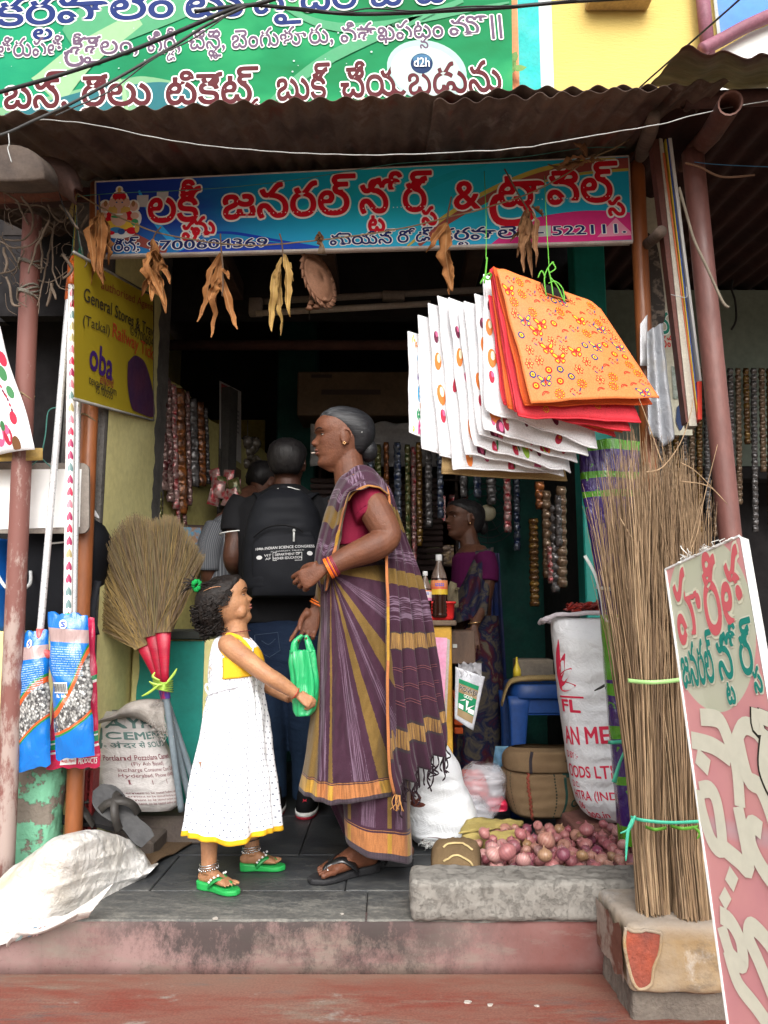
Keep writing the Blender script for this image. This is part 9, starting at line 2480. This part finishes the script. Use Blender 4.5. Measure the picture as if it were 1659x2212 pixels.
 t.bump(t.math('ADD',t.math('MULTIPLY',t.noise(400,2),.2),t.noise(16,5,t.mapv((1.6,1.6,.6)),dist=.5)),.4,.008)
 DR=t.fin(c,.8,.15)
 YB=cloth('yellow_cotton',(.75,.43,.025),(.68,.38,.02),5,400,.7)
 tab=[(1374,478,530,.05),(1382,468,540,.075),(1410,459,560,.098),(1450,456,570,.104),(1490,455,568,.103),(1500,455,569,.104),(1540,447,574,.118),(1600,437,581,.135),(1680,422,590,.15),(1740,411,596,.16),(1786,404,600,.165)]
 def dress(s,t_):
  v=lerp(1788,1374,t_);a=math.pi+2*math.pi*s;c,si=math.cos(a),math.sin(a)
  u0=itp([(q[0],q[1])for q in tab],v);u1=itp([(q[0],q[2])for q in tab],v);d=itp([(q[0],q[3])for q in tab],v)
  low=max(0.,(v-1495)/293.)
  k=.012*low**.7*math.sin(a*9+.6*math.sin(a*2)+1.)+.007*low*math.sin(a*17+2)+.006*nz((c*3,si*3,t_*5))+.002*nz((c*7+t_*6,si*7,t_*14))
  wst=.004*math.sin(a*22)*math.exp(-((v-1520)/40.)**2)
  h=(u1-u0)/2*px(v,yc)
  p=P((u0+u1)/2,v+(6*math.sin(a*4+1)*low**3),yc)+V((h*spow(c,.85),d*spow(si,.85),0))
  return p+V(((k+wst)*c,(k+wst)*si,0))
 def duv(s,t_,p):return(s*.92,max(0,p.z-dress(s,0).z))
 m=M();grid(m,dress,200,130,uvf=duv);dm=m.build('dress',DR,w,solid=.002,off=1)
 hem=lambda s:dress(s,0)
 # yellow bib on the side facing us and round the chest
 def bib(s,t_):
  p=dress(lerp(.2,.52,s),lerp(.835,.985,t_));q=p-P(512,1430,yc);q.z=0
  t0=(p.z-P(0,1490,yc).z)
  return p+q.normalized()*.004
 m=M()
 def bib2(s,t_):
  top=itp([(0,.925),(.2,.945),(.6,.95),(1,.93)],s);bot=itp([(0,1-1368/1788.),(1,0)],0)
  tb=(1788-lerp(1462,1450,s))/414.;tt=(1788-itp([(0,1418),(.4,1404),(1,1396)],s))/414.
  p=dress(lerp(.215,.5,s),lerp(tb,tt,t_));q=p-P(512,1430,yc);q.z=0
  return p+q.normalized()*.0055
 grid(m,bib2,26,12);m.build('yellow_bib',YB,w,solid=.002)
 # arm hole trim, neck trim
 m=M();q=[P(u,v,y_)for u,v,y_ in((505,1372,2.49),(492,1371,2.475),(483,1385,2.46),(480,1402,2.455),(488,1416,2.45),(503,1421,2.45),(512,1428,2.45))]
 ribbon(m,smooth_path(q,6),.011,(0,-1,.2));
 q=[P(u,v,y_)for u,v,y_ in((500,1371,2.48),(518,1378,2.465),(532,1392,2.46),(541,1404,2.465))]
 ribbon(m,smooth_path(q,6),.012,(0,-1,.3));m.build('yellow_trim',YB,w,solid=.003)
 m=M()
 def strapf(s,t_):p=P(lerp(462,508,s),lerp(1420,1368,t_)-6*math.sin(3.14*s),2.485-.018*math.sin(math.pi*s)-.01*(1-t_));return p
 q=[P(555,1412,2.5),P(548,1398,2.5),P(538,1392,2.5)]
 def frill(s,t_):return P(lerp(530,548,s),lerp(1404,1390,t_)+5*s,2.5+.01*math.sin(s*12))
 grid(m,frill,10,4);m.build('neck_frill',DR,w,solid=.002)
 m=M();tube(m,smooth_path([P(514,1482,2.452),P(490,1488,2.45),P(468,1494,2.462),P(452,1502,2.5),P(446,1512,2.53)],6),.0042,6)
 tube(m,smooth_path([P(452,1502,2.5),P(444,1488,2.5),P(446,1478,2.5),P(453,1484,2.5),P(454,1500,2.5)],6),.0035,6);tube(m,smooth_path([P(452,1502,2.5),P(450,1518,2.5),P(444,1536,2.5)],5),.0035,6)
 m.build('waist_tie',cloth('tie_white_cotton',(.7,.72,.78),None,5,300),w)
 # hair: curls, parting, pony tuft with a green tie
 t=NT('curly_hair');hn=t.noise(60,4,dist=1.);t.bump(hn,.8,.006)
 HM=t.fin(t.ramp(hn,[(.3,(.004,.003,.003)),(.65,(.014,.009,.007)),(.8,(.03,.02,.016))]),.6,.3)
 m=M()
 hairloft(m,xf,H,[(.02,-.18,.42,.2),(.1,-.14,.52,.3),(.2,-.12,.6,.36),(.32,-.12,.63,.395),(.4,-.09,.63,.41),(.46,.03,.625,.42),(.52,.13,.62,.428),(.58,.2,.61,.43),(.64,.26,.6,.432),(.7,.33,.59,.437),(.78,.385,.56,.42),(.86,.4,.49,.37),(.93,.355,.4,.285),(.98,.24,.28,.19),(1.03,.1,.14,.08),(1.045,.02,.04,.03)],56,.5,.06,7)
 hb=m.build('hair',HM,w)
 r=random.Random(10);m=M()
 for k in range(420):
  z=r.uniform(-.02,.62);side=r.choice([-1,-1,1]);q=r.random()
  a=math.pi+side*r.uniform(-.1,1.45)*(1 if z<.5 else .95)
  rad=itp([(-.1,.52),(.1,.6),(.3,.66),(.5,.64),(.7,.57)],z)+r.uniform(-.02,.05)
  c=V((rad*math.cos(a)-.02,(.43+r.uniform(0,.04))*math.sin(a),z));L=r.uniform(.06,.16);rr=r.uniform(.025,.06);ph=r.uniform(0,6.28);tw=r.uniform(5,9)
  axd=V((math.cos(a)*.5,math.sin(a)*.5,-1)).normalized();e1=axd.orthogonal().normalized();e2=axd.cross(e1)
  tube(m,[xf@((c+axd*L*(j/12-.3)+(e1*math.cos(ph+tw*j/12)+e2*math.sin(ph+tw*j/12))*rr)*H)for j in range(13)],[.0012,.0019,.0012],4,cap=False)
 for k in range(46):
  z=r.uniform(.46,.72);x=itp([(.46,.03),(.52,.1),(.6,.18),(.72,.27)],z)+r.uniform(-.1,.0);c=V((x-.04,-.44*max(.2,1-(max(0,x)/.5)**2.2)**.5,z));ph=r.uniform(0,6.28)
  tube(m,[xf@((c+V((.03*math.cos(ph+j*.5),-.012,.03*math.sin(ph+j*.5)-.012*j*.4)))*H)for j in range(12)],.0011,4,cap=False)
 m.build('curls',HM,hb)
 m=M();q=[]
 for k in range(9):f=k/8;q.append(xf@(V((lerp(.02,-.34,f),lerp(-.43,-.34,f),lerp(.78,.8,f)+.03*math.sin(f*3)))*H*1.02))
 tube(m,q,[.0005,.0014,.0012,.0005],6,flat=.6);m.build('parting',sk,hb)
 m=M();c=xf@(V((-.44,-.22,.98))*H)
 for k in range(10):a=k*.628;ell(m,c+V((.01*math.cos(a),.007*math.sin(a*2),.013*math.sin(a))),(.008,.008,.009),8,k=5)
 m.build('green_hair_tie',cloth('green_velvet',(.01,.28,.06),(.005,.18,.04),40,400),hb)
 m=M()
 for k in range(30):
  d=V((r.gauss(-.03,.012),r.gauss(0,.012),r.gauss(.002,.014)));tube(m,smooth_path([c,c+d*.6+V((0,0,.006)),c+d],4),[.003,.0022,.0006],5)
 for k in range(24):tube(m,smooth_path([xf@(V((r.uniform(-.3,.1),r.uniform(-.4,-.2),r.uniform(.75,.98)))*H),c+V((r.gauss(0,.004),r.gauss(0,.004),r.gauss(0,.004)))],4),.0014,4)
 m.build('hair_tuft',HM,hb)
child()
def man():
 y=3.42
 w=thing('person','man seen from behind in a black shirt with a black rucksack, jeans and dark shoes','person',tuple(PZ(620,1740,0)))
 sk=skinmat('dark_brown_skin',(.075,.03,.018),(.055,.021,.013),.5)
 s_=px(1200,y)
 m=M();H=.215
 xf=Matrix.Translation(P(621,1052,y))@Matrix.Rotation(R(88),4,'Z')
 head(m,xf,H,FACE,48,40)
 limb(m,[P(621,1010,y),P(621,1045,y),P(621,1075,y)],[.06,.06,.075],16)
 rings=[ring(P(612,v,y),(hw*s_,0,0),(0,d,0),22)for v,hw,d in((1060,50,.06),(1090,96,.1),(1200,92,.11),(1300,80,.1),(1420,80,.1))]
 loft(m,rings)
 limb(m,[P(520,1088,y),P(508,1170,y-.03),P(503,1212,y-.02),P(520,1232,y+.12),P(560,1215,y+.28)],[.05,.047,.042,.036,.028],14)
 hand(m,P(560,1215,y+.28),V((.6,.8,0)),V((0,0,1)),.17,(.5,.6,.6,.6))
 limb(m,[P(712,1090,y),P(722,1170,y-.02),P(724,1225,y),P(712,1250,y+.15),P(680,1225,y+.3)],[.05,.047,.042,.036,.028],14)
 hand(m,P(680,1225,y+.3),V((-.5,.8,0)),V((0,0,1)),.17,(-.5,-.6,-.6,-.6))
 fuse(m,'body',.0055,sk,w,3)
 eyes(xf,H,FACE,w,sk,brow=False)
 HB=mat('black_hair',(.008,.007,.008),(.018,.016,.016),50,.5,bump=.8,bsc=120,st=(1,1,.3))
 m=M();hairloft(m,xf,H,[(.22,-.1,.4,.24),(.3,-.08,.5,.31),(.45,-.02,.57,.365),(.6,.15,.6,.395),(.72,.36,.6,.4),(.84,.42,.55,.375),(.94,.36,.42,.29),(1.01,.2,.22,.16),(1.04,.02,.03,.02)],40,.5,.02,14);m.build('hair',HB,w)
 BT=cloth('black_shirt',(.006,.006,.007),(.009,.009,.011),6,300,.8)
 m=M()
 loft(m,[ring(P(u,v,y),(hw*s_,0,0),(0,d,0),30,.85)for v,u,hw,d in((1050,621,34,.075),(1062,620,52,.09),(1078,617,88,.11),(1100,615,108,.125),(1180,613,102,.14),(1260,613,94,.135),(1330,612,90,.13),(1345,612,90,.13))])
 tube(m,smooth_path([P(530,1082,y),P(514,1110,y-.01),P(508,1150,y-.02)],5),[.065,.068,.068],16);tube(m,smooth_path([P(706,1082,y),P(718,1110,y-.01),P(722,1150,y-.02)],5),[.065,.068,.068],16)
 fuse(m,'shirt',.008,BT,w,4)
 m=M()
 c=P(508,1151,y-.02);tube(m,[c+V((.068*math.cos(a),.068*math.sin(a),.008*math.cos(a)))for a in[k*.2094 for k in range(31)]],.0022,5)
 tube(m,smooth_path([P(592,1058,y-.08),P(620,1052,y-.1),P(650,1060,y-.08)],6),.0022,5);m.build('white_piping',WHITE,w)
 # jeans
 t=NT('denim');n=t.noise(4,5,t.mapv((1,1,.5)))
 t.bump(t.noise(12,5,t.mapv((1,1,2)),dist=.6),.5,.015)
 DN=t.fin(t.mix(t.ramp(n,[(.35,0.),(.65,1.)]),(.005,.011,.028),(.011,.024,.05)),.85,.15)
 m=M()
 loft(m,[ring(P(617,v,y),(hw*s_,0,0),(0,d,0),26,.9)for v,hw,d in((1325,84,.12),(1360,88,.14),(1420,94,.15),(1480,90,.13))])
 for dx in(-1,1):tube(m,smooth_path([P(617+dx*44,1420,y),P(620+dx*46,1540,y-.01),P(624+dx*44,1640,y+.02),P(626+dx*40,1725,y+.02)],6),[.11,.095,.078,.068],18)
 fuse(m,'jeans',.008,DN,w,4)
 m=M();sq=[P(u,v,y-.165)for u,v in((550,1372),(600,1366),(605,1405),(582,1420),(552,1404),(550,1372))]
 tube(m,sq,.0015,4);tube(m,[P(u,v,y-.16)for u,v in((635,1372),(690,1376),(688,1412),(662,1424),(638,1408),(635,1372))],.0015,4)
 tube(m,smooth_path([P(565,1384,y-.167),P(580,1392,y-.168),P(595,1380,y-.167)],4),.0014,4);m.build('pocket_stitching',INK('stitch',(.035,.05,.08),.9),w)
 for dx,u in((0,590),(1,662)):
  m=M();c=P(u,1742,3.42)
  c.z=.0
  for(z,rx,ry)in((.0,.05,.13),):pass
  loft(m,[ring(c+V((0,.03,z)),(rx,0,0),(0,ry,0),20,.8)for z,rx,ry in((.001,.045,.125),(.012,.048,.13))]);sh=m.build('shoe_sole',INK('sole_red',(.4,.03,.05),.5),w)
  m=M();loft(m,[ring(c+V((0,.03,z)),(rx,0,0),(0,ry,0),20,.8)for z,rx,ry in((.013,.048,.13),(.028,.048,.129))]);m.build('white_foxing',WHITE,sh)
  m=M();loft(m,[ring(c+V((0,.03-.02*(z>.06),z)),(rx,0,0),(0,ry,0),20,.8)for z,rx,ry in((.029,.046,.126),(.055,.045,.115),(.08,.042,.08),(.12,.04,.06))]);m.build('shoe_upper',BT,sh)
  m=M();q=[c+V((.014*math.cos(a)*(1 if k%2 else .45),-.13,.07+.014*math.sin(a)*(1 if k%2 else .45)))for k,a in enumerate([R(90+36*j)for j in range(10)])];poly(m,[p+V((0,.055,0))for p in q]);m.build('star',INK('star_red',(.5,.03,.05)),sh,smooth=False)
 # rucksack with printed lettering, carried on the back
 b=thing('rucksack','black rucksack with white printed lettering carried on the back of the man','bag',tuple(P(612,1290,y-.2)))
 BN=cloth('black_nylon',(.012,.013,.017))
 yb=y-.15
 tab=[(1292,535,690),(1280,528,696),(1230,526,700),(1160,530,698),(1110,542,690),(1080,558,674),(1062,580,655)]
 def ruc(s,t_):
  f=sack_fn(tab,yb-.02,.13,wr=.008,seed=3);return f(s,t_)
 m=M();grid(m,ruc,60,50);bb=m.build('pack_body',BN,b)
 def pock(s,t_):
  v=lerp(1286,1140,t_);u0=itp([(0,542),(.7,540),(1,552)],t_);u1=itp([(0,684),(.7,686),(1,674)],t_)
  p=P(lerp(u0,u1,s),v+(10*(abs(s-.5)*2)**3 if t_>.9 else 0),yb-.148);e=(math.sin(math.pi*s)**.4)*(math.sin(math.pi*(t_*.96+.02))**.4)
  p.y+=.03-.05*e+.004*nz(p*14);return p
 m=M();grid(m,pock,40,36);pk=m.build('front_pocket',BN,bb)
 m=M();tube(m,smooth_path([P(548,1160,yb-.155),P(575,1140,yb-.17),P(610,1134,yb-.175),P(640,1140,yb-.172),P(655,1150,yb-.165)],6),.004,6);m.build('zip',INK('zip',(.006,.006,.007)),pk)
 m=M();a=P(635,1146,yb-.182);bx(m,-.004,.004,-.002,.002,-.045,0,.001,xf=Matrix.Translation(a));ell(m,a,.007,8);m.build('zip_puller',SILV,pk)
 mp=onface(pock);m=M()
 stext(m,'104th INDIAN SCIENCE CONGRESS',mp,.08,.66,.95,.055,.003,.012,0,.06);stext(m,'DEPARTMENT OF',mp,.38,.575,.74,.05,.003,.008,0,.06);stext(m,'HIGHER EDUCATION',mp,.36,.52,.77,.05,.003,.008,0,.06)
 stext(m,'VIT',mp,.22,.565,.33,.05,.003,.004,0,.06);stext(m,'AP',mp,.24,.515,.32,.05,.003,.004,0,.06);stext(m,'SV UNIVERSITY, TIRUPATI',mp,.32,.63,.8,.025,.003,0,0,.06)
 for(a0,b0,a1,b1)in[(.35,.5,.77,.506),(.35,.615,.77,.621),(.35,.5,.356,.62),(.765,.5,.771,.62)]:m.add([mp(a0,b0+.02*a0,.003),mp(a1,b0+.02*a1,.003),mp(a1,b1+.02*a1,.003),mp(a0,b1+.02*a0,.003)],[(0,1,2,3)])
 blob(m,mp,.15,.555,.045,.03,0,.003);blob(m,mp,.88,.62,.04,.032,0,.003)
 m.build('printed_lettering',INK('print_grey',(.5,.5,.5)),pk,smooth=False)
 m=M()
 for dx in(-1,1):ribbon(m,smooth_path([P(612+dx*40,1085,yb-.02),P(618+dx*58,1066,yb+.1),P(618+dx*66,1082,yb+.25)],5),.05,(0,0,1))
 tube(m,smooth_path([P(600,1068,yb-.04),P(612,1052,yb-.05),P(626,1066,yb-.04)],5),.007,6);m.build('shoulder_straps',BN,bb,solid=.008)
man()
def stooping():
 y=3.85;s_=px(1200,y)
 w=thing('person','man in a grey pinstriped shirt, mostly hidden beyond the rucksack carrier','person',tuple(PZ(480,1720,0)))
 sk=skinmat('dark_brown_skin2',(.12,.05,.03),(.09,.036,.022))
 m=M()
 loft(m,[ring(P(490,v,y),(hw*s_,0,0),(0,d,0),20)for v,hw,d in((1110,20,.05),(1150,40,.09),(1250,46,.1),(1360,44,.1))])
 limb(m,[P(500,1120,y),P(520,1085,y+.1),P(545,1070,y+.18)],[.06,.055,.06],14)
 xf=Matrix.Translation(P(556,1075,y+.2))@Matrix.Rotation(R(40),4,'Z')@Matrix.Rotation(R(30),4,'Y');head(m,xf,.2,FACE,40,36)
 limb(m,[P(462,1150,y-.1),P(452,1230,y-.12),P(470,1290,y),P(520,1300,y+.1)],[.05,.045,.038,.028],12);hand(m,P(520,1300,y+.1),V((.8,.5,0)),V((0,0,1)),.17,(.5,.5,.5,.5))
 fuse(m,'body',.006,sk,w,2);eyes(xf,.2,FACE,w,sk,brow=False)
 m=M();hairloft(m,xf,.2,[(.25,-.08,.48,.3),(.45,-.02,.57,.365),(.6,.15,.6,.395),(.72,.36,.6,.4),(.84,.42,.55,.375),(.94,.36,.42,.29),(1.04,.02,.03,.02)],30,.5,.02,14);m.build('hair',mat('black_hair',(.008,.007,.008)),w)
 t=NT('pinstripe');s=t.sep(t.tc('UV'));st=t.ramp(t.math('FRACT',t.math('MULTIPLY',s[0],44.)),[(0.,0.),(.8,1.)],True)
 PS_=t.fin(t.mix(st,(.1,.105,.12),(.28,.29,.31)),.85,.15)
 m=M();loft(m,[ring(P(u,v,y),(hw*s_,0,0),(0,d,0),44,.9)for v,u,hw,d in((1370,482,46,.13),(1300,482,48,.14),(1220,482,46,.15),(1160,484,42,.14),(1125,492,30,.1),(1108,500,16,.05))]);m.build('shirt',PS_,w)
 m=M();tube(m,smooth_path([P(470,1140,y-.08),P(455,1180,y-.12),P(452,1232,y-.12)],5),[.065,.065,.06],20);m.build('sleeve',PS_,w)
 m=M()
 for dx in(-1,1):tube(m,smooth_path([P(485+dx*24,1355,y),P(485+dx*26,1500,y),P(485+dx*26,1715,y)],5),[.09,.08,.07],14)
 m.build('trousers',mat('dark_trousers',(.03,.032,.04),None,6,.9),w)
stooping()
def keeper():
 y=3.95;s_=px(1300,y)
 w=thing('person','woman shopkeeper in a dark blue printed saree standing in the shade by the counter','person',tuple(P(1030,1660,y)))
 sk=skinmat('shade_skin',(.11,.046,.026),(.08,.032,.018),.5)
 m=M();H=.2;xf=Matrix.Translation(P(1000,1162,y))@Matrix.Rotation(R(180+22),4,'Z');head(m,xf,H,FACE,52,48)
 limb(m,[P(1008,1135,y),P(1012,1165,y),P(1022,1200,y)],[.05,.048,.06],16)
 loft(m,[ring(P(u,v,y),(hw*s_,0,0),(0,d,0),20)for v,u,hw,d in((1180,1022,26,.08),(1205,1022,44,.14),(1260,1020,44,.14),(1330,1022,40,.12),(1420,1030,46,.14))])
 limb(m,[P(1048,1200,y-.14),P(1052,1250,y-.17),P(1044,1300,y-.17),P(1024,1350,y-.25)],[.045,.042,.034,.024],14)
 hand(m,P(1024,1352,y-.25),V((-.1,-.2,-1)),V((-1,0,.1)),.16,(-.3,-.35,-.4,-.4),spread=.05)
 fuse(m,'body',.0045,sk,w,3);eyes(xf,H,FACE,w,sk,lips=(.18,.06,.05))
 m=M();hairloft(m,xf,H,[(.12,-.2,.4,.2),(.25,-.12,.52,.29),(.36,-.1,.56,.325),(.46,-.08,.58,.35),(.53,.0,.6,.375),(.6,.14,.605,.39),(.7,.3,.6,.392),(.78,.38,.58,.375),(.87,.38,.5,.33),(.95,.29,.36,.235),(1.03,.02,.05,.03)],40,.45);ell(m,xf@(V((-.6,0,.3))*H),(.13*H,.15*H,.2*H),12);m.build('hair',mat('black_hair',(.008,.007,.008)),w)
 m=M();ell(m,xf@(V((0,.395,.34))*H),.005,8);ell(m,xf@(V((0,-.395,.34))*H),.005,8);m.build('earring',mat('gold_stud',(.8,.5,.25)),w)
 m=M();loft(m,[ring(P(u,v,y),(hw*s_,0,0),(0,d,0),24)for v,u,hw,d in((1188,1022,30,.09),(1205,1022,46,.148),(1260,1020,46,.148),(1300,1020,43,.13))]);tube(m,smooth_path([P(1046,1200,y-.13),P(1052,1230,y-.16),P(1052,1256,y-.17)],4),[.055,.058,.056],16);fuse(m,'blouse',.007,cloth('magenta_blouse',(.1,.008,.06),(.07,.006,.045),6,400),w,3)
 t=NT('printed_saree');vo=t.n('TexVoronoi',{'Vector':t.tc(),'Scale':14.});n=t.noise(9,5,dist=1.)
 c=t.ramp(n,[(.32,(.008,.016,.05)),(.44,(.085,.07,.05)),(.52,(.008,.014,.045)),(.62,(.06,.01,.016)),(.68,(.1,.085,.06)),(.8,(.008,.016,.05))])
 t.bump(t.noise(18,4),.4,.01);PSM=t.fin(c,.8,.15)
 def body_(s,t_):
  v=lerp(1800,1330,t_);a=2*math.pi*s;hw=itp([(0,62),(.6,56),(.9,48),(1,44)],t_);d=itp([(0,.2),(1,.14)],t_)
  k=1+.05*math.sin(a*11)*(1-t_)+.03*nz((math.cos(a)*3,math.sin(a)*3,t_*6));return P(1032,v,y)+V((hw*s_*k*math.cos(a),d*k*math.sin(a),0))
 m=M();grid(m,body_,80,40);m.build('saree_skirt',PSM,w)
 def dr(s,t_):
  u=lerp(lerp(968,1012,t_),lerp(1052,1066,t_),s);v=lerp(lerp(1350,1195,t_),lerp(1330,1182,t_),s);p=P(u,v,y-.2-.05*math.sin(math.pi*s)+.09*t_**3+.1*(1-s)**3);p.y+=.008*math.sin(s*18);return p
 m=M();grid(m,dr,30,30);m.build('saree_drape',PSM,w,solid=.003)
 def fall(s,t_):
  u=lerp(lerp(1050,1056,t_),lerp(1100,1078,t_),s);v=lerp(1560,1195,t_);p=P(u,v,y+lerp(-.02,.12,s)-.08*t_);p.y+=.012*math.sin(s*16);return p
 m=M();grid(m,fall,30,40);m.build('saree_pallu',cloth('navy_saree',(.012,.025,.1),(.05,.05,.1),9,300),w,solid=.003)
 m=M();c0=P(1025,1345,y-.24);tube(m,[c0+V((.03*math.cos(a),.03*math.sin(a),.005*math.cos(a)))for a in[k*.2618 for k in range(25)]],.003,6);m.build('bangle',mat('gold_stud',(.8,.5,.25)),w)
keeper()
